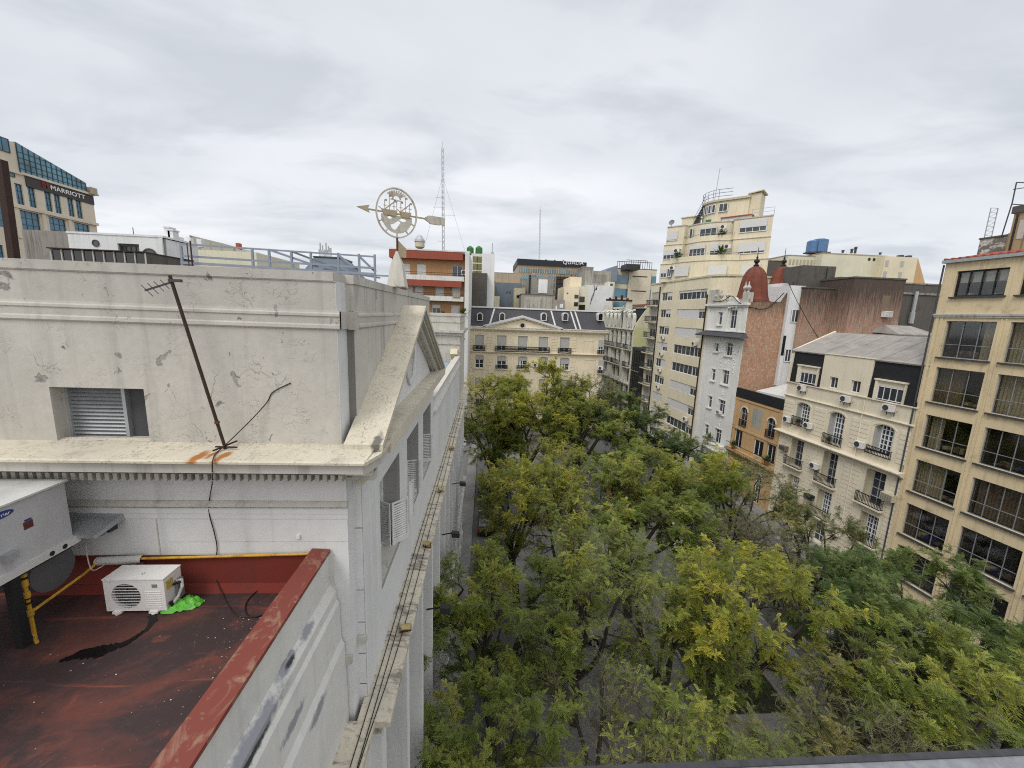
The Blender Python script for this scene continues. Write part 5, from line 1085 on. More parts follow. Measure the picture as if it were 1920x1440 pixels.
# ================================================================ stepped yellow art deco apartment tower
S4 = 77.4; FD = row(S4); X4 = lambda s: S4 - s
DT = thing('art_deco_tower', 'tall pale yellow stepped apartment tower with rounded corner and terraces', 'apartment tower', FD)
def curve_solid(mb, pts, z0, z1, back, mi=0):
    poly = list(pts) + list(back); return mb.prism(poly, z0, z1, 'z', mi)
Wd = X4(59.0); rowsz = [(-2+.3, .8), (2.1, 3.6), (5.2, 6.7), (8.4, 9.9), (11.5, 13.0), (14.5, 16.0), (17.4, 18.9), (20.4, 21.9), (23.4, 24.9)]
wide = [(X4(67.2), X4(59.3))]; small = [(X4(73.0), X4(69.3))]
hol = [(a, b, zz(c), zz(d)) for a, b in wide+small for c, d in rowsz] + [(X4(76.9), X4(74.2), zz(c-.7), zz(d+.2)) for c, d in rowsz]
mb = MB(); grid_wall(mb, 0, Wd, 0, zz(26.6), hol, .3); mb.add([(0, 0, 0), (0, 9, 0), (0, 9, zz(26.6)), (0, 0, zz(26.6))], [(0, 3, 2, 1)])
arc = [(Wd + 2.4*math.sin(math.pi/2*k/10), 2.4 - 2.4*math.cos(math.pi/2*k/10)) for k in range(11)]
for p, q in zip(arc, arc[1:]): mb.add([(*p, 0), (*q, 0), (*q, zz(26.6)), (*p, zz(26.6))], [(0, 1, 2, 3)])
side = [arc[-1], (Wd+2.2, 12)]
mb.add([(*side[0], 0), (*side[1], 0), (*side[1], zz(26.6)), (*side[0], zz(26.6))], [(0, 1, 2, 3)])
mb.prism([(0, 0.02)] + [(Wd, .02)] + arc[1:] + [(Wd+2.2, 14), (0, 14)], zz(26.3), zz(26.5), 'z')
part('wall', mb, 'deco yellow render', DT)
mb = MB(); mb.prism([(-.1, -.12), (Wd, -.12)] + [(Wd + 2.52*math.sin(math.pi/2*k/10), 2.4 - 2.52*math.cos(math.pi/2*k/10)) for k in range(1, 11)] + [(Wd+2.4, 12), (-.1, 12)], zz(26.55), zz(26.8), 'z'); part('terrace_edge', mb, 'cream block', DT)
rt = random.Random(31)
for i, (c_, d) in enumerate(rowsz):
    a, b = wide[0]; k = [3, 2, 1, 1, 0, 2, 1, 4, 3][i]
    bl = {0: 0, 1: 1., 2: 0, 3: .25, 4: 1.}[k]
    win(DT, a, zz(c_), (b-a)*.78, d-c_, .2, 5, 1, fr=.08, blind=.98 if bl == 1 else bl, gm='dark glass', curtain=None)
    win(DT, a+(b-a)*.78, zz(c_), (b-a)*.22, d-c_, .2, 2, 1, fr=.08, blind=rt.choice([.3, .95, 0]), bm='grey blind')
    a, b = small[0]; win(DT, a, zz(c_), (b-a)*.5, d-c_, .2, 2, 1, fr=.09, blind=rt.choice([0, .4, .95])); win(DT, a+(b-a)*.5, zz(c_), (b-a)*.5, d-c_, .2, 2, 1, fr=.09, blind=rt.choice([.95, .5, .2]))
    a, b = X4(76.9), X4(74.2); win(DT, a+.1, zz(c_-.7), b-a-.2, d-c_+.9, .22, 2, 1, fr=.12, blind=rt.choice([.35, .6, .9]), bm='grey blind')
    if i: balcony(DT, X4(77.3), zz(c_-.75), 3.4, 1.0, .9, .16, 'deco yellow render', rm='dark grey metal', pitch=.2)
    if i in (1, 3, 4, 5, 6): ac(FD.at(X4(70.7), 0, zz(c_-.85)), 'white air conditioner under the small %s window of the deco tower' % ['', 'first floor', '', 'third floor', 'fourth floor', 'fifth floor', 'sixth floor'][i], s=1.0)
ac(FD.at(X4(60.6), 0, zz(16.2)), 'white air conditioner high on the deco tower near the white building', s=1.1); ac(FD.at(X4(60.7), 0, zz(4.1)), 'white air conditioner low on the deco tower near the white building', s=1.1)
part('drain_pipe', MB().path([(X4(73.7), -.1, 0), (X4(73.7), -.1, zz(26))], .12, 6), 'black metal', DT); part('drain_pipe', MB().path([(X4(59.0), -.1, 0), (X4(59.0), -.1, zz(24))], .1, 6), 'dark rust', DT)
# set-back upper storeys on a diagonal front
pL, pR = onY(1238, 500, 72.3), onY(1439, 500, 60.5); pL.z = pR.z = 0; dv = pR - pL; KU = dv.length/15.86; Lu = 15.86; angU = math.atan2(dv.y, dv.x)
FU = Frame(pL.x, pL.y, 26.7, angU); KZ = 1.055; US = Matrix.Diagonal((KU, KU, KZ, 1)); fl = FD.M.inverted() @ FU.M @ US
def up_part(name, mb, mats, parent=DT, label=None): mb.tf(fl); return part(name, mb, mats, parent, label=label)
def bow(x0, x1, d, y=0., n=18): return [(x0 + (x1-x0)*k/n, y - d*math.sin(math.pi*k/n)**.8) for k in range(n+1)]
st = [(0.0, 3.0, [(0, 0), (1.6, 0)] + bow(1.9, 11.6, 1.7) + [(12.0, 0), (Lu, 0)]),
      (3.0, 6.1, [(.2, .25), (3.3, .25), (3.5, 1.0)] + bow(3.6, 10.6, 1.3, .9) + [(10.8, .25), (Lu-.1, .25)]),
      (6.1, 9.0, [(.4, .5), (3.3, .5), (3.5, 1.5)] + bow(3.6, 10.2, 1.0, 1.5) + [(10.6, .5), (Lu-.2, .5)])]
for i, (z0, z1, P) in enumerate(st):
    mb = MB(); mb.prism(P + [(Lu-4.5, 7), (3, 7)], z0, z1, 'z'); up_part('setback_storey', mb, 'deco yellow render')
    mb = MB(); Q = [(x, y-.1) for x, y in P]; mb.prism(Q + [(Lu-4.4, 6.9), (3, 6.9)], z1-.12, z1+.04 if i == 2 else z1-.04, 'z'); up_part('terrace_edge', mb, 'grey stone')
    if i < 2:
        par = MB()          # solid curved parapet of the terrace above
        R0 = [p for p in P if 1.5 < p[0] < 12.2]
        for p, q in zip(R0, R0[1:]): par.hexa([(p[0], p[1]+.05, z1), (q[0], q[1]+.05, z1), (q[0], q[1]+.2, z1), (p[0], p[1]+.2, z1)], [(p[0], p[1]+.05, z1+.75), (q[0], q[1]+.05, z1+.75), (q[0], q[1]+.2, z1+.75), (p[0], p[1]+.2, z1+.75)])
        o = up_part('terrace_parapet', par, 'deco yellow render')
        rl = MB(); rl.path([(p[0], p[1]+.12, z1+1.05) for p in R0], .04, 5)
        for p in R0[::3]: rl.beam((p[0], p[1]+.12, z1+.75), (p[0], p[1]+.12, z1+1.05), .04)
        up_part('railing', rl, 'galvanised', DT)
def uwin(x, z, w_, h_, y, rot=0., cols=3, blind=0., bm='roller blind', gm='dark glass'):
    o = win(DT, 0, 0, w_, h_, 0, cols, 1, fr=.09, blind=blind, bm=bm, gm=gm); o.matrix_local = fl @ Matrix.Translation((x, y, z)) @ Matrix.Rotation(rot, 4, 'Z') @ Matrix.Translation((0, -.06, 0)); return o
uwin(2.9, .7, 2.6, 1.5, -.95, R(-17), 3, .98); uwin(8.2, .7, 2.6, 1.5, -1.62, R(16), 3, .98); uwin(.15, .7, 1.1, 1.4, 0, 0, 2, .5); uwin(1.35, .75, .9, 1.4, -.1, R(-20), 2, 0); uwin(12.4, .7, 2.6, 1.5, 0, 0, 3, .98)
uwin(.25, 3.7, 1.9, 1.5, .25, 0, 3, .55); uwin(4.6, 3.75, 2.6, 1.7, -.12, R(-9), 4, .3); uwin(7.8, 3.75, 1.4, 1.7, -.32, R(6), 2, .6); uwin(11.6, 3.8, 3.6, 1.6, .25, 0, 4, .8); uwin(2.4, 3.6, .8, 1.7, .25, 0, 1, 0)
uwin(.45, 6.7, 1.8, 1.5, .5, 0, 3, .9); uwin(5.7, 6.75, 2.6, 1.6, .55, R(-3), 3, .22); uwin(11.4, 6.9, 3.6, 1.7, .5, 0, 4, .6); uwin(4.0, 6.7, .7, 1.7, 1.05, R(-30), 1, 0)
P = [(4.6, 5)] + [(4.6 + 3.2*(1-math.cos(math.pi/2*k/12)), 5 - 3.6*math.sin(math.pi/2*k/12)) for k in range(1, 13)] + [(12.0, 1.6), (12.0, 7)]
mb = MB(); mb.prism(P + [(4.6, 7)], 8.9, 12.1, 'z'); up_part('penthouse', mb, 'deco yellow render')
mb = MB(); Q = [(4.35, 5)] + [(4.35 + 3.4*(1-math.cos(math.pi/2*k/12)), 5 - 3.85*math.sin(math.pi/2*k/12)) for k in range(1, 13)] + [(12.1, 1.35), (12.1, 7.1), (4.35, 7.1)]; mb.prism(Q, 12.1, 12.4, 'z'); up_part('penthouse_roof', mb, 'cream block')
for k in range(4): uwin(5.0 + .62*k, 10.5, .6, 1.25, 2.98 - [0, .75, 1.22, 1.48][k], R([-52, -40, -27, -14][k]), 1, 0)
uwin(7.9, 10.5, 1.3, 1.25, 1.36, 0, 2, 0)
mb = MB(); mb.box(11.9, 13.4, 2.2, 5, 8.8, 12.75); mb.hexa([(11.6, 1.9, 12.75), (13.7, 1.9, 12.95), (13.7, 5.2, 12.95), (11.6, 5.2, 12.75)], [(11.6, 1.9, 12.88), (13.7, 1.9, 13.1), (13.7, 5.2, 13.1), (11.6, 5.2, 12.88)]); up_part('chimney_block', mb, 'deco yellow render')
mb = MB(); mb.box(1.9, 4.2, 2.6, 5, 8.8, 10.6); mb.box(1.7, 4.4, 2.4, 5.2, 10.6, 10.72); up_part('chimney_block', mb, 'deco yellow render')
mb = MB(); mb.box(8.6, 12.6, 1.2, 4, 8.9, 9.5, 0); mb.box(8.4, 12.8, 1.0, 4, 9.5, 9.62, 1); up_part('white_shed', mb, ['white paint', 'red tile'])
up_part('green_panel', MB().box(6.1, 6.9, 1.45, 1.7, 8.95, 9.6), 'tank green')
mb = MB(); A0, A1 = Vector((3.9, 2.2, 9.0)), Vector((5.0, 3.2, 12.4))
for dx in (0, .55):
    mb.beam(A0+Vector((dx, -dx*.6, 0)), A1+Vector((dx, -dx*.6, 0)), .09)
    mb.beam(A0+Vector((dx, -dx*.6, 1.0)), A1+Vector((dx, -dx*.6, 1.0)), .05)
for k in range(15): c_ = A0.lerp(A1, k/14); mb.box(c_.x-.02, c_.x+.6, c_.y-.45, c_.y+.1, c_.z-.04, c_.z+.04)
up_part('outside_stair', mb, 'dark grey metal')
mb = MB(); R0 = [(x, y) for x, y in Q[1:14]] ; R0 = [(4.6, 4.6)] + R0[2:-1] + [(9.6, 1.5)]
for h_ in (.5, 1.0, 1.5): mb.path([(x, y+.1, 12.35+h_) for x, y in R0], .035, 4)
for x, y in R0[::2]: mb.beam((x, y+.1, 12.35), (x, y+.1, 13.85), .05)
up_part('roof_railing', mb, 'dark grey metal')
up_part('rooftop_aerial', MB().path([(6.6, 3, 12.3), (6.9, 3, 17.6)], .05, 5), 'galvanised')
mb = MB(); mb.box(12.8, 12.86, .6, .66, 8.9, 10.1); mb.beam((12.8, .6, 10.1), (Lu-.2, .6, 10.1), .05).beam((Lu-.2, .6, 8.9), (Lu-.2, .6, 10.1), .05).beam((12.8, .6, 9.6), (Lu-.2, .6, 9.6), .04); up_part('roof_railing', mb, 'galvanised')
FU2 = FU
for x, y, z, lb in ((2.55, .22, 4.6, 'white air conditioner on the second set-back of the deco tower, left'), (9.3, .25, 7.6, 'white air conditioner above the top terrace of the deco tower'), (10.3, -.1, 4.6, 'white air conditioner by the middle terrace of the deco tower, right'), (2.4, -.45, 1.8, 'white air conditioner on the lowest set-back of the deco tower')):
    ac(FU2.at(x*KU, y*KU, z*KZ), lb, s=1.15)
t = thing('satellite_dish', 'grey satellite dish on the upper left roof of the deco tower', 'satellite dish', FU2.at(.9*KU, .9*KU, 9.0*KZ)); mb = MB(); mb.lathe([(0, .0), (.25, .03), (.45, .12), (.5, .17)], n=16); mb.tf(Matrix.Translation((0, 0, .7)) @ Matrix.Rotation(R(70), 4, 'X')); part('dish', mb, 'appliance grey', t); part('post', MB().box(-.03, .03, -.03, .03, 0, .7), 'dark grey metal', t)
for x, y, z, s_, lb, sd in ((3.0, -.9, 3.05, 2.2, 'bushy terrace plants at the left end of the middle deco tower terrace', 41), (9.4, -1.0, 3.05, 3.0, 'tall terrace plant right of the middle deco tower terrace', 42), (9.0, .1, 6.15, 2.2, 'terrace plant beside the top terrace windows of the deco tower', 43)):
    pot_plant(FU2.at(x*KU, (y+.6)*KU, z*KZ), lb, s_, seed=sd)

# ================================================================ ornate white building with black mansard, dark glass front beside it
S5 = 102.0; F5 = row(S5); X5 = lambda s: S5 - s
OR_ = thing('ornate_building', 'ornate white art nouveau building with black mansard and black iron balconies', 'building', F5)
L5 = X5(83.6); nb = 7; bw = L5/nb
hol = []
for k in range(nb):
    x0 = k*bw; 
    for c_, d, wd in ((-1.8, 1.6, .7), (2.6, 5.6, .55), (6.4, 9.2, .5), (10.0, 13.0, .5), (14.2, 17.2, .5)): hol.append((x0+bw*(1-wd)/2, x0+bw*(1+wd)/2, zz(c_), zz(d), .5 if c_ > 0 else 0))
mb = MB(); grid_wall(mb, 0, L5, 0, zz(17.9), hol, .35)
for k in range(nb+1): x = k*bw; mb.box(max(0, x-.2), min(L5, x+.2), -.16, 0, zz(2), zz(17.6))
for z, p in ((17.7, .5), (13.3, .35), (9.5, .3), (5.9, .45), (1.9, .5)): mb.box(-.2, L5+.02, -p, 0, zz(z), zz(z+.25))
for x in (2.5*bw, 5.5*bw): mb.box(x-.9, x+.9, -.5, 0, zz(5.9), zz(13.4))
for k in range(nb): garland(mb, (k+.5)*bw, zz(17.55), bw*.7, .5, 5, -.2, .1, .22); garland(mb, (k+.5)*bw, zz(13.6), bw*.5, .3, 3, -.2, .1, .2); garland(mb, k*bw+.2, zz(16.4), .4, 1.6, 4, -.15, .1, .2)
part('facade', mb, 'ornate white', OR_)
for h in hol: win(OR_, h[0], h[2], h[1]-h[0], h[3]-h[2], .26, 2, 3, fr=.1, gm='dark glass', fm='grey blind')
for z, segs in ((13.55, [(0, 3.9), (4.3, 5.4), (5.7, 6.9)]), (9.75, [(0, 1), (1.2, 2), (2.2, 3), (3.2, 5), (5.8, 6.8)])):
    for a, b in segs: balcony(OR_, a*bw+.1, zz(z), (b-a)*bw-.2, 1.0, .8, .18, 'ornate white', pitch=.2)
for z in (6.1, 2.1):
    for k in range(nb-1):
        mb = MB(); P = bow(k*bw+.3, (k+1)*bw-.3, .5, -.5, 8); 
        for p, q in zip(P, P[1:]): mb.hexa([(p[0], p[1], zz(z)), (q[0], q[1], zz(z)), (q[0], q[1]+.15, zz(z)), (p[0], p[1]+.15, zz(z))], [(p[0], p[1], zz(z+.95)), (q[0], q[1], zz(z+.95)), (q[0], q[1]+.15, zz(z+.95)), (p[0], p[1]+.15, zz(z+.95))])
        part('bowed_balcony', mb, 'ornate white', OR_)
mb = MB(); mb.prism([(0.02, zz(17.9)), (2.2, zz(22.4)), (9, zz(22.6)), (9, 0), (6, 0), (6, zz(17.9))], .3, L5-.35, 'x'); part('mansard', mb, 'slate dark', OR_)
for k in range(nb):       # pointed arched dormers and stone brackets
    mb = MB(); xc = (k+.5)*bw; big = k in (4,); hw = .95 if big else .7; h_ = 4.3 if big else 3.2
    for sx in (-1, 1):
        P = [(xc+sx*hw*math.cos(math.pi/2*j/8), zz(18.2)+h_*.55+h_*.42*math.sin(math.pi/2*j/8)) for j in range(9)]
        mb.box(*sorted((xc+sx*hw, xc+sx*(hw-.28))), -.15, .6, zz(17.9), zz(18.2)+h_*.57)
        for p, q in zip(P, P[1:]): mb.hexa([(p[0], -.15, p[1]), (q[0], -.15, q[1]), (q[0], .6, q[1]), (p[0], .6, p[1])], [(p[0]*.72+xc*.28, -.15, p[1]-.32), (q[0]*.72+xc*.28, -.15, q[1]-.38), (q[0]*.72+xc*.28, .6, q[1]-.38), (p[0]*.72+xc*.28, .6, p[1]-.32)])
    garland(mb, xc, zz(18.2)+h_, .6, .4, 4, -.2, .12, .25); o = part('dormer', mb, 'ornate white', OR_)
    part('pane', MB().box(xc-hw+.2, xc+hw-.2, .2, .25, zz(18), zz(18.2)+h_*.7), 'dark glass', o)
    part('stone_scroll', MB().path([(xc-.2, .6, zz(21.9)), (xc-.2, -.3, zz(21.7)), (xc-.2, -.9, zz(21.3))], .22, 7), 'ornate white', OR_)
mb = MB(); mb.box(.2, 1.2, -.3, 1.5, zz(17.9), zz(23.2)); mb.box(4.9*bw, 5.25*bw, -.2, 1.2, zz(17.9), zz(23.6)); mb.box(0, L5, 1.9, 2.4, zz(22.3), zz(22.75)); part('chimney_pier', mb, 'ornate white', OR_)
part('red_roof_edge', MB().box(4.8*bw, L5, 1.6, 5.0, zz(22.8), zz(23.15)), 'red tile', OR_)
gy = [(0, zz(14)), (7, zz(14)), (7, zz(19.3)), (0, zz(19.3))]
mb = MB(); mb.prism([(0, zz(17.9)), (0, zz(13.9)), (8, zz(13.9)), (8, zz(18.3)), (.25, zz(18.3))], L5-.3, L5, 'x', 0); mb.prism([(.25, zz(18.3)), (8, zz(18.3)), (8, zz(24.0)), (3.6, zz(24.0)), (.3, zz(18.9))], L5-.3, L5-.005, 'x', 1); mb.box(L5-.3, L5-.0, 0, 8, 0, zz(13.9), 0); part('gable_wall', mb, ['pale yellow paint', 'pale cream far'], OR_)
S6 = 83.55; F6 = row(S6); DG = thing('dark_glass_building', 'narrow black glass fronted building squeezed between ornate and yellow facades', 'building', F6)
part('wall', MB().box(0, 6.0, .3, 9, 0, zz(14.2)).box(0, 6.0, -.02, .3, zz(13.7), zz(14.2)), 'slate', DG)
for k in range(6):
    z0 = .2+2.6*k; o = part('glazing', MB().box(.1, 5.9, .1, .16, z0, z0+2.5), 'black glass', DG)
    mb = MB()
    for j in range(8): mb.box(.1+j*.82, .16+j*.82, .02, .1, z0, z0+2.5)
    mb.box(.1, 5.9, .0, .1, z0+2.42, z0+2.55); part('mullions', mb, 'dark grey metal', o)
part('white_clips', MB().add([], []).box(.3, .5, -.05, .02, zz(9.2), zz(9.35)).box(1.1, 1.3, -.05, .02, zz(9.2), zz(9.35)).box(1.9, 2.1, -.05, .02, zz(9.2), zz(9.35)).box(2.7, 2.9, -.05, .02, zz(9.2), zz(9.35)).box(3.5, 3.7, -.05, .02, zz(9.2), zz(9.35)), 'white paint', DG)

# ================================================================ yellow palace with dark mansard closing the square
YC = 75.0
def cz3(x, y): p = onY(840 + x*.25, 380 + y*.25, YC); return p.x, p.z
x0c = onY(879, 640, YC).x; x1c = onY(1133, 640, YC).x
FCn = Frame(x0c, YC, GZ, 0); CB = thing('yellow_palace', 'yellow french style house with dark slate mansard and central pediment', 'building', FCn); WC = x1c-x0c
def lx(x, y): q = cz3(x, y); return q[0]-x0c, q[1]-GZ
bays = [(204, 265), (368, 435), (527, 592), (683, 746), (843, 907)]
r1, r2, r3 = (1003, 1115), (1155, 1250), (1322, 1405)
zr = {}
hol = []
def rect(xa, xb, ya, yb, yr=1100): a, t_ = lx(xa, ya); b, q = lx(xb, yb); return [a, b, lx(600, yb)[1], lx(600, ya)[1]]
fl_rows = [(r1, 0), (r2, .3), (r3, .3)]
for (ra, rb), ar in fl_rows:
    for a, b in bays: h = rect(a, b, ra, rb); hol.append((*h, ar))
for k in range(2):
    for a, b in bays: h = rect(a, b, 1480+k*165, 1580+k*165); hol.append((*h, 0))
mb = MB(); eave = lx(600, 958)[1]; led = lx(600, 1125)[1]
grid_wall(mb, 0, WC, 0, eave, hol, .35); shell(mb, 0, WC, 0, eave, 14)
for xa, xb in ((165, 190), (290, 328), (775, 812), (920, 958)):
    a, _ = lx(xa, 1100); b, _ = lx(xb, 1100); z = .5
    while z < eave - 1.2:
        if not (led-1.2 < z+.2 < led+.4): mb.box(a, b, -.07, 0, z, z+.42)
        z += .52
for xa, xb, ya, yb in ((1020, 1090, 1020, 1110), (1020, 1090, 1165, 1420)):
    h = rect(xa, xb, ya, yb); mb.box(h[0], h[0]+.1, -.04, 0, h[2], h[3]).box(h[1]-.1, h[1], -.04, 0, h[2], h[3]).box(h[0], h[1], -.04, 0, h[3]-.1, h[3])
for h in hol[:15]: mb.box(h[0]-.22, h[0]-.02, -.05, 0, h[2], h[3]+.1).box(h[1]+.02, h[1]+.22, -.05, 0, h[2], h[3]+.1).box(h[0]-.22, h[1]+.22, -.06, 0, h[3]+.03, h[3]+.2)
part('wall', mb, 'cream render', CB)
mb = MB(); cornice(mb, -.3, WC+.6, eave, [(.6, .35), (.7, .2), (.65, .0), (.35, -.2), (.1, -.4)]); cornice(mb, -.1, WC+.1, led, [(.45, .1), (.5, .0), (.3, -.15), (.05, -.35)])
part('cornice', mb, 'cream render', CB); part('eaves_flashing', MB().box(-.35, WC+.75, -.75, .2, eave+.36, eave+.5), 'roof flashing', CB)
zr_ = onY(1000, 581, YC+4).z - GZ
mb = MB(); mb.hexa([(-.1, .0, eave+.4), (WC+.3, .0, eave+.4), (WC+.3, 14, eave+.4), (-.1, 14, eave+.4)], [(.3, 2.2, zr_), (WC-.4, 2.2, zr_), (WC-.4, 12, zr_), (.3, 12, zr_)]); part('mansard', mb, 'slate', CB)
part('roof_edge', MB().box(.1, WC-.2, 2.0, 12.2, zr_, zr_+.28), 'roof flashing', CB)
def on_slope(x, t): return (x, 2.2*t, eave+.4+(zr_-eave-.4)*t)
for xa, xb in ((345, 308), (768, 810), (915, 962), (948, 995)):
    a, b = lx(xa, 810)[0]*1.03, lx(xb, 950)[0]; p, q = Vector(on_slope(a, .98)), Vector(on_slope(b, .02)); part('lead_strip', MB().beam(p+Vector((0, -.04, .04)), q+Vector((0, -.04, .04)), .32, .06), 'roof flashing', CB)
for xa in (238, 405, 716, 877, 1140):
    xc = lx(xa, 860)[0]*1.01; zc_ = lx(xa, 882)[1]; mb = MB(); hw, h_ = .55, 1.15; mb.box(xc-hw, xc-hw+.14, .35, 2.2, zc_, zc_+h_-.3).box(xc+hw-.14, xc+hw, .35, 2.2, zc_, zc_+h_-.3).box(xc-hw, xc+hw, .35, .5, zc_-.1, zc_)
    for j in range(8):
        t0, t1 = math.pi*j/8, math.pi*(j+1)/8; q = lambda t, r_: (xc+r_*math.cos(t), zc_+h_-.3+r_*math.sin(t)); p = [q(t0, hw+.03), q(t1, hw+.03), q(t1, hw-.14), q(t0, hw-.14)]
        mb.hexa([(x, .33, z) for x, z in p], [(x, 2.2, z) for x, z in p])
    o = part('dormer', mb, 'roof flashing', CB); part('pane', MB().box(xc-hw+.1, xc+hw-.1, .7, .75, zc_, zc_+h_-.05), 'black glass', o)
ax, az = lx(560, 862); bx, bz_ = lx(275, 955); cx_, _ = lx(845, 965)
mb = MB(); mb.prism([(bx+.6, eave+.3), (cx_-.6, eave+.3), (ax, az-.35)], -.2, 3, 'y', 0); mb.lathe([(.0, 0)], n=3)if False else None
for p, q in (((bx-.3, eave+.3), (ax, az)), ((ax, az), (cx_+.3, eave+.3))):
    mb.hexa([(p[0], -.75, p[1]), (q[0], -.75, q[1]), (q[0], 2.5, q[1]), (p[0], 2.5, p[1])], [(p[0], -.75, p[1]+.4), (q[0], -.75, q[1]+.4), (q[0], 2.5, q[1]+.4), (p[0], 2.5, p[1]+.4)], 1); mb.hexa([(p[0], -.5, p[1]-.25), (q[0], -.5, q[1]-.25), (q[0], 0, q[1]-.25), (p[0], 0, p[1]-.25)], [(p[0], -.5, p[1]), (q[0], -.5, q[1]), (q[0], 0, q[1]), (p[0], 0, p[1])], 0)
part('pediment', mb, ['cream render', 'roof flashing'], CB)
mb = MB(); mb.lathe([(0, 0), (.48, 0), (.48, .08), (.62, .1), (.66, 0)], n=20); mb.tf(Matrix.Translation((ax, -.23, lx(560, 921)[1])) @ Matrix.Rotation(R(90), 4, 'X') @ Matrix.Scale(.82, 4)); mb.mi = [0 if i < 20 else 1 for i in range(len(mb.f))]; part('round_window', mb, ['black glass', 'cream block'], CB)
blinds = [.75, .65, .78, .7, .72, .35, .42, .32, .35, .5, .9, .95, .95, .9, .9]
for i, h in enumerate(hol):
    if i < 15: win(CB, h[0], h[2], h[1]-h[0], h[3]-h[2], .25, 2, 3, fr=.1, split=1, blind=blinds[i], bm='grey blind', curtain='curtain white' if i in (7, 8, 9) else None, cur=(.12, .34))
    else: win(CB, h[0], h[2], h[1]-h[0], h[3]-h[2], .25, 2, 3, fr=.1)
h1 = hol[:5]; zb1 = led+.1
balcony(CB, h1[0][0]-.35, zb1, h1[0][1]-h1[0][0]+.7, 1.0, .5, 0, curl=True, pitch=.16); balcony(CB, h1[1][0]-.35, zb1, h1[3][1]-h1[1][0]+.7, 1.0, .5, 0, curl=True, pitch=.16); balcony(CB, h1[4][0]-.35, zb1, h1[4][1]-h1[4][0]+.7, 1.0, .5, 0, curl=True, pitch=.16)
for h in hol[6:9]: balcony(CB, h[0]-.25, h[2], h[1]-h[0]+.5, .7, .3, .12, 'cream render', curl=True, pitch=.16)
for h in (hol[5], hol[9]): part('sill', MB().box(h[0]-.3, h[1]+.3, -.2, 0, h[2]-.15, h[2]), 'cream render', CB)
q = lx(655, 1232); ac(FCn.at(q[0], 0, q[1]), 'round faced white air conditioner on the yellow palace between two windows', s=1.2)
for z_a, z_b in ((1010, 1120), (1160, 1265), (1325, 1425)):
    h = rect(1138, 1168, z_a, z_b); win(CB, h[0]-.2, h[2], 1.0, h[3]-h[2], -.03, 2, 3, fr=.1, blind=.5, bm='grey blind'); balcony(CB, h[0]-.3, h[2], 1.3, .8, .4, .1, 'cream render', pitch=.18)
q = lx(1138, 1255); ac(FCn.at(q[0], 0, q[1]), 'white air conditioner at the right corner of the yellow palace', s=1.2)

# ================================================================ brick apartment block with red balcony bands
YA = 66.0
def az3(px, py): p = onY(px, py, YA); return p.x, p.z
xa0, xa1 = az3(735, 500)[0], az3(881.5, 500)[0]; FAp = Frame(xa0, YA, GZ, 0); AP = thing('brick_apartment_block', 'orange brick apartment block with red balcony bands behind the weather vane', 'apartment block', FAp); WA = xa1-xa0
top = az3(820, 474)[1]-GZ; fh = 35.0/750*YA
mb = MB(); nfl = 9; hol = []
wx_ = [(757, 777), (782, 800), (812, 830), (847, 862)]
lX = lambda px: az3(px, 520)[0]-xa0
for k in range(nfl):
    zb = top - 1.35 - (k+1)*fh + .3
    pick = [(751, 769), (781, 799), (847, 868)] if k == 0 else [(760, 774), (777, 794), (816, 833), (847, 864)] if k == 1 else [(810, 826), (846, 863)] if k == 2 else [(808, 826), (846, 864)]
    for a, b in pick: hol.append((lX(a), lX(b), zb+.15, zb+fh-.75))
grid_wall(mb, 0, WA-.75, 0, top, hol, .35); shell(mb, 0, WA-.75, 0, top, 12)
part('wall', mb, 'orange brick', AP)
for i, h in enumerate(hol): win(AP, h[0], h[2], h[1]-h[0], h[3]-h[2], .24, 2, 1, fr=.09, blind=[.95, .95, 0, .95, .9, .95, .95, .25, .9, .3, .1][i] if i < 11 else rt.choice([.9, .4, .2]), gm='dark glass')
mb = MB(); mb.box(-.2, WA-1.1, -1.0, .3, top-1.1, top+.1); part('red_band', MB().box(-.2, WA-1.25, -1.3, -.9, top-fh-2.15, top-fh-1.2), 'red awning paint', AP); part('red_band', mb, 'red awning paint', AP)
part('white_edge', MB().box(WA-.75, WA-.1, -1.1, 12, 0, top+.15).box(-.2, WA, -1.05, .3, top+.1, top+.3), 'white paint', AP)
for k in range(nfl):
    zf_ = top - 1.35 - (k+1)*fh + .3
    o = part('balcony', MB().box(-.1, WA-.9, -1.25, 0, zf_-.18, zf_+.0).box(-.1, WA-.9, -1.25, -1.13, zf_, zf_+(.55 if k != 2 else .8)), 'white paint' if k < 2 else 'grey plaster', AP)
    part('railing', MB().box(-.1, WA-.9, -1.22, -1.16, zf_+.95, zf_+1.02).box(-.1, WA-.9, -1.22, -1.17, zf_+.7, zf_+.74), 'dark rust', o)
for a, b in ((761, 774), (851, 864)): part('wooden_screen', MB().box(lX(a), lX(b), -1.4, -1.26, top-2.25*fh+.15, top-2.25*fh+.75), 'vane ochre', AP)
ac(FAp.at(lX(871), 0, top-fh-.2), 'white air conditioner on the top floor of the brick apartment block', off=.2, s=1.3)
pot_plant(FAp.at(lX(872), -.8, top-3.35*fh+.2), 'green plant on the brick apartment block balcony near its right edge', 2.2, seed=51); pot_plant(FAp.at(lX(832), -.8, top-3.35*fh+.2), 'small green plant on the brick apartment block balcony', 1.5, seed=52)
part('rooftop_edge', MB().box(0, WA-1.2, .3, 12, top+.1, top+.2), 'dark concrete', AP)
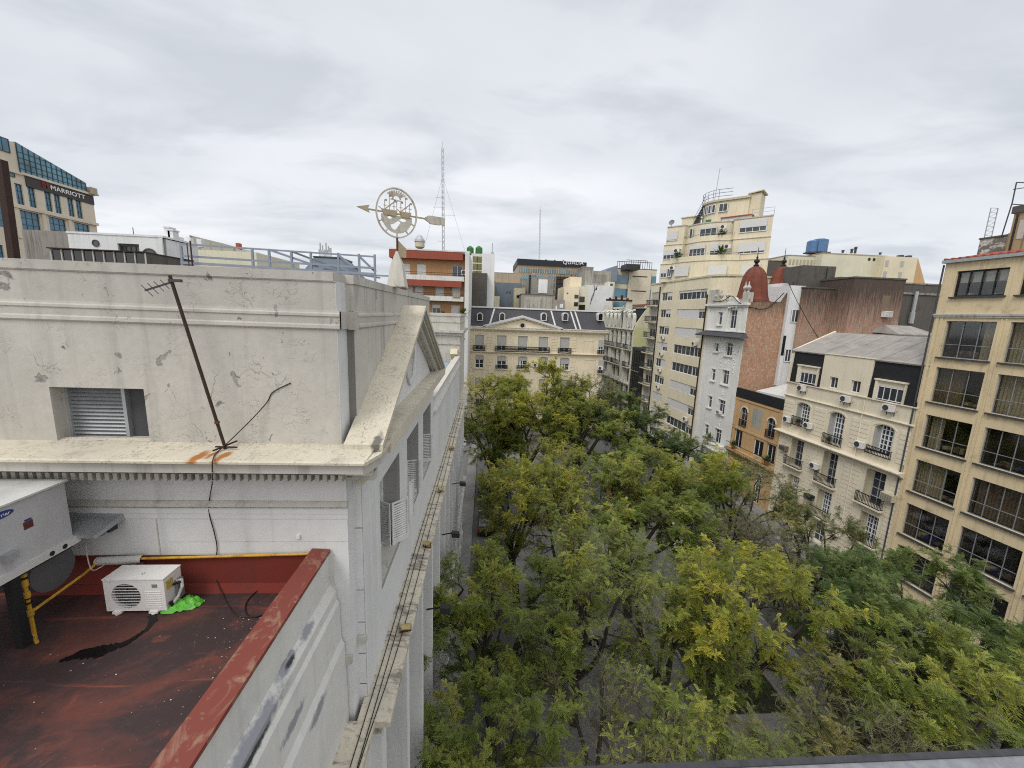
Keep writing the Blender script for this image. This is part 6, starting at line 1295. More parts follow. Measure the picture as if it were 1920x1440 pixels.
t = thing('roof_ventilator', 'beige domed ventilator on the brick apartment block roof', 'ventilator', Frame(*onY(787, 472, 68), 0)); part('drum', MB().lathe([(.25, 0), (.25, .4), (.75, .7), (.75, 1.5)], n=14), 'cream block', t); part('cap', MB().lathe([(.85, 1.5), (.8, 1.8), (.3, 2.5), (0, 2.6)], n=14), 'galvanised', t)
# tall lattice radio mast
def mast(name, px, ptop, pbot, Yd, w_, label, arms=()):
    a, b = onY(px[0], ptop, Yd), onY(px[1], pbot, Yd); mb = MB(); h_ = a.z-b.z; n = max(12, int(h_/1.1))
    for i in range(3):
        an = 2*math.pi*i/3; p = b+Vector((math.cos(an), math.sin(an), 0))*w_/2; q = a+Vector((math.cos(an), math.sin(an), 0))*w_/2*.85; mb.beam(p, q, w_*.16)
    for k in range(n):
        for i in range(3):
            an, an2 = 2*math.pi*i/3, 2*math.pi*(i+1)/3; p = b.lerp(a, k/n)+Vector((math.cos(an), math.sin(an), 0))*w_/2; q = b.lerp(a, (k+1)/n)+Vector((math.cos(an2), math.sin(an2), 0))*w_/2; mb.beam(p, q, w_*.09)
    mb.beam(a, a+Vector((0, 0, h_*.06)), w_*.12)
    for f_, l0, l1 in arms: c_ = b.lerp(a, f_); mb.beam(c_+Vector((-l0, 0, 0)), c_+Vector((l1, 0, .1)), w_*.1)
    if arms:
        for sx in (-1, 1): mb.beam(b.lerp(a, .75), b+Vector((sx*5, 3, 0)), .035)
    return solo(name, mb, 'galvanised', label, 'mast', tuple(b))
mast('radio_mast', (829.5, 831), 278, 480, 90, .62, 'tall thin lattice radio mast right of the weather vane', ((.14, 1.2, .4), (.36, 2.2, .4), (.39, .4, 2.6), (.46, 2.0, .3), (.55, 1.4, .2)))
mast('radio_mast', (1013, 1011), 392, 490, 150, .5, 'faint thin radio mast rising over the hotel with the dark roof sign')

# ================================================================ middle distance roofs and towers
t, w_, h_, fr = block_px('tank_building', 'narrow building with olive window bands and two green tanks on top', 'building', 884, 475, 905, GZ, 84, 8, 'white paint')
for k in range(3): part('window', MB().box(.3, w_-.1, -.05, .02, h_-1.7-1.42*k, h_-.55-1.42*k), 'olive window', t); part('mullion', MB().box(w_*.5, w_*.5+.12, -.1, -.05, h_-1.7-1.42*k, h_-.55-1.42*k), 'black metal', t)
for i, (px, lb) in enumerate(((881.5, 'left of the two green water tanks on the narrow building'), (898, 'right of the two green water tanks on the narrow building'))):
    p = onY(px, 475, 86); fr2 = Frame(p.x, 86, p.z, 0); tt = thing('water_tank', lb, 'water tank', fr2, 'green water tanks'); part('body', MB().lathe([(0, 0), (.72, 0), (.72, .9), (.65, 1.1), (.3, 1.35), (.2, 1.45), (0, 1.45)], n=16), 'tank green', tt); part('stand', MB().box(-.75, .75, -.75, .75, -.3, 0), 'dark grey metal', tt)
t, w_, h_, fr = block_px('white_slab_tower', 'plain white slab tower beside the green water tanks', 'building', 904, 475, 928, GZ, 82, 6, 'white house paint')
part('roof_mast', MB().path([(2, 1, h_), (2, 1, h_+2.2)], .08, 5).box(1.7, 2.3, .8, 1.2, h_, h_+.5), 'galvanised', t)
t, w_, h_, fr = block_px('stained_low_block', 'small dark stained block under the white slab tower', 'building', 884, 511, 914, GZ, 80, 4, 'dark concrete')
def bars(t, w_, h_, n, z0, dz, x0=.3, gap=.5, ww=None, mat='dark glass', nz=6, hh=1.3, y=-.05):
    ww = ww or (w_-2*x0)/n-gap; mb = MB(); fm_ = MB()
    for j in range(nz):
        for k in range(n):
            x = x0+(w_-2*x0)*k/n; z = z0-j*dz; o = mk('window', cached(('bar', round(ww, 2), hh, mat), lambda: MB().box(0, ww, y, .02, 0, hh).mesh('window', mat)), t, (x, 0, z))
t, w_, h_, fr = block_px('lattice_fronted_building', 'low brown building with a lattice front left of the dark signed hotel', 'building', 925, 511, 975, GZ, 135, 15, 'tan building', top='galvanised')
bars(t, w_, h_, 14, h_-1.8, 2.2, nz=4, hh=1.3, mat='curtain beige')
# hotel with dark sign band
YQ = 150
t, w_, h_, fr = block_px('signed_hotel', 'broad tan and glass hotel with a dark roof sign reading QUALIA', 'building', 971, 493, 1098, GZ, YQ, 25, 'tan building')
a = onY(970, 485, YQ); b = onY(1100, 486, YQ)
wpart('sign_band', MB().hexa([(a.x, YQ-.6, fr.p.z+h_-.6), (b.x, YQ-.6, fr.p.z+h_-.6), (b.x, YQ+24, fr.p.z+h_-.6), (a.x, YQ+24, fr.p.z+h_-.6)], [(a.x, YQ-.6, a.z), (b.x, YQ-.6, a.z-.3), (b.x, YQ+24, a.z-.3), (a.x, YQ+24, a.z)]), 'sign dark', t, fr)
p = onY(1074, 492, YQ); o = mk('sign_lettering', text_mesh('QUALIA', 1.75, .08, sx=1.15), t, Vector((p.x, YQ-.75, p.z-.25)) - fr.p); o.rotation_euler = (R(90), 0, 0)
for j in range(8):
    zb = h_-3.1-2.35*j
    o = part('window_band', MB().box(.3, w_-.3, -.12, .02, zb, zb+1.25), 'teal glass', t); mb = MB()
    for k in range(28): x = .3+(w_-.6)*k/28; mb.box(x-.12, x+.12, -.3, -.12, zb-.4, zb+1.6)
    part('fins', mb, 'tan building', o)
mb = MB(); sx0 = w_*.57
for k in range(7): mb.box(sx0+k*1.35, sx0+k*1.35+.12, -1.6, -1.5, 0, h_-3.5); mb.box(sx0, sx0+8.2, -1.6, -1.5, h_-3.6-k*1.6, h_-3.5-k*1.6)
part('scaffold', mb, 'dark rust', t); part('scaffold_net', MB().box(sx0, sx0+8.2, -1.4, -1.35, 0, h_-4.2), 'interior dark', t)
mb = MB(); 
for k in range(9): mb.box(w_*.33+k*1.1, w_*.33+k*1.1+.5, 3, 4, h_+.4, h_+1.5+.3*(k % 3))
part('roof_plant', mb, 'dark grey metal', t)
# clutter of party walls between the palace roof and the hotel
def windows_on(t, lst, mat='black glass'):
    for (x, z, w2, h2) in lst: part('window', MB().box(x, x+w2, -.06, .03, z, z+h2), mat, t)
def blk(name, lab, L, T, Rr, Yd, mat, wl=(), top=None, dep=8, wm='black glass'):
    t, w_, h_, fr = block_px(name, lab, 'building', L, T, Rr, GZ, Yd, dep, mat, top=top); windows_on(t, [(w_*a, h_-b, c_, d) for a, b, c_, d in wl], wm); return t, w_, h_, fr
blk('cream_party_wall', 'tall cream blank wall with small holes above the palace mansard, left', 887, 527, 928, 88, 'cream block', [(.45, 2.8, .4, .4), (.45, 5, .3, .9), (.62, 4.9, .3, .6)], 'grey plaster')
blk('stepped_cream_wall', 'lower cream stepped wall right of the tall cream blank wall', 924, 555, 937, 87, 'cream block')
t, w_, h_, fr = blk('blue_grey_building', 'blue grey rendered rear facade with paired windows', 923, 529, 979, 96, 'blue grey render', [(.16, 4.0, .5, .6), (.16, 5.8, .5, .9), (.78, 4.2, .5, .9), (.78, 6.0, .5, .9), (.48, 2.4, .35, .5), (.57, 2.4, .35, .5)])
blk('thin_yellow_wall', 'thin yellowish wall end beside the concrete block', 965, 540, 985, 92, 'cream block', [(.2, 2.2, .6, .7)])
t, w_, h_, fr = blk('concrete_block', 'stained grey concrete block above the middle of the palace roof', 978, 552, 1040, 86, 'concrete', [], 'dark concrete'); part('panel', MB().box(.6, w_*.74, -.06, 0, h_-3.4, h_-.4).box(w_*.76, w_-.3, -.06, 0, h_-3.4, h_-.4), 'grey plaster', t)
t, w_, h_, fr = blk('twin_chimney_block', 'grey rooftop block with a white panel on the concrete block', 993, 520, 1038, 88, 'concrete', []); part('white_panel', MB().box(w_*.38, w_*.76, -.12, 0, h_-3.2, h_-.3), 'white house paint', t); part('dark_post', MB().box(-.1, .25, -.2, .2, h_-4, h_+.5), 'black metal', t)
tt = thing('roof_tank', 'small dark water tank on the grey rooftop block', 'water tank', fr.at(w_*.2, 1.5, h_)); part('body', MB().lathe([(.55, 0), (.55, .7), (.3, 1.0), (0, 1.05)], n=12), 'appliance grey', tt); part('stand', MB().box(-.5, .5, -.5, .5, -.02, .02), 'dark grey metal', tt)
blk('low_brown_block', 'low brown wall with pale opening at the right of the concrete block', 1038, 562, 1060, 85, 'concrete', [(.2, 2.0, .3, .8), (.55, 1.6, .7, .8)], wm='white paint')
blk('peach_party_wall', 'peach coloured wall with a small service yard on its right', 1058, 537, 1086, 90, 'cream render', [(.2, 1.6, .3, .3), (.72, 2.5, .9, .8), (.72, 4.2, .9, .9)])
blk('peach_upper_block', 'small peach block on the roof under the hotel scaffolding', 1069, 519, 1091, 94, 'cream render')
blk('white_side_wall', 'whitewashed wall with dark balcony frames beside the peach wall', 1085, 537, 1103, 91, 'pale cream far', [(.15, 3.4, 1.2, 1.2), (.15, 5.3, 1.4, 1.3)])
t, w_, h_, fr = blk('white_cabled_wall', 'bright white blank wall crossed by black cables', 1100, 534, 1150, 108, 'white house paint', [(.35, 1.2, .3, .5)])
part('wall_cable', MB().path([(2.2, -.08, h_), (2.1, -.08, h_-2.4), (1.2, -.08, h_-5)], .06, 4).path([(2.9, -.08, h_), (1.6, -.08, h_-3), (1.3, -.08, h_-5)], .05, 4), 'black rubber', t)
blk('grey_mesh_block', 'grey concrete upper floor with worn netting behind the white cabled wall', 1098, 507, 1146, 114, 'grey plaster', [(.3, 3.2, 4.0, 2.2)], wm='concrete'); blk('grey_tower_side', 'grey streaked tower side right of the hotel', 1093, 501, 1113, 120, 'concrete', top='tan building')
blk('stained_corner_house', 'small white house corner with a black window above the ornate building', 1141, 528, 1153, 110, 'pale cream far', [(.3, 1.2, .7, .7), (.3, 3.0, .7, .9)]); 
mb = MB(); p = onY(1140, 556, 88); mb.box(p.x-.2, p.x+5.5, 87.9, 88.7, p.z-.9, p.z-.5)
for k in range(4): x = p.x+.4+1.3*k; mb.box(x, x+.4, 88, 88.5, p.z-.6, p.z-.2+.3*(k % 3))
solo('roof_pipes', mb, 'dark rust', 'dark chimney pots and pipes on the roof of the ornate building', 'chimney pots', tuple(p))
# glass and stone office to the right of the hotel
t, w_, h_, fr = block_px('blue_glass_office', 'modern office with blue glass bands and a pale stone panel', 'building', 1150, 503, 1232, GZ, 120, 15, 'pale cream far', top='dark concrete')
part('stone_panel', MB().box(w_*.36, w_*.87, -.5, 0, 0, h_-.25), 'hotel stone', t)
for k in range(4): part('shadow_gap', MB().box(w_*.44, w_*.78, -.56, -.5, h_-2.2-4.2*k, h_-1.95-4.2*k), 'black metal', t)
for k in range(4):
    z = h_-4.3-3.9*k; part('window_band', MB().box(0, w_*.36, -.15, 0, z, z+2.5), 'blue glass' if k < 2 else 'teal glass', t); part('window_band', MB().box(w_*.87, w_, -.15, 0, z, z+2.5), 'blue glass', t)
a = onY(1128, 500, 118); b = onY(1152, 500, 118); mb = MB(); mb.prism([(a.x, a.z-4), (b.x+1, a.z-4), (b.x+1, a.z+.6), (a.x+1.5, a.z-.5)], 118, 126, 'y'); solo('angled_grey_roof', mb, 'blue grey steel', 'grey sloping roof left of the blue glass office', 'roof', (a.x, 118, a.z-4))
mb = MB(); a = onY(1157, 501, 114); b = onY(1222, 501, 114)
for k in range(16): x = a.x+(b.x-a.x)*k/15; mb.beam((x, 114, a.z-.3), (x, 114, a.z+1.6+.5*(4 < k < 14)), .1)
mb.beam((a.x, 114, a.z+1.6), (b.x, 114, a.z+1.6), .15).beam((a.x+2.5, 114, a.z+2.1), (b.x-1.5, 114, a.z+2.1), .12).box(a.x+3, b.x-3, 115, 120, a.z-.3, a.z+1.2)
solo('roof_terrace_frame', mb, 'dark grey metal', 'dark pergola frames on top of the blue glass office', 'roof frame', (a.x, 114, a.z-.3))
# cream blocks with blue tanks, right of the tower
t, w_, h_, fr = block_px('cream_long_building', 'long cream building with small window rows and blue tanks on its roof', 'building', 1478, 479, 1545, GZ, 92, 20, 'pale cream far', top='grey plaster')
bars(t, w_, h_, 9, h_-2.0, 3.4, nz=2, hh=1.2, x0=.4, gap=.4, mat='curtain beige')
t2, w2, h2, fr2 = block_px('cream_blank_tower', 'cream blank gable block in the middle of the far right skyline', 'building', 1543, 475, 1664, GZ, 90, 20, 'pale cream far', top='tan building')
for k in range(3): part('vent_hole', MB().lathe([(0, 0), (.35, 0)], n=10).tf(Matrix.Translation((w2*.73+1.2*k, -.05, h2-.8)) @ Matrix.Rotation(R(90), 4, 'X')), 'black glass', t2)
t3, w3, h3, fr3 = block_px('cream_stepped_tower', 'pale yellow block with a sloped right side at the end of the far skyline', 'building', 1660, 480, 1722, GZ, 88, 14, 'deco yellow render')
bars(t3, w3, h3, 2, h3-2.2, 2.4, nz=3, hh=1.3, x0=.3, ww=.8, mat='grey blind'); bb = onY(1738, 525, 88)
part('sloped_side', MB().prism([(w3, h3), (bb.x-fr3.p.x, h3-6), (bb.x-fr3.p.x, 0), (w3, 0)], .02, 14, 'y'), 'ochre house render', t3)
part('roof_vent', MB().box(.6*w3, .7*w3, 1, 2, h3, h3+.6).box(.85*w3, .95*w3, 1, 2, h3, h3+.6), 'dark grey metal', t3)
for px0, px1, tp, lb in ((1522, 1535, 452, 'smaller left blue tank enclosure on the cream building'), (1536, 1558, 448, 'larger right blue tank enclosure on the cream building')):
    a, b = onY(px0, tp, 93), onY(px1, 473, 93); fr_b = Frame(a.x, 93, b.z-.2, 0); tt = thing('blue_tank', lb, 'water tank', fr_b, 'blue tanks'); ww_, hh_ = b.x-a.x, a.z-b.z
    part('body', MB().lathe([(ww_*.5, 0), (ww_*.5, hh_), (ww_*.3, hh_+.25), (0, hh_+.3)], (ww_/2, ww_/2, .3), 8), 'tank blue', tt); part('stand', MB().box(0, ww_, 0, ww_, 0, .3), 'dark grey metal', tt)
p = onY(1580, 474, 94)
for dx, h_, lb in ((0, .6, 'short dark pot left on the cream skyline roof'), (2.2, 1.0, 'dark chimney pot in the middle of the cream skyline roof'), (3.1, 1.5, 'tallest dark chimney pot on the cream skyline roof'), (9.5, .5, 'small dark pot right on the cream skyline roof')): solo('chimney_pot', MB().lathe([(.25, 0), (.25, h_*.7), (.35, h_*.75), (.3, h_), (0, h_)], (p.x+dx, 94, p.z), 8), 'dark grey metal', lb, 'chimney pot', (p.x+dx, 94, p.z), 'pots on the cream skyline roof')
blk('dark_roof_house', 'dark roofed flat between the red domes and the cream building', 1430, 488, 1472, 80, 'dark concrete', [], 'tan building')

# ================================================================ roofs on the far left
YH = 34.0
a, b = onY(126, 437, YH), onY(304, 441, YH); Fh = Frame(a.x, YH, 8, 0); HW = thing('white_roof_house', 'white roof house with a round window and a half round window', 'house', Fh); wh, hh_ = b.x-a.x, a.z-8
c_ = onX(370, 456, b.x)
rx, rzv = onY(180, 456, YH).x-a.x, onY(180, 456, YH).z-8; wx0, wx1 = onY(220, 457, YH).x-a.x, onY(260, 457, YH).x-a.x; sx = onY(279, 460, YH).x-a.x
wz1 = onY(240, 457, YH).z-8; wz0 = onY(240, 473, YH).z-8
mb = MB(); grid_wall(mb, 0, wh, 0, hh_, [(wx0, wx1, wz0-.3, wz1)], .3); mb.box(.01, wh, .3, c_.y-YH, 0, hh_-.06); mb.box(-.05, wh+.08, -.05, c_.y-YH, hh_, hh_+.14)
mb.box(wh-.25, wh+.02, -.12, .0, 0, hh_-.1); part('wall', mb, 'white house paint', HW)
win(HW, wx0, wz0-.3, wx1-wx0, wz1-wz0+.3, .2, 4, (.85,), fr=.1, fm='dark grey metal')
for nm, cx, cz2, a0, a1 in (('round_window', rx, rzv, 0, 2*math.pi), ('half_round_window', sx, rzv-.75, 0, math.pi)):
    rr = .26 if nm == 'round_window' else .55; mb = MB(); mb.lathe([(0, .02), (rr*.8, .02), (rr*.8, .06), (rr, .06), (rr, 0)], n=24, a0=a0, a1=a1); mb.tf(Matrix.Translation((cx, 0, cz2)) @ Matrix.Rotation(R(90), 4, 'X')); mb.mi = [0 if i < 24 else 1 for i in range(len(mb.f))]; part(nm, mb, ['dark glass', 'dark grey metal'], HW)
for x, w2, h2 in ((wh*.92, .4, .9), (wh*1.0-.3, .4, .7)): part('chimney', MB().box(x, x+w2, 1, 1.6, hh_, hh_+h2).box(x-.06, x+w2+.06, .94, 1.66, hh_+h2, hh_+h2+.1), 'white house paint', HW)
for y, h2 in ((2.0, .4), (3.2, .6), (4.5, .7)): part('chimney', MB().box(wh-.5, wh-.1, y, y+.4, hh_, hh_+h2), 'white house paint', HW)
part('roof_mast', MB().path([(wh*.58, 1, hh_), (wh*.58, 1, hh_+.8)], .03, 4), 'dark grey metal', HW)
YSx = 26.0; a, b = onY(95, 467, YSx), onY(272, 474, YSx); Fs = Frame(a.x, YSx, 12, 0); GS = thing('glazed_lean_to', 'low dark glazed roof strip with red edge behind the white attic parapet', 'lean-to', Fs); ws, hs = b.x-a.x, b.z-12
part('wall', MB().box(0, ws, .1, 4, 0, hs), 'dark concrete', GS); part('red_edge', MB().box(-.1, ws+.05, -.15, 4, hs, hs+.06), 'dark rust', GS)
o = part('glazing', MB().box(0, ws, .02, .09, 0, hs-.05), 'black glass', GS); mb = MB()
for k in range(10): x = ws*k/9; mb.box(x-.03, x+.03, -.04, .02, 0, hs)
part('mullions', mb, 'grey stone', o)
t, w_, h_, fr = block_px('grey_chimney_wall', 'bare grey concrete wall between the sign hotel and the white roof house', 'building', 40, 430, 136, 8, 42, 6, 'concrete')
t, w_, h_, fr = block_px('low_roof_house', 'low pale roof parapet beyond the white roof house', 'building', 370, 468, 480, 8, 46, 10, 'pale cream far'); part('red_chimney', MB().box(w_*.56, w_*.62, 1, 1.5, h_, h_+1.0), 'red tile', t); part('roof_slope', MB().prism([(-1, h_), (w_*.75, h_), (w_*.45, h_+.75), (-1, h_+1.5)], .5, 5, 'y'), 'grey plaster', t)
a, b = onY(565, 502, 100), onY(658, 502, 100); tpt = onY(600, 481, 100); Fm = Frame(a.x, 100, 10, 0); MS = thing('slate_mansard_roof', 'slate mansard roofed building with mobile phone aerials on top', 'building', Fm); wm_ = b.x-a.x
part('wall', MB().box(0, wm_, 0, 12, 0, a.z-10-1), 'grey plaster', MS); zt_ = tpt.z-10; mb = MB(); mb.hexa([(0, 0, a.z-11.2), (wm_, 0, a.z-11.2), (wm_, 12, a.z-11.2), (0, 12, a.z-11.2)], [(2.2, 2, zt_), (wm_-3, 2, zt_), (wm_-3, 10, zt_), (2.2, 10, zt_)]); part('mansard', mb, 'blue grey render', MS)
part('roof_edge', MB().box(2.0, wm_-2.8, 1.8, 10.2, zt_, zt_+.3), 'dark grey metal', MS)
mb = MB(); rg = random.Random(8)
for k in range(11): x = onY(596+k*2.2, 478, 102).x; h_ = rg.uniform(1.6, 3.6); mb.box(x-a.x-.06, x-a.x+.06, 3, 3.12, zt_, zt_+h_); z = zt_+h_*.6; mb.box(x-a.x-.13, x-a.x+.13, 2.8, 3.0, z, z+h_*.38)
solo('phone_aerials', mb.tf(Fm.M), 'galvanised', 'cluster of mobile phone aerials on the slate mansard roof', 'aerials', tuple(Fm.at(5, 3, zt_).p))
# sign hotel, far left: street front runs away from the viewer
XM = -73.0; FMr = Frame(XM, 50, GZ, R(90)); ML = thing('glass_topped_hotel', 'pale stone hotel with sloping glass roof and MARRIOTT sign at the far left', 'hotel', FMr)
LM = 83.4-50; zt2 = 39.2-GZ
hol = []
for x in [46.9-50+1.2+k*3.3 for k in range(12)]:
    pass
wxs = [70.7-50, 72.45-50, 74.9-50, 76.35-50, 78.55-50, 80.0-50]; wxs = [w_-4.0*2 for w_ in wxs[:2]] + [w_-4.0 for w_ in wxs[:2]] + wxs
for x in wxs: hol.append((x, x+1.05, 34.15-GZ, 37.2-GZ))
for x in (58.5, 62.8, 66.9, 70.85, 75.0, 79.2): hol.append((x-50, x-50+2.75, 30.2-GZ, 33.3-GZ))
for x in wxs: hol.append((x, x+1.05, 24-GZ, 27.5-GZ))
mb = MB(); grid_wall(mb, 0, LM, 0, zt2, hol, .4); shell(mb, 0, LM, 0, zt2, 14, 0); mb.box(0, LM+.1, -.35, 0, 33.5-GZ, 33.95-GZ).box(0, 21.8, -.25, .0, 38.65-GZ, 38.95-GZ).box(21.8, LM+.1, -.3, .0, 38.75-GZ, 39.1-GZ)
for x in (70.45, 74.4, 78.6): mb.box(x-.55-50, x+.0-50+.05, -.2, 0, 29-GZ, 33.5-GZ)
mb.box(0, 21.7, 0.02, 12, zt2, zt2+4.0); part('wall', mb, 'hotel stone', ML)
for h in hol: win(ML, h[0], h[2], h[1]-h[0], h[3]-h[2], .25, 2 if h[1]-h[0] < 2 else 3, 3, fr=.08, fm='dark grey metal', gm='blue glass')
part('sign_band', MB().box(22.3, LM+.02, -.12, 0, 37.15-GZ, 38.7-GZ), 'sign bronze', ML)
ctr = (76.3+81.2)/2-50; o = mk('sign_lettering', text_mesh('MARRIOTT', 1.0, .05, sx=1.12), ML, (ctr, -.18, 38.0-GZ)); o.rotation_euler = (R(90), 0, 0)
o = mk('sign_emblem', text_mesh('M', 1.25, .05, 'letter red', sx=1.1), ML, (ctr-3.7, -.18, 38.1-GZ)); o.rotation_euler = (R(90), 0, 0)
mb = MB(); mb.prism([(21.75, 38.9-GZ), (32.3, 39.05-GZ), (32.3, 40.7-GZ), (21.75, 43.4-GZ)], -.05, 9, 'y'); o = part('glass_roof', mb, 'teal glass', ML); mb = MB()
for k in range(14): x = 21.75+10.5*k/13; mb.box(x-.05, x+.05, -.12, -.05, 38.9-GZ, 43.3-GZ-2.7*k/13)
for z in (39.6, 40.4, 41.2, 42.0): mb.box(21.75, 32.3-(max(0, z-40.6))*3.9, -.1, -.05, z-GZ, z-GZ+.08)
part('glass_bars', mb, 'dark grey metal', o)
win(ML, 18.9, 41.0-GZ+.4, 1.9, 2.0, -.05, 2, 1, fr=.08, fm='dark grey metal', gm='blue glass'); win(ML, 19.6, 38.0-GZ, 1.3, .55, -.05, 1, 1, fr=.06, fm='dark grey metal', gm='blue glass')
mb = MB(); 
for k in range(8): y = -.6+.6*k; mb.box(LM-1.0, LM+.4, y, y+.06, zt2-.2, zt2+.9)
mb.box(LM-1.1, LM+.5, -.7, 4, zt2-.3, zt2-.1).box(LM+.34, LM+.4, -.6, 4, zt2+.8, zt2+.9).box(LM-1.0, LM+.4, -.62, -.56, zt2+.8, zt2+.9); part('corner_terrace', mb, 'tan building', ML)
part('roof_frame', MB().box(19.5, 19.9, 2, 6, zt2+4, zt2+5.6).box(21.0, 21.4, 2, 6, zt2+4, zt2+5.6).box(19.5, 21.4, 2, 6, zt2+5.3, zt2+5.7), 'hotel stone', ML)
p0, p1 = onY(2, 300, 30), onY(27, 486, 30)
solo('rusty_post', MB().beam(p1 - (p0-p1)*.6, p0, .40), 'dark rust', 'thick dark rusty steel post standing in front of the sign hotel at the left edge', 'post', tuple(p1))
# ================================================================ trees of the square
def tube_np(V, Fc, pts, r0, r1, n):
    pts = np.asarray(pts); k0 = len(V); m_ = len(pts)
    for i in range(m_):
        d = pts[min(i+1, m_-1)] - pts[max(i-1, 0)]; d = d/(np.linalg.norm(d)+1e-9)
        a = np.cross(d, (.31, .17, .93)); a = a/(np.linalg.norm(a)+1e-9); b = np.cross(d, a); r = r0+(r1-r0)*i/(m_-1)
        for k in range(n): t = 2*math.pi*k/n; V.append(pts[i]+r*(a*math.cos(t)+b*math.sin(t)))
    for i in range(m_-1):
        for k in range(n): Fc.append((k0+i*n+k, k0+i*n+(k+1) % n, k0+(i+1)*n+(k+1) % n, k0+(i+1)*n+k))
def make_tree(seed, leaves=1., tw_=1., nl=6, flat=.72, frond=.31):
    """trunk+limbs mesh and a crown mesh of feathery fronds; drawn for a crown radius of 4.5 m and a height of 11.2 m"""
    rg = np.random.default_rng(seed); V, Fc = [], []; twigV, twigF = [], []; ends = []
    fork = np.array([rg.normal(0, .25), rg.normal(0, .25), rg.uniform(2.6, 3.6)])
    def curve(a, b, n, bend, sag=0.):
        a, b = np.array(a, float), np.array(b, float); L_ = np.linalg.norm(b-a); o1 = rg.normal(0, bend*L_, 3); o2 = rg.normal(0, bend*L_*.5, 3)
        t = np.linspace(0, 1, n)[:, None]; return a+(b-a)*t + o1*np.sin(np.pi*t)+o2*np.sin(2*np.pi*t)*.6 + np.array([0, 0, sag*L_])*np.sin(np.pi*t)
    tube_np(V, Fc, curve((0, 0, -.2), fork, 6, .03), .30, .21, 8)
    C0 = np.array([0, 0, 7.6]); Rr = np.array([4.5, 4.5, 4.5*flat])
    for i in range(nl):
        az = 2*math.pi*(i+rg.uniform(-.3, .3))/nl; el = rg.uniform(.25, 1.1) if i else 1.4
        tgt = C0 + Rr*np.array([math.cos(az)*math.cos(el), math.sin(az)*math.cos(el), math.sin(el)])*rg.uniform(.62, .86)
        limb = curve(fork, tgt, 8, .07, .06); tube_np(V, Fc, limb, .155, .05, 6)
        for j in range(6):
            p = limb[rg.integers(3, 8)]; d = p-np.array([0, 0, 5.2]); d = d/np.linalg.norm(d); d = d + rg.normal(0, .55, 3); d[2] = abs(d[2])*.6+.1*rg.random(); d /= np.linalg.norm(d)
            q = p + d*rg.uniform(1.3, 2.5); e = (q-C0)/Rr; ln = np.linalg.norm(e)
            if ln > 1: q = C0+Rr*e/ln*rg.uniform(.93, 1.05)
            br = curve(p, q, 6, .08); tube_np(V, Fc, br, .048, .02, 5)
            ctint = rg.normal(.0, .16)
            for k in range(int(6*tw_)):
                a = br[rg.integers(2, 6)]; d2 = (a-C0)/Rr; d2 = d2/(np.linalg.norm(d2)+1e-6)*.7 + rg.normal(0, .6, 3); d2[2] += .25; d2 /= np.linalg.norm(d2)
                b = a+d2*rg.uniform(.7, 1.5); tw = curve(a, b, 5, .1); tube_np(twigV, twigF, tw, .019, .008, 3)
                ends.append((tw, ctint+rg.normal(0, .07)))
                for s_ in range(2):
                    a2 = tw[rg.integers(1, 5)]; d3 = d2+rg.normal(0, .8, 3); d3 /= np.linalg.norm(d3); tw2 = curve(a2, a2+d3*rg.uniform(.3, .7), 3, .1); tube_np(twigV, twigF, tw2, .011, .005, 3)
                    if rg.random() < .7: ends.append((tw2, ctint+rg.normal(0, .07)))
    # fronds
    P, D, T, S = [], [], [], []
    for tw, ti in ends:
        n = rg.poisson(36/tw_*leaves*(1 if len(tw) > 3 else .6))
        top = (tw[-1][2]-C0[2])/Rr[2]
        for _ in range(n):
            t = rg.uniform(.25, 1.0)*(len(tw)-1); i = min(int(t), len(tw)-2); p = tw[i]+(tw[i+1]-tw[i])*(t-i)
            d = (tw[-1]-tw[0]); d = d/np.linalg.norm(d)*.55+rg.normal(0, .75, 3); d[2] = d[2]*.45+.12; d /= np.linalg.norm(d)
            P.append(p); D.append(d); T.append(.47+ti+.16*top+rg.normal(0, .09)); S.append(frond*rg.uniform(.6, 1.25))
    P, D, T, S = np.array(P), np.array(D), np.array(T), np.array(S); N = len(P)
    U = np.cross(D, np.array([0, 0, 1.])); U /= np.linalg.norm(U, axis=1)[:, None]+1e-9
    W = np.cross(U, D); roll = rg.normal(0, .45, N)[:, None]; U2 = U*np.cos(roll)+W*np.sin(roll); W2 = np.cross(U2, D)
    npair = 7; quads = []; tq = []
    for k in range(npair):
        f = (k+.6)/npair; droop = -.32*f*f
        c = P + D*(S*f)[:, None] + np.array([0, 0, 1.])*(S*droop)[:, None]
        l = (S*.27*(1-.62*abs(f-.45)))[:, None]; wd = (S*.052)[:, None]
        for sg in (-1, 1):
            o = U2*sg*.86+D*.5-W2*.12; v0 = c; v1 = c+o*l*.5+D*wd; v2 = c+o*l; v3 = c+o*l*.5-D*wd
            quads.append(np.stack([v0, v1, v2, v3], 1)); tq.append(T)
    tip = P + D*S[:, None] + np.array([0, 0, 1.])*(S*-.34)[:, None]; w_ = (S*.07)[:, None]; l = (S*.26)[:, None]
    quads.append(np.stack([tip-D*l*.3, tip+U2*w_, tip+D*l, tip-U2*w_], 1)); tq.append(T)
    Q = np.concatenate(quads).astype(np.float32); tq = np.clip(np.concatenate(tq)+rg.normal(0, .05, len(Q)), 0, 1).astype(np.float32)
    me = bpy.data.meshes.new('crown'); nq = len(Q); me.vertices.add(nq*4); me.vertices.foreach_set('co', Q.reshape(-1)); me.loops.add(nq*4); me.loops.foreach_set('vertex_index', np.arange(nq*4, dtype=np.int32)); me.polygons.add(nq); me.polygons.foreach_set('loop_start', np.arange(0, nq*4, 4, dtype=np.int32)); me.update(calc_edges=True)
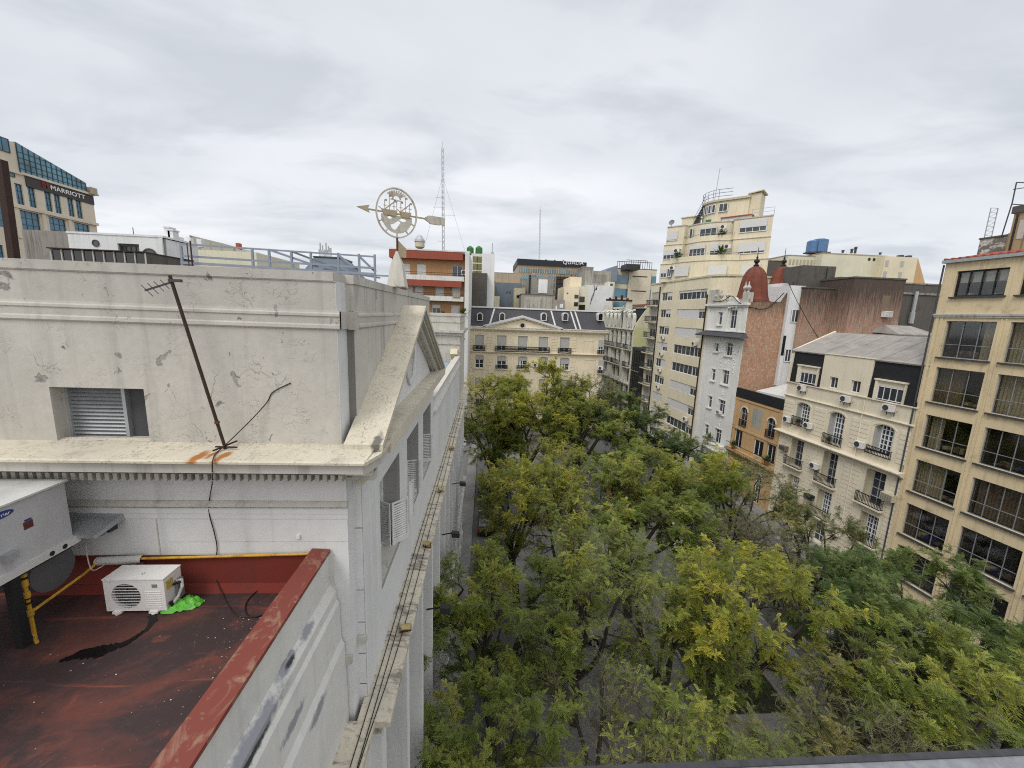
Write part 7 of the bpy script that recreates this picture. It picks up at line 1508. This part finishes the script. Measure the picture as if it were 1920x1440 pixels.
    at = me.attributes.new('tint', 'FLOAT', 'FACE'); at.data.foreach_set('value', tq); me.materials.append(None)
    nF = len(Fc); nV = len(V); tm = bpy.data.meshes.new('trunk'); tm.from_pydata([tuple(v) for v in V+twigV], [], Fc+[tuple(i+nV for i in f) for f in twigF]); tm.materials.append(m('bark')); tm.materials.append(m('twig grey')); tm.polygons.foreach_set('material_index', [0]*nF+[1]*len(twigF)); tm.polygons.foreach_set('use_smooth', [True]*len(tm.polygons)); tm.update()
    return tm, me
KIND = {'a': (1, .95), 'b': (2, .72), 'c': (3, 1.25), 'd': (4, .46, 1.5), 'e': (5, .16, 2.5), 'f': (6, 1.0)}
VAR = {k: make_tree(100+v[0], *v[1:]) for k, v in KIND.items()}
YG, MG, DG_, OL = 'foliage yellow green', 'foliage mid green', 'foliage deep green', 'foliage dry olive'
TREES = [  # x, y, top height, radius, variant, leaf colour, turn, label
 (1.6, 48, 11.6, 5.6, 'f', YG, .3, 'yellow green tree at the far left end of the square before the palace'),
 (8.4, 51, 13.2, 6.0, 'c', YG, 1.1, 'tallest yellow green tree in front of the middle of the yellow palace'),
 (1.2, 43, 8.6, 3.2, 'c', MG, .7, 'mid green tree hugging the far white facade above the dark van'),
 (13.6, 54, 11.6, 5.0, 'd', OL, 2.2, 'thin half bare tree right of the tallest tree before the palace'),
 (5.6, 44.5, 10.6, 5.0, 'a', YG, 5.1, 'lower yellow green tree in front of the tallest tree at the far end'),
 (11.8, 45.5, 10.2, 5.0, 'c', MG, 4.0, 'mid green tree between the far yellow trees and the deep green one'),
 (15.8, 39.0, 7.6, 3.8, 'f', MG, 2.9, 'round mid green tree in front of the broad deep green one'),
 (7.2, 38.0, 7.4, 3.4, 'd', YG, 3.6, 'low thin yellow green tree with a bare limb in front of the far trees'),
 (18.4, 49, 9.9, 5.4, 'c', DG_, .9, 'broad deep green tree below the art deco tower'),
 (22.4, 43, 7.2, 4.2, 'f', DG_, 3.0, 'deep green tree beside the narrow white building'),
 (23.8, 36.5, 6.4, 3.2, 'b', DG_, 5.5, 'small dark green tree in front of the low ochre house'),
 (2.9, 27.5, 9.2, 3.7, 'b', YG, 2.0, 'golden leaved tree at the left beside the white building ledge'),
 (6.4, 26.5, 8.6, 3.7, 'd', YG, .2, 'sparse golden brown tree between two fuller trees in mid square'),
 (11.2, 26.0, 9.6, 4.6, 'a', MG, 3.3, 'full mid green tree in the middle of the square'),
 (15.6, 27.0, 9.9, 4.0, 'f', YG, 4.4, 'bright yellow green tree in mid square left of the cream mansard house'),
 (20.0, 28.5, 9.0, 3.8, 'd', OL, 1.5, 'olive tree with thin foliage in front of the cream mansard house'),
 (22.6, 23.5, 7.6, 3.4, 'f', OL, .6, 'olive green tree before the ground floor of the cream mansard house'),
 (1.0, 17.2, 7.8, 3.7, 'a', MG, 5.0, 'mid green tree leaning towards the white ledge in the near left'),
 (5.4, 18.2, 8.9, 3.9, 'd', MG, 2.7, 'airy green tree above the parked motorcycles'),
 (9.6, 17.6, 7.4, 3.4, 'd', MG, 3.9, 'thin green tree with visible limbs right of the motorcycles'),
 (12.2, 15.4, 9.5, 3.6, 'b', YG, 1.2, 'bright golden green tree in the near centre right of the square'),
 (16.0, 20.4, 8.0, 3.6, 'e', OL, 4.9, 'nearly bare grey twigged tree in the middle right of the square'),
 (18.2, 15.8, 8.6, 3.8, 'f', DG_, 2.4, 'dense dark green tree in front of the ochre office corner'),
 (22.4, 15.6, 8.4, 4.0, 'c', DG_, .1, 'dark green tree covering the lower floors of the ochre office'),
 (.7, 12.2, 6.2, 3.0, 'b', MG, 1.9, 'green tree at the bottom of the view beside the lower white pilasters'),
 (4.6, 12.2, 6.2, 3.0, 'e', MG, 3.5, 'open branched tree at the bottom centre with the ground showing through'),
 (8.6, 10.8, 6.6, 2.9, 'd', MG, .8, 'green tree at the bottom left of the golden green tree'),
 (11.8, 9.8, 6.4, 3.0, 'd', OL, 5.8, 'olive twiggy tree at the bottom edge right of centre'),
 (14.8, 12.6, 7.6, 3.2, 'e', OL, 2.1, 'bare twigged tree at the bottom between green crowns'),
 (17.6, 10.8, 8.2, 3.5, 'a', MG, 4.2, 'fresh green feathery tree in the bottom right corner'),
 (21.6, 11.4, 7.6, 3.4, 'f', MG, 1.4, 'green tree at the right edge below the ochre office'),
 (-.2, 8.6, 4.2, 2.2, 'b', MG, .5, 'small green crown at the bottom edge against the white facade'),
]
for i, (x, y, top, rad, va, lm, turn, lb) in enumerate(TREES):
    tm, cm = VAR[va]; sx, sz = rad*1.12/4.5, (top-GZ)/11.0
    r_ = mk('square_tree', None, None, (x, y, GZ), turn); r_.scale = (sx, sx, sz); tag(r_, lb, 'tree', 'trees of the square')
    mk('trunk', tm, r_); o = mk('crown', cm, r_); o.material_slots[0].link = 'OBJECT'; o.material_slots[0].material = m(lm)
# palm at the bottom of the view
fp = Frame(2.9, 9.4, GZ, .4); t = thing('palm_tree', 'small dark palm under the trees at the bottom centre', 'palm', fp)
part('trunk', MB().path([(0, 0, 0), (.05, .02, 1.2), (.1, .0, 2.4)], .16, 8), 'bark', t)
mb = MB(); rp2 = random.Random(77)
for k in range(22):
    a = 2*math.pi*k/22+rp2.uniform(-.1, .1); el = rp2.uniform(-.1, .9); L_ = rp2.uniform(1.3, 1.9); pr = []
    for j in range(9): s_ = j/8; pr.append(Vector((.1+math.cos(a)*L_*s_*math.cos(el*(1-s_)), math.sin(a)*L_*s_*math.cos(el*(1-s_)), 2.4+L_*(math.sin(el)*s_-.55*s_*s_))))
    for j in range(8):
        d = (pr[j+1]-pr[j]).normalized(); sd = d.cross(Vector((0, 0, 1))).normalized()
        for h_ in (0, .5):
            p = pr[j].lerp(pr[j+1], h_); l = .34*math.sin(math.pi*(.12+.85*(j+h_)/8))
            for sg in (-1, 1): mb.add([p, p+d*.03, p+sd*sg*l+d*l*.5-Vector((0, 0, l*.35))], [(0, 1, 2)])
part('fronds', mb, 'leafy plant', t)

# ================================================================ vehicles, kiosk and street furniture glimpsed between the crowns
def wheel_meshes():
    ty = MB().lathe([(.2, -.1), (.31, -.1), (.33, -.07), (.33, .07), (.31, .1), (.2, .1)], n=20); rm = MB().lathe([(0, .06), (.06, .07), (.19, .05), (.2, .09)], n=12); Mx = Matrix.Rotation(R(90), 4, 'Y'); ty.tf(Mx); rm.tf(Mx); return ty.mesh('tyre', 'black rubber'), rm.mesh('rim', 'galvanised')
def car(fr, label, paint, van=False, name='parked_car', cat='car'):
    t = thing(name, label, cat, fr, 'vehicles parked round the square'); L_, W_ = (4.9, 1.9) if van else (4.2, 1.72); hw = W_/2
    prof = [(-L_/2, .35), (-L_/2, .75), (-L_/2+.15, .95), (-L_/2+.9, 1.12), (-L_/2+1.5, 1.95), (L_/2-.15, 1.98), (L_/2, 1.7), (L_/2, .35)] if van else [(-L_/2, .35), (-L_/2, .68), (-L_/2+.25, .82), (-L_/2+1.05, .92), (-L_/2+1.75, 1.42), (L_/2-1.15, 1.46), (L_/2-.35, 1.02), (L_/2, .95), (L_/2, .35)]
    mb = MB(); n = len(prof); secs = []
    for fx in (-1, -.9, .9, 1): secs.append([(fx*hw*(1-.13*max(0, (z-.9))/.6), y*(1 if abs(fx) < 1 else .985), z-.02*(abs(fx) == 1)*(z > .9)) for y, z in prof])
    for s_ in secs: mb.v += s_
    for a in range(3):
        for k in range(n): mb.f.append((a*n+k, a*n+(k+1) % n, (a+1)*n+(k+1) % n, (a+1)*n+k)); mb.mi.append(0)
    mb.f += [tuple(range(n)), tuple(range(3*n, 4*n))]; mb.mi += [0, 0]
    b = part('body', mb, paint, t, smooth=False)
    y0, y1 = (-L_/2+.98, -L_/2+1.46) if van else (-L_/2+1.12, -L_/2+1.70); z0, z1 = (1.2, 1.88) if van else (.97, 1.38)
    g = MB(); g.hexa([(-hw*.84, y0-.03, z0), (hw*.84, y0-.03, z0), (hw*.84, y0+.02, z0-.02), (-hw*.84, y0+.02, z0-.02)], [(-hw*.78, y1-.04, z1), (hw*.78, y1-.04, z1), (hw*.78, y1+.02, z1), (-hw*.78, y1+.02, z1)]); part('windscreen', g, 'black glass', t)
    g = MB(); yr = L_/2; ra, rb = ((yr-.02, 1.15), (yr-.14, 1.82)) if van else ((yr-.40, 1.06), (yr-1.08, 1.41)); g.hexa([(-hw*.8, ra[0]+.03, ra[1]), (hw*.8, ra[0]+.03, ra[1]), (hw*.8, ra[0]-.03, ra[1]), (-hw*.8, ra[0]-.03, ra[1])], [(-hw*.74, rb[0]+.05, rb[1]), (hw*.74, rb[0]+.05, rb[1]), (hw*.74, rb[0]-.02, rb[1]), (-hw*.74, rb[0]-.02, rb[1])]); part('rear_window', g, 'black glass', t)
    for sx in (-1, 1):
        g = MB(); xx = lambda z: sx*hw*(1-.13*max(0, z-.9)/.6)+sx*.008; ze = z1-.04
        P = [(y0+.28, z0+.03), (L_/2-.6, z0+.03), (L_/2-(.7 if van else 1.15), ze), (y1+.12, ze)]
        g.add([(xx(z), y, z) for y, z in P], [(0, 1, 2, 3)]); part('side_window', g, 'black glass', t)
        part('headlight', MB().box(*sorted((sx*hw*.55, sx*hw*.9)), -L_/2-.015, -L_/2+.1, .62, .76), 'letter white', t); part('tail_light', MB().box(*sorted((sx*hw*.72, sx*hw*.95)), L_/2-.05, L_/2+.015, .75, 1.0), 'letter red', t)
        for yy in (-L_/2+.8, L_/2-.8):
            ty, rm = cached('wheel', wheel_meshes); o = mk('wheel', ty, t, (sx*(hw-.08), yy, .33), R(180) if sx < 0 else 0); mk('rim', rm, o)
    return t
road_z = GZ-.14
car(Frame(.35, 47.2, road_z, R(180)), 'dark blue van parked beneath the far left trees near the white facade', 'car paint blue', True, 'parked_van', 'van')
car(Frame(.5, 39.0, road_z, R(180)), 'black car parked on the left street behind the dark blue van', 'car paint black')
car(Frame(19.9, 36.4, GZ, R(4)), 'white car partly hidden by leaves, the farther of two near the cream house', 'car paint white'); car(Frame(19.4, 32.2, GZ, R(4)), 'white car partly hidden by leaves, the nearer of two near the cream house', 'car paint white')
car(Frame(24.4, 25.5, road_z, R(4)), 'grey car parked below the cream mansard house', 'car paint grey'); car(Frame(23.2, 44.0, road_z, R(4)), 'white car parked below the narrow white building', 'car paint white'); car(Frame(25.2, 19.0, road_z, R(4)), 'dark blue car parked below the ochre office', 'car paint blue')
car(Frame(6.6, 24.2, GZ, R(86)), 'grey car standing under the sparse golden brown tree', 'car paint grey')
def moto(fr, label):
    t = thing('motorcycle', label, 'motorcycle', fr, 'motorcycles under the trees')
    for yy in (-.68, .68):
        mb = MB(); mb.lathe([(.22, -.05), (.30, -.05), (.31, 0), (.30, .05), (.22, .05)], n=20); mb.tf(Matrix.Rotation(R(90), 4, 'Y')); o = part('wheel', mb, 'black rubber', t, (0, yy, .31)); mb = MB()
        for k in range(6): a = math.pi*k/6; mb.beam((0, .22*math.cos(a), .22*math.sin(a)), (0, -.22*math.cos(a), -.22*math.sin(a)), .02)
        part('rim', mb, 'galvanised', o)
    part('tank', MB().hexa([(-.13, -.32, .72), (.13, -.32, .72), (.16, .1, .72), (-.16, .1, .72)], [(-.08, -.28, .93), (.08, -.28, .93), (.09, .06, .90), (-.09, .06, .90)]), 'car paint black', t); part('seat', MB().hexa([(-.15, .1, .72), (.15, .1, .72), (.12, .75, .78), (-.12, .75, .78)], [(-.12, .1, .80), (.12, .1, .80), (.1, .78, .86), (-.1, .78, .86)]), 'black rubber', t)
    part('engine', MB().box(-.16, .16, -.28, .2, .28, .70).box(-.2, .2, -.1, .1, .4, .5), 'galvanised', t); part('fork', MB().beam((-.09, -.68, .31), (-.09, -.38, .95), .05).beam((.09, -.68, .31), (.09, -.38, .95), .05).beam((0, .68, .31), (0, .1, .45), .06).beam((0, -.4, .85), (0, .6, .78), .06), 'dark grey metal', t)
    part('handlebar', MB().path([(-.36, -.25, 1.02), (-.1, -.38, .98), (.1, -.38, .98), (.36, -.25, 1.02)], .018, 6), 'galvanised', t); part('exhaust', MB().path([(.16, -.1, .35), (.2, .3, .33), (.22, .85, .42)], .045, 7), 'galvanised', t)
    part('headlight', MB().lathe([(0, -.05), (.09, 0), (.1, .05), (0, .1)], (0, -.5, .86), 10), 'letter white', t); return t
for x, y, a, lb in ((4.5, 20.4, .5, 'black motorcycle parked under the airy green tree, the left of a pair'), (5.5, 20.1, .6, 'black motorcycle parked under the airy green tree, the right of a pair'), (8.6, 17.2, 1.2, 'motorcycle standing apart under the thin green tree')):
    moto(Frame(x, y, GZ, a), lb)
fk = Frame(9.4, 28.0, GZ, R(8)); t = thing('kiosk', 'flat pale roofed kiosk standing in the middle of the square', 'kiosk', fk); part('wall', MB().box(0, 2.6, 0, 2.0, 0, 2.3), 'blue grey render', t); part('roof', MB().box(-.3, 2.9, -.35, 2.3, 2.3, 2.42).box(-.2, 2.8, -.25, 2.2, 2.42, 2.5), 'kiosk roof', t); part('shutter', MB().box(.2, 2.4, -.05, 0, .9, 2.1), 'galvanised', t)
fk = Frame(3.3, 44.6, GZ, 0); t = thing('canopy', 'flat grey canopy roof under the far yellow trees', 'canopy', fk)
for x in (.15, 3.3): 
    for y in (.15, 2.2): part('post', MB().box(x-.05, x+.05, y-.05, y+.05, 0, 2.6), 'dark grey metal', t)
part('roof', MB().box(0, 3.5, 0, 2.4, 2.6, 2.75), 'blue grey steel', t)
fk = Frame(14.0, 41.0, GZ, R(5)); t = thing('cafe_awning', 'brick red cafe awning under the broad deep green tree', 'awning', fk)
for x in (.1, 2.9):
    for y in (.1, 2.2): part('post', MB().box(x-.04, x+.04, y, y+.08, 0, 2.3), 'dark grey metal', t)
part('cloth', MB().hexa([(0, 0, 2.2), (3, 0, 2.2), (3, 2.4, 2.5), (0, 2.4, 2.5)], [(0, 0, 2.25), (3, 0, 2.25), (3, 2.4, 2.55), (0, 2.4, 2.55)]).box(0, 3, -.01, .0, 1.95, 2.23), 'awning brick red', t)
for y, lb in ((12.0, 'nearest black wall lamp on the lower white facade'), (16.6, 'middle black wall lamp on the lower white facade'), (22.0, 'farthest black wall lamp on the lower white facade')):
    fr = Frame(-1.75, y, 10.2, 0); t = thing('wall_lamp', lb, 'lamp', fr, 'black lamps on the lower facade'); part('arm', MB().beam((0, 0, 0), (.55, 0, .1), .04), 'black metal', t); part('lamp_head', MB().hexa([(.45, -.16, -.05), (.8, -.16, -.08), (.8, .16, -.08), (.45, .16, -.05)], [(.45, -.12, .14), (.76, -.12, .12), (.76, .12, .12), (.45, .12, .14)]), 'black metal', t)
# low kerbed planting beds under the trees
for i, (x0, y0, x1, y1, lb) in enumerate(((9.5, 6.5, 12.5, 13.0, 'low kerbed planting bed at the bottom edge of the square'), (15.0, 7.0, 20.0, 14.5, 'wide kerbed planting bed in the near right of the square'), (13.2, 18.0, 18.2, 25.0, 'kerbed planting bed under the bare twigged tree'))):
    fr = Frame(x0, y0, GZ, 0); t = thing('planting_bed', lb, 'planting bed', fr); mb = MB(); w_, l_ = x1-x0, y1-y0; mb.box(0, w_, 0, .18, 0, .22).box(0, w_, l_-.18, l_, 0, .22).box(0, .18, .18, l_-.18, 0, .22).box(w_-.18, w_, .18, l_-.18, 0, .22); part('kerb', mb, 'kerb stone', t); part('soil', MB().box(.18, w_-.18, .18, l_-.18, 0, .14), 'bark', t)
    mb = MB(); rb_ = random.Random(i)
    for k in range(900):
        x, y = rb_.uniform(.3, w_-.3), rb_.uniform(.3, l_-.3); h_ = rb_.uniform(.12, .5); a = rb_.random()*6.3; mb.add([(x, y, .12), (x+.1*math.cos(a), y+.1*math.sin(a), .12+h_*.7), (x+.18*math.cos(a), y+.18*math.sin(a), .12+h_), (x+.02, y+.06, .12+h_*.5)], [(0, 1, 2, 3)])
    o = part('ground_cover', mb, 'leafy plant', t); o['kind'] = 'stuff'
# the window ledge the picture is taken from
fr = Frame(.9, .3, 19.45, 0); t = thing('window_ledge', 'dark grey metal window ledge along the bottom edge of the view', 'window ledge', fr)
wpart('ledge_top', MB().box(-1.2, 3, -.2, .342, 19.40, 19.5205), 'rail top grey', t, fr); wpart('ledge_rim', MB().box(-1.2, 3, .342, .349, 19.38, 19.522), 'rail grey paint', t, fr)
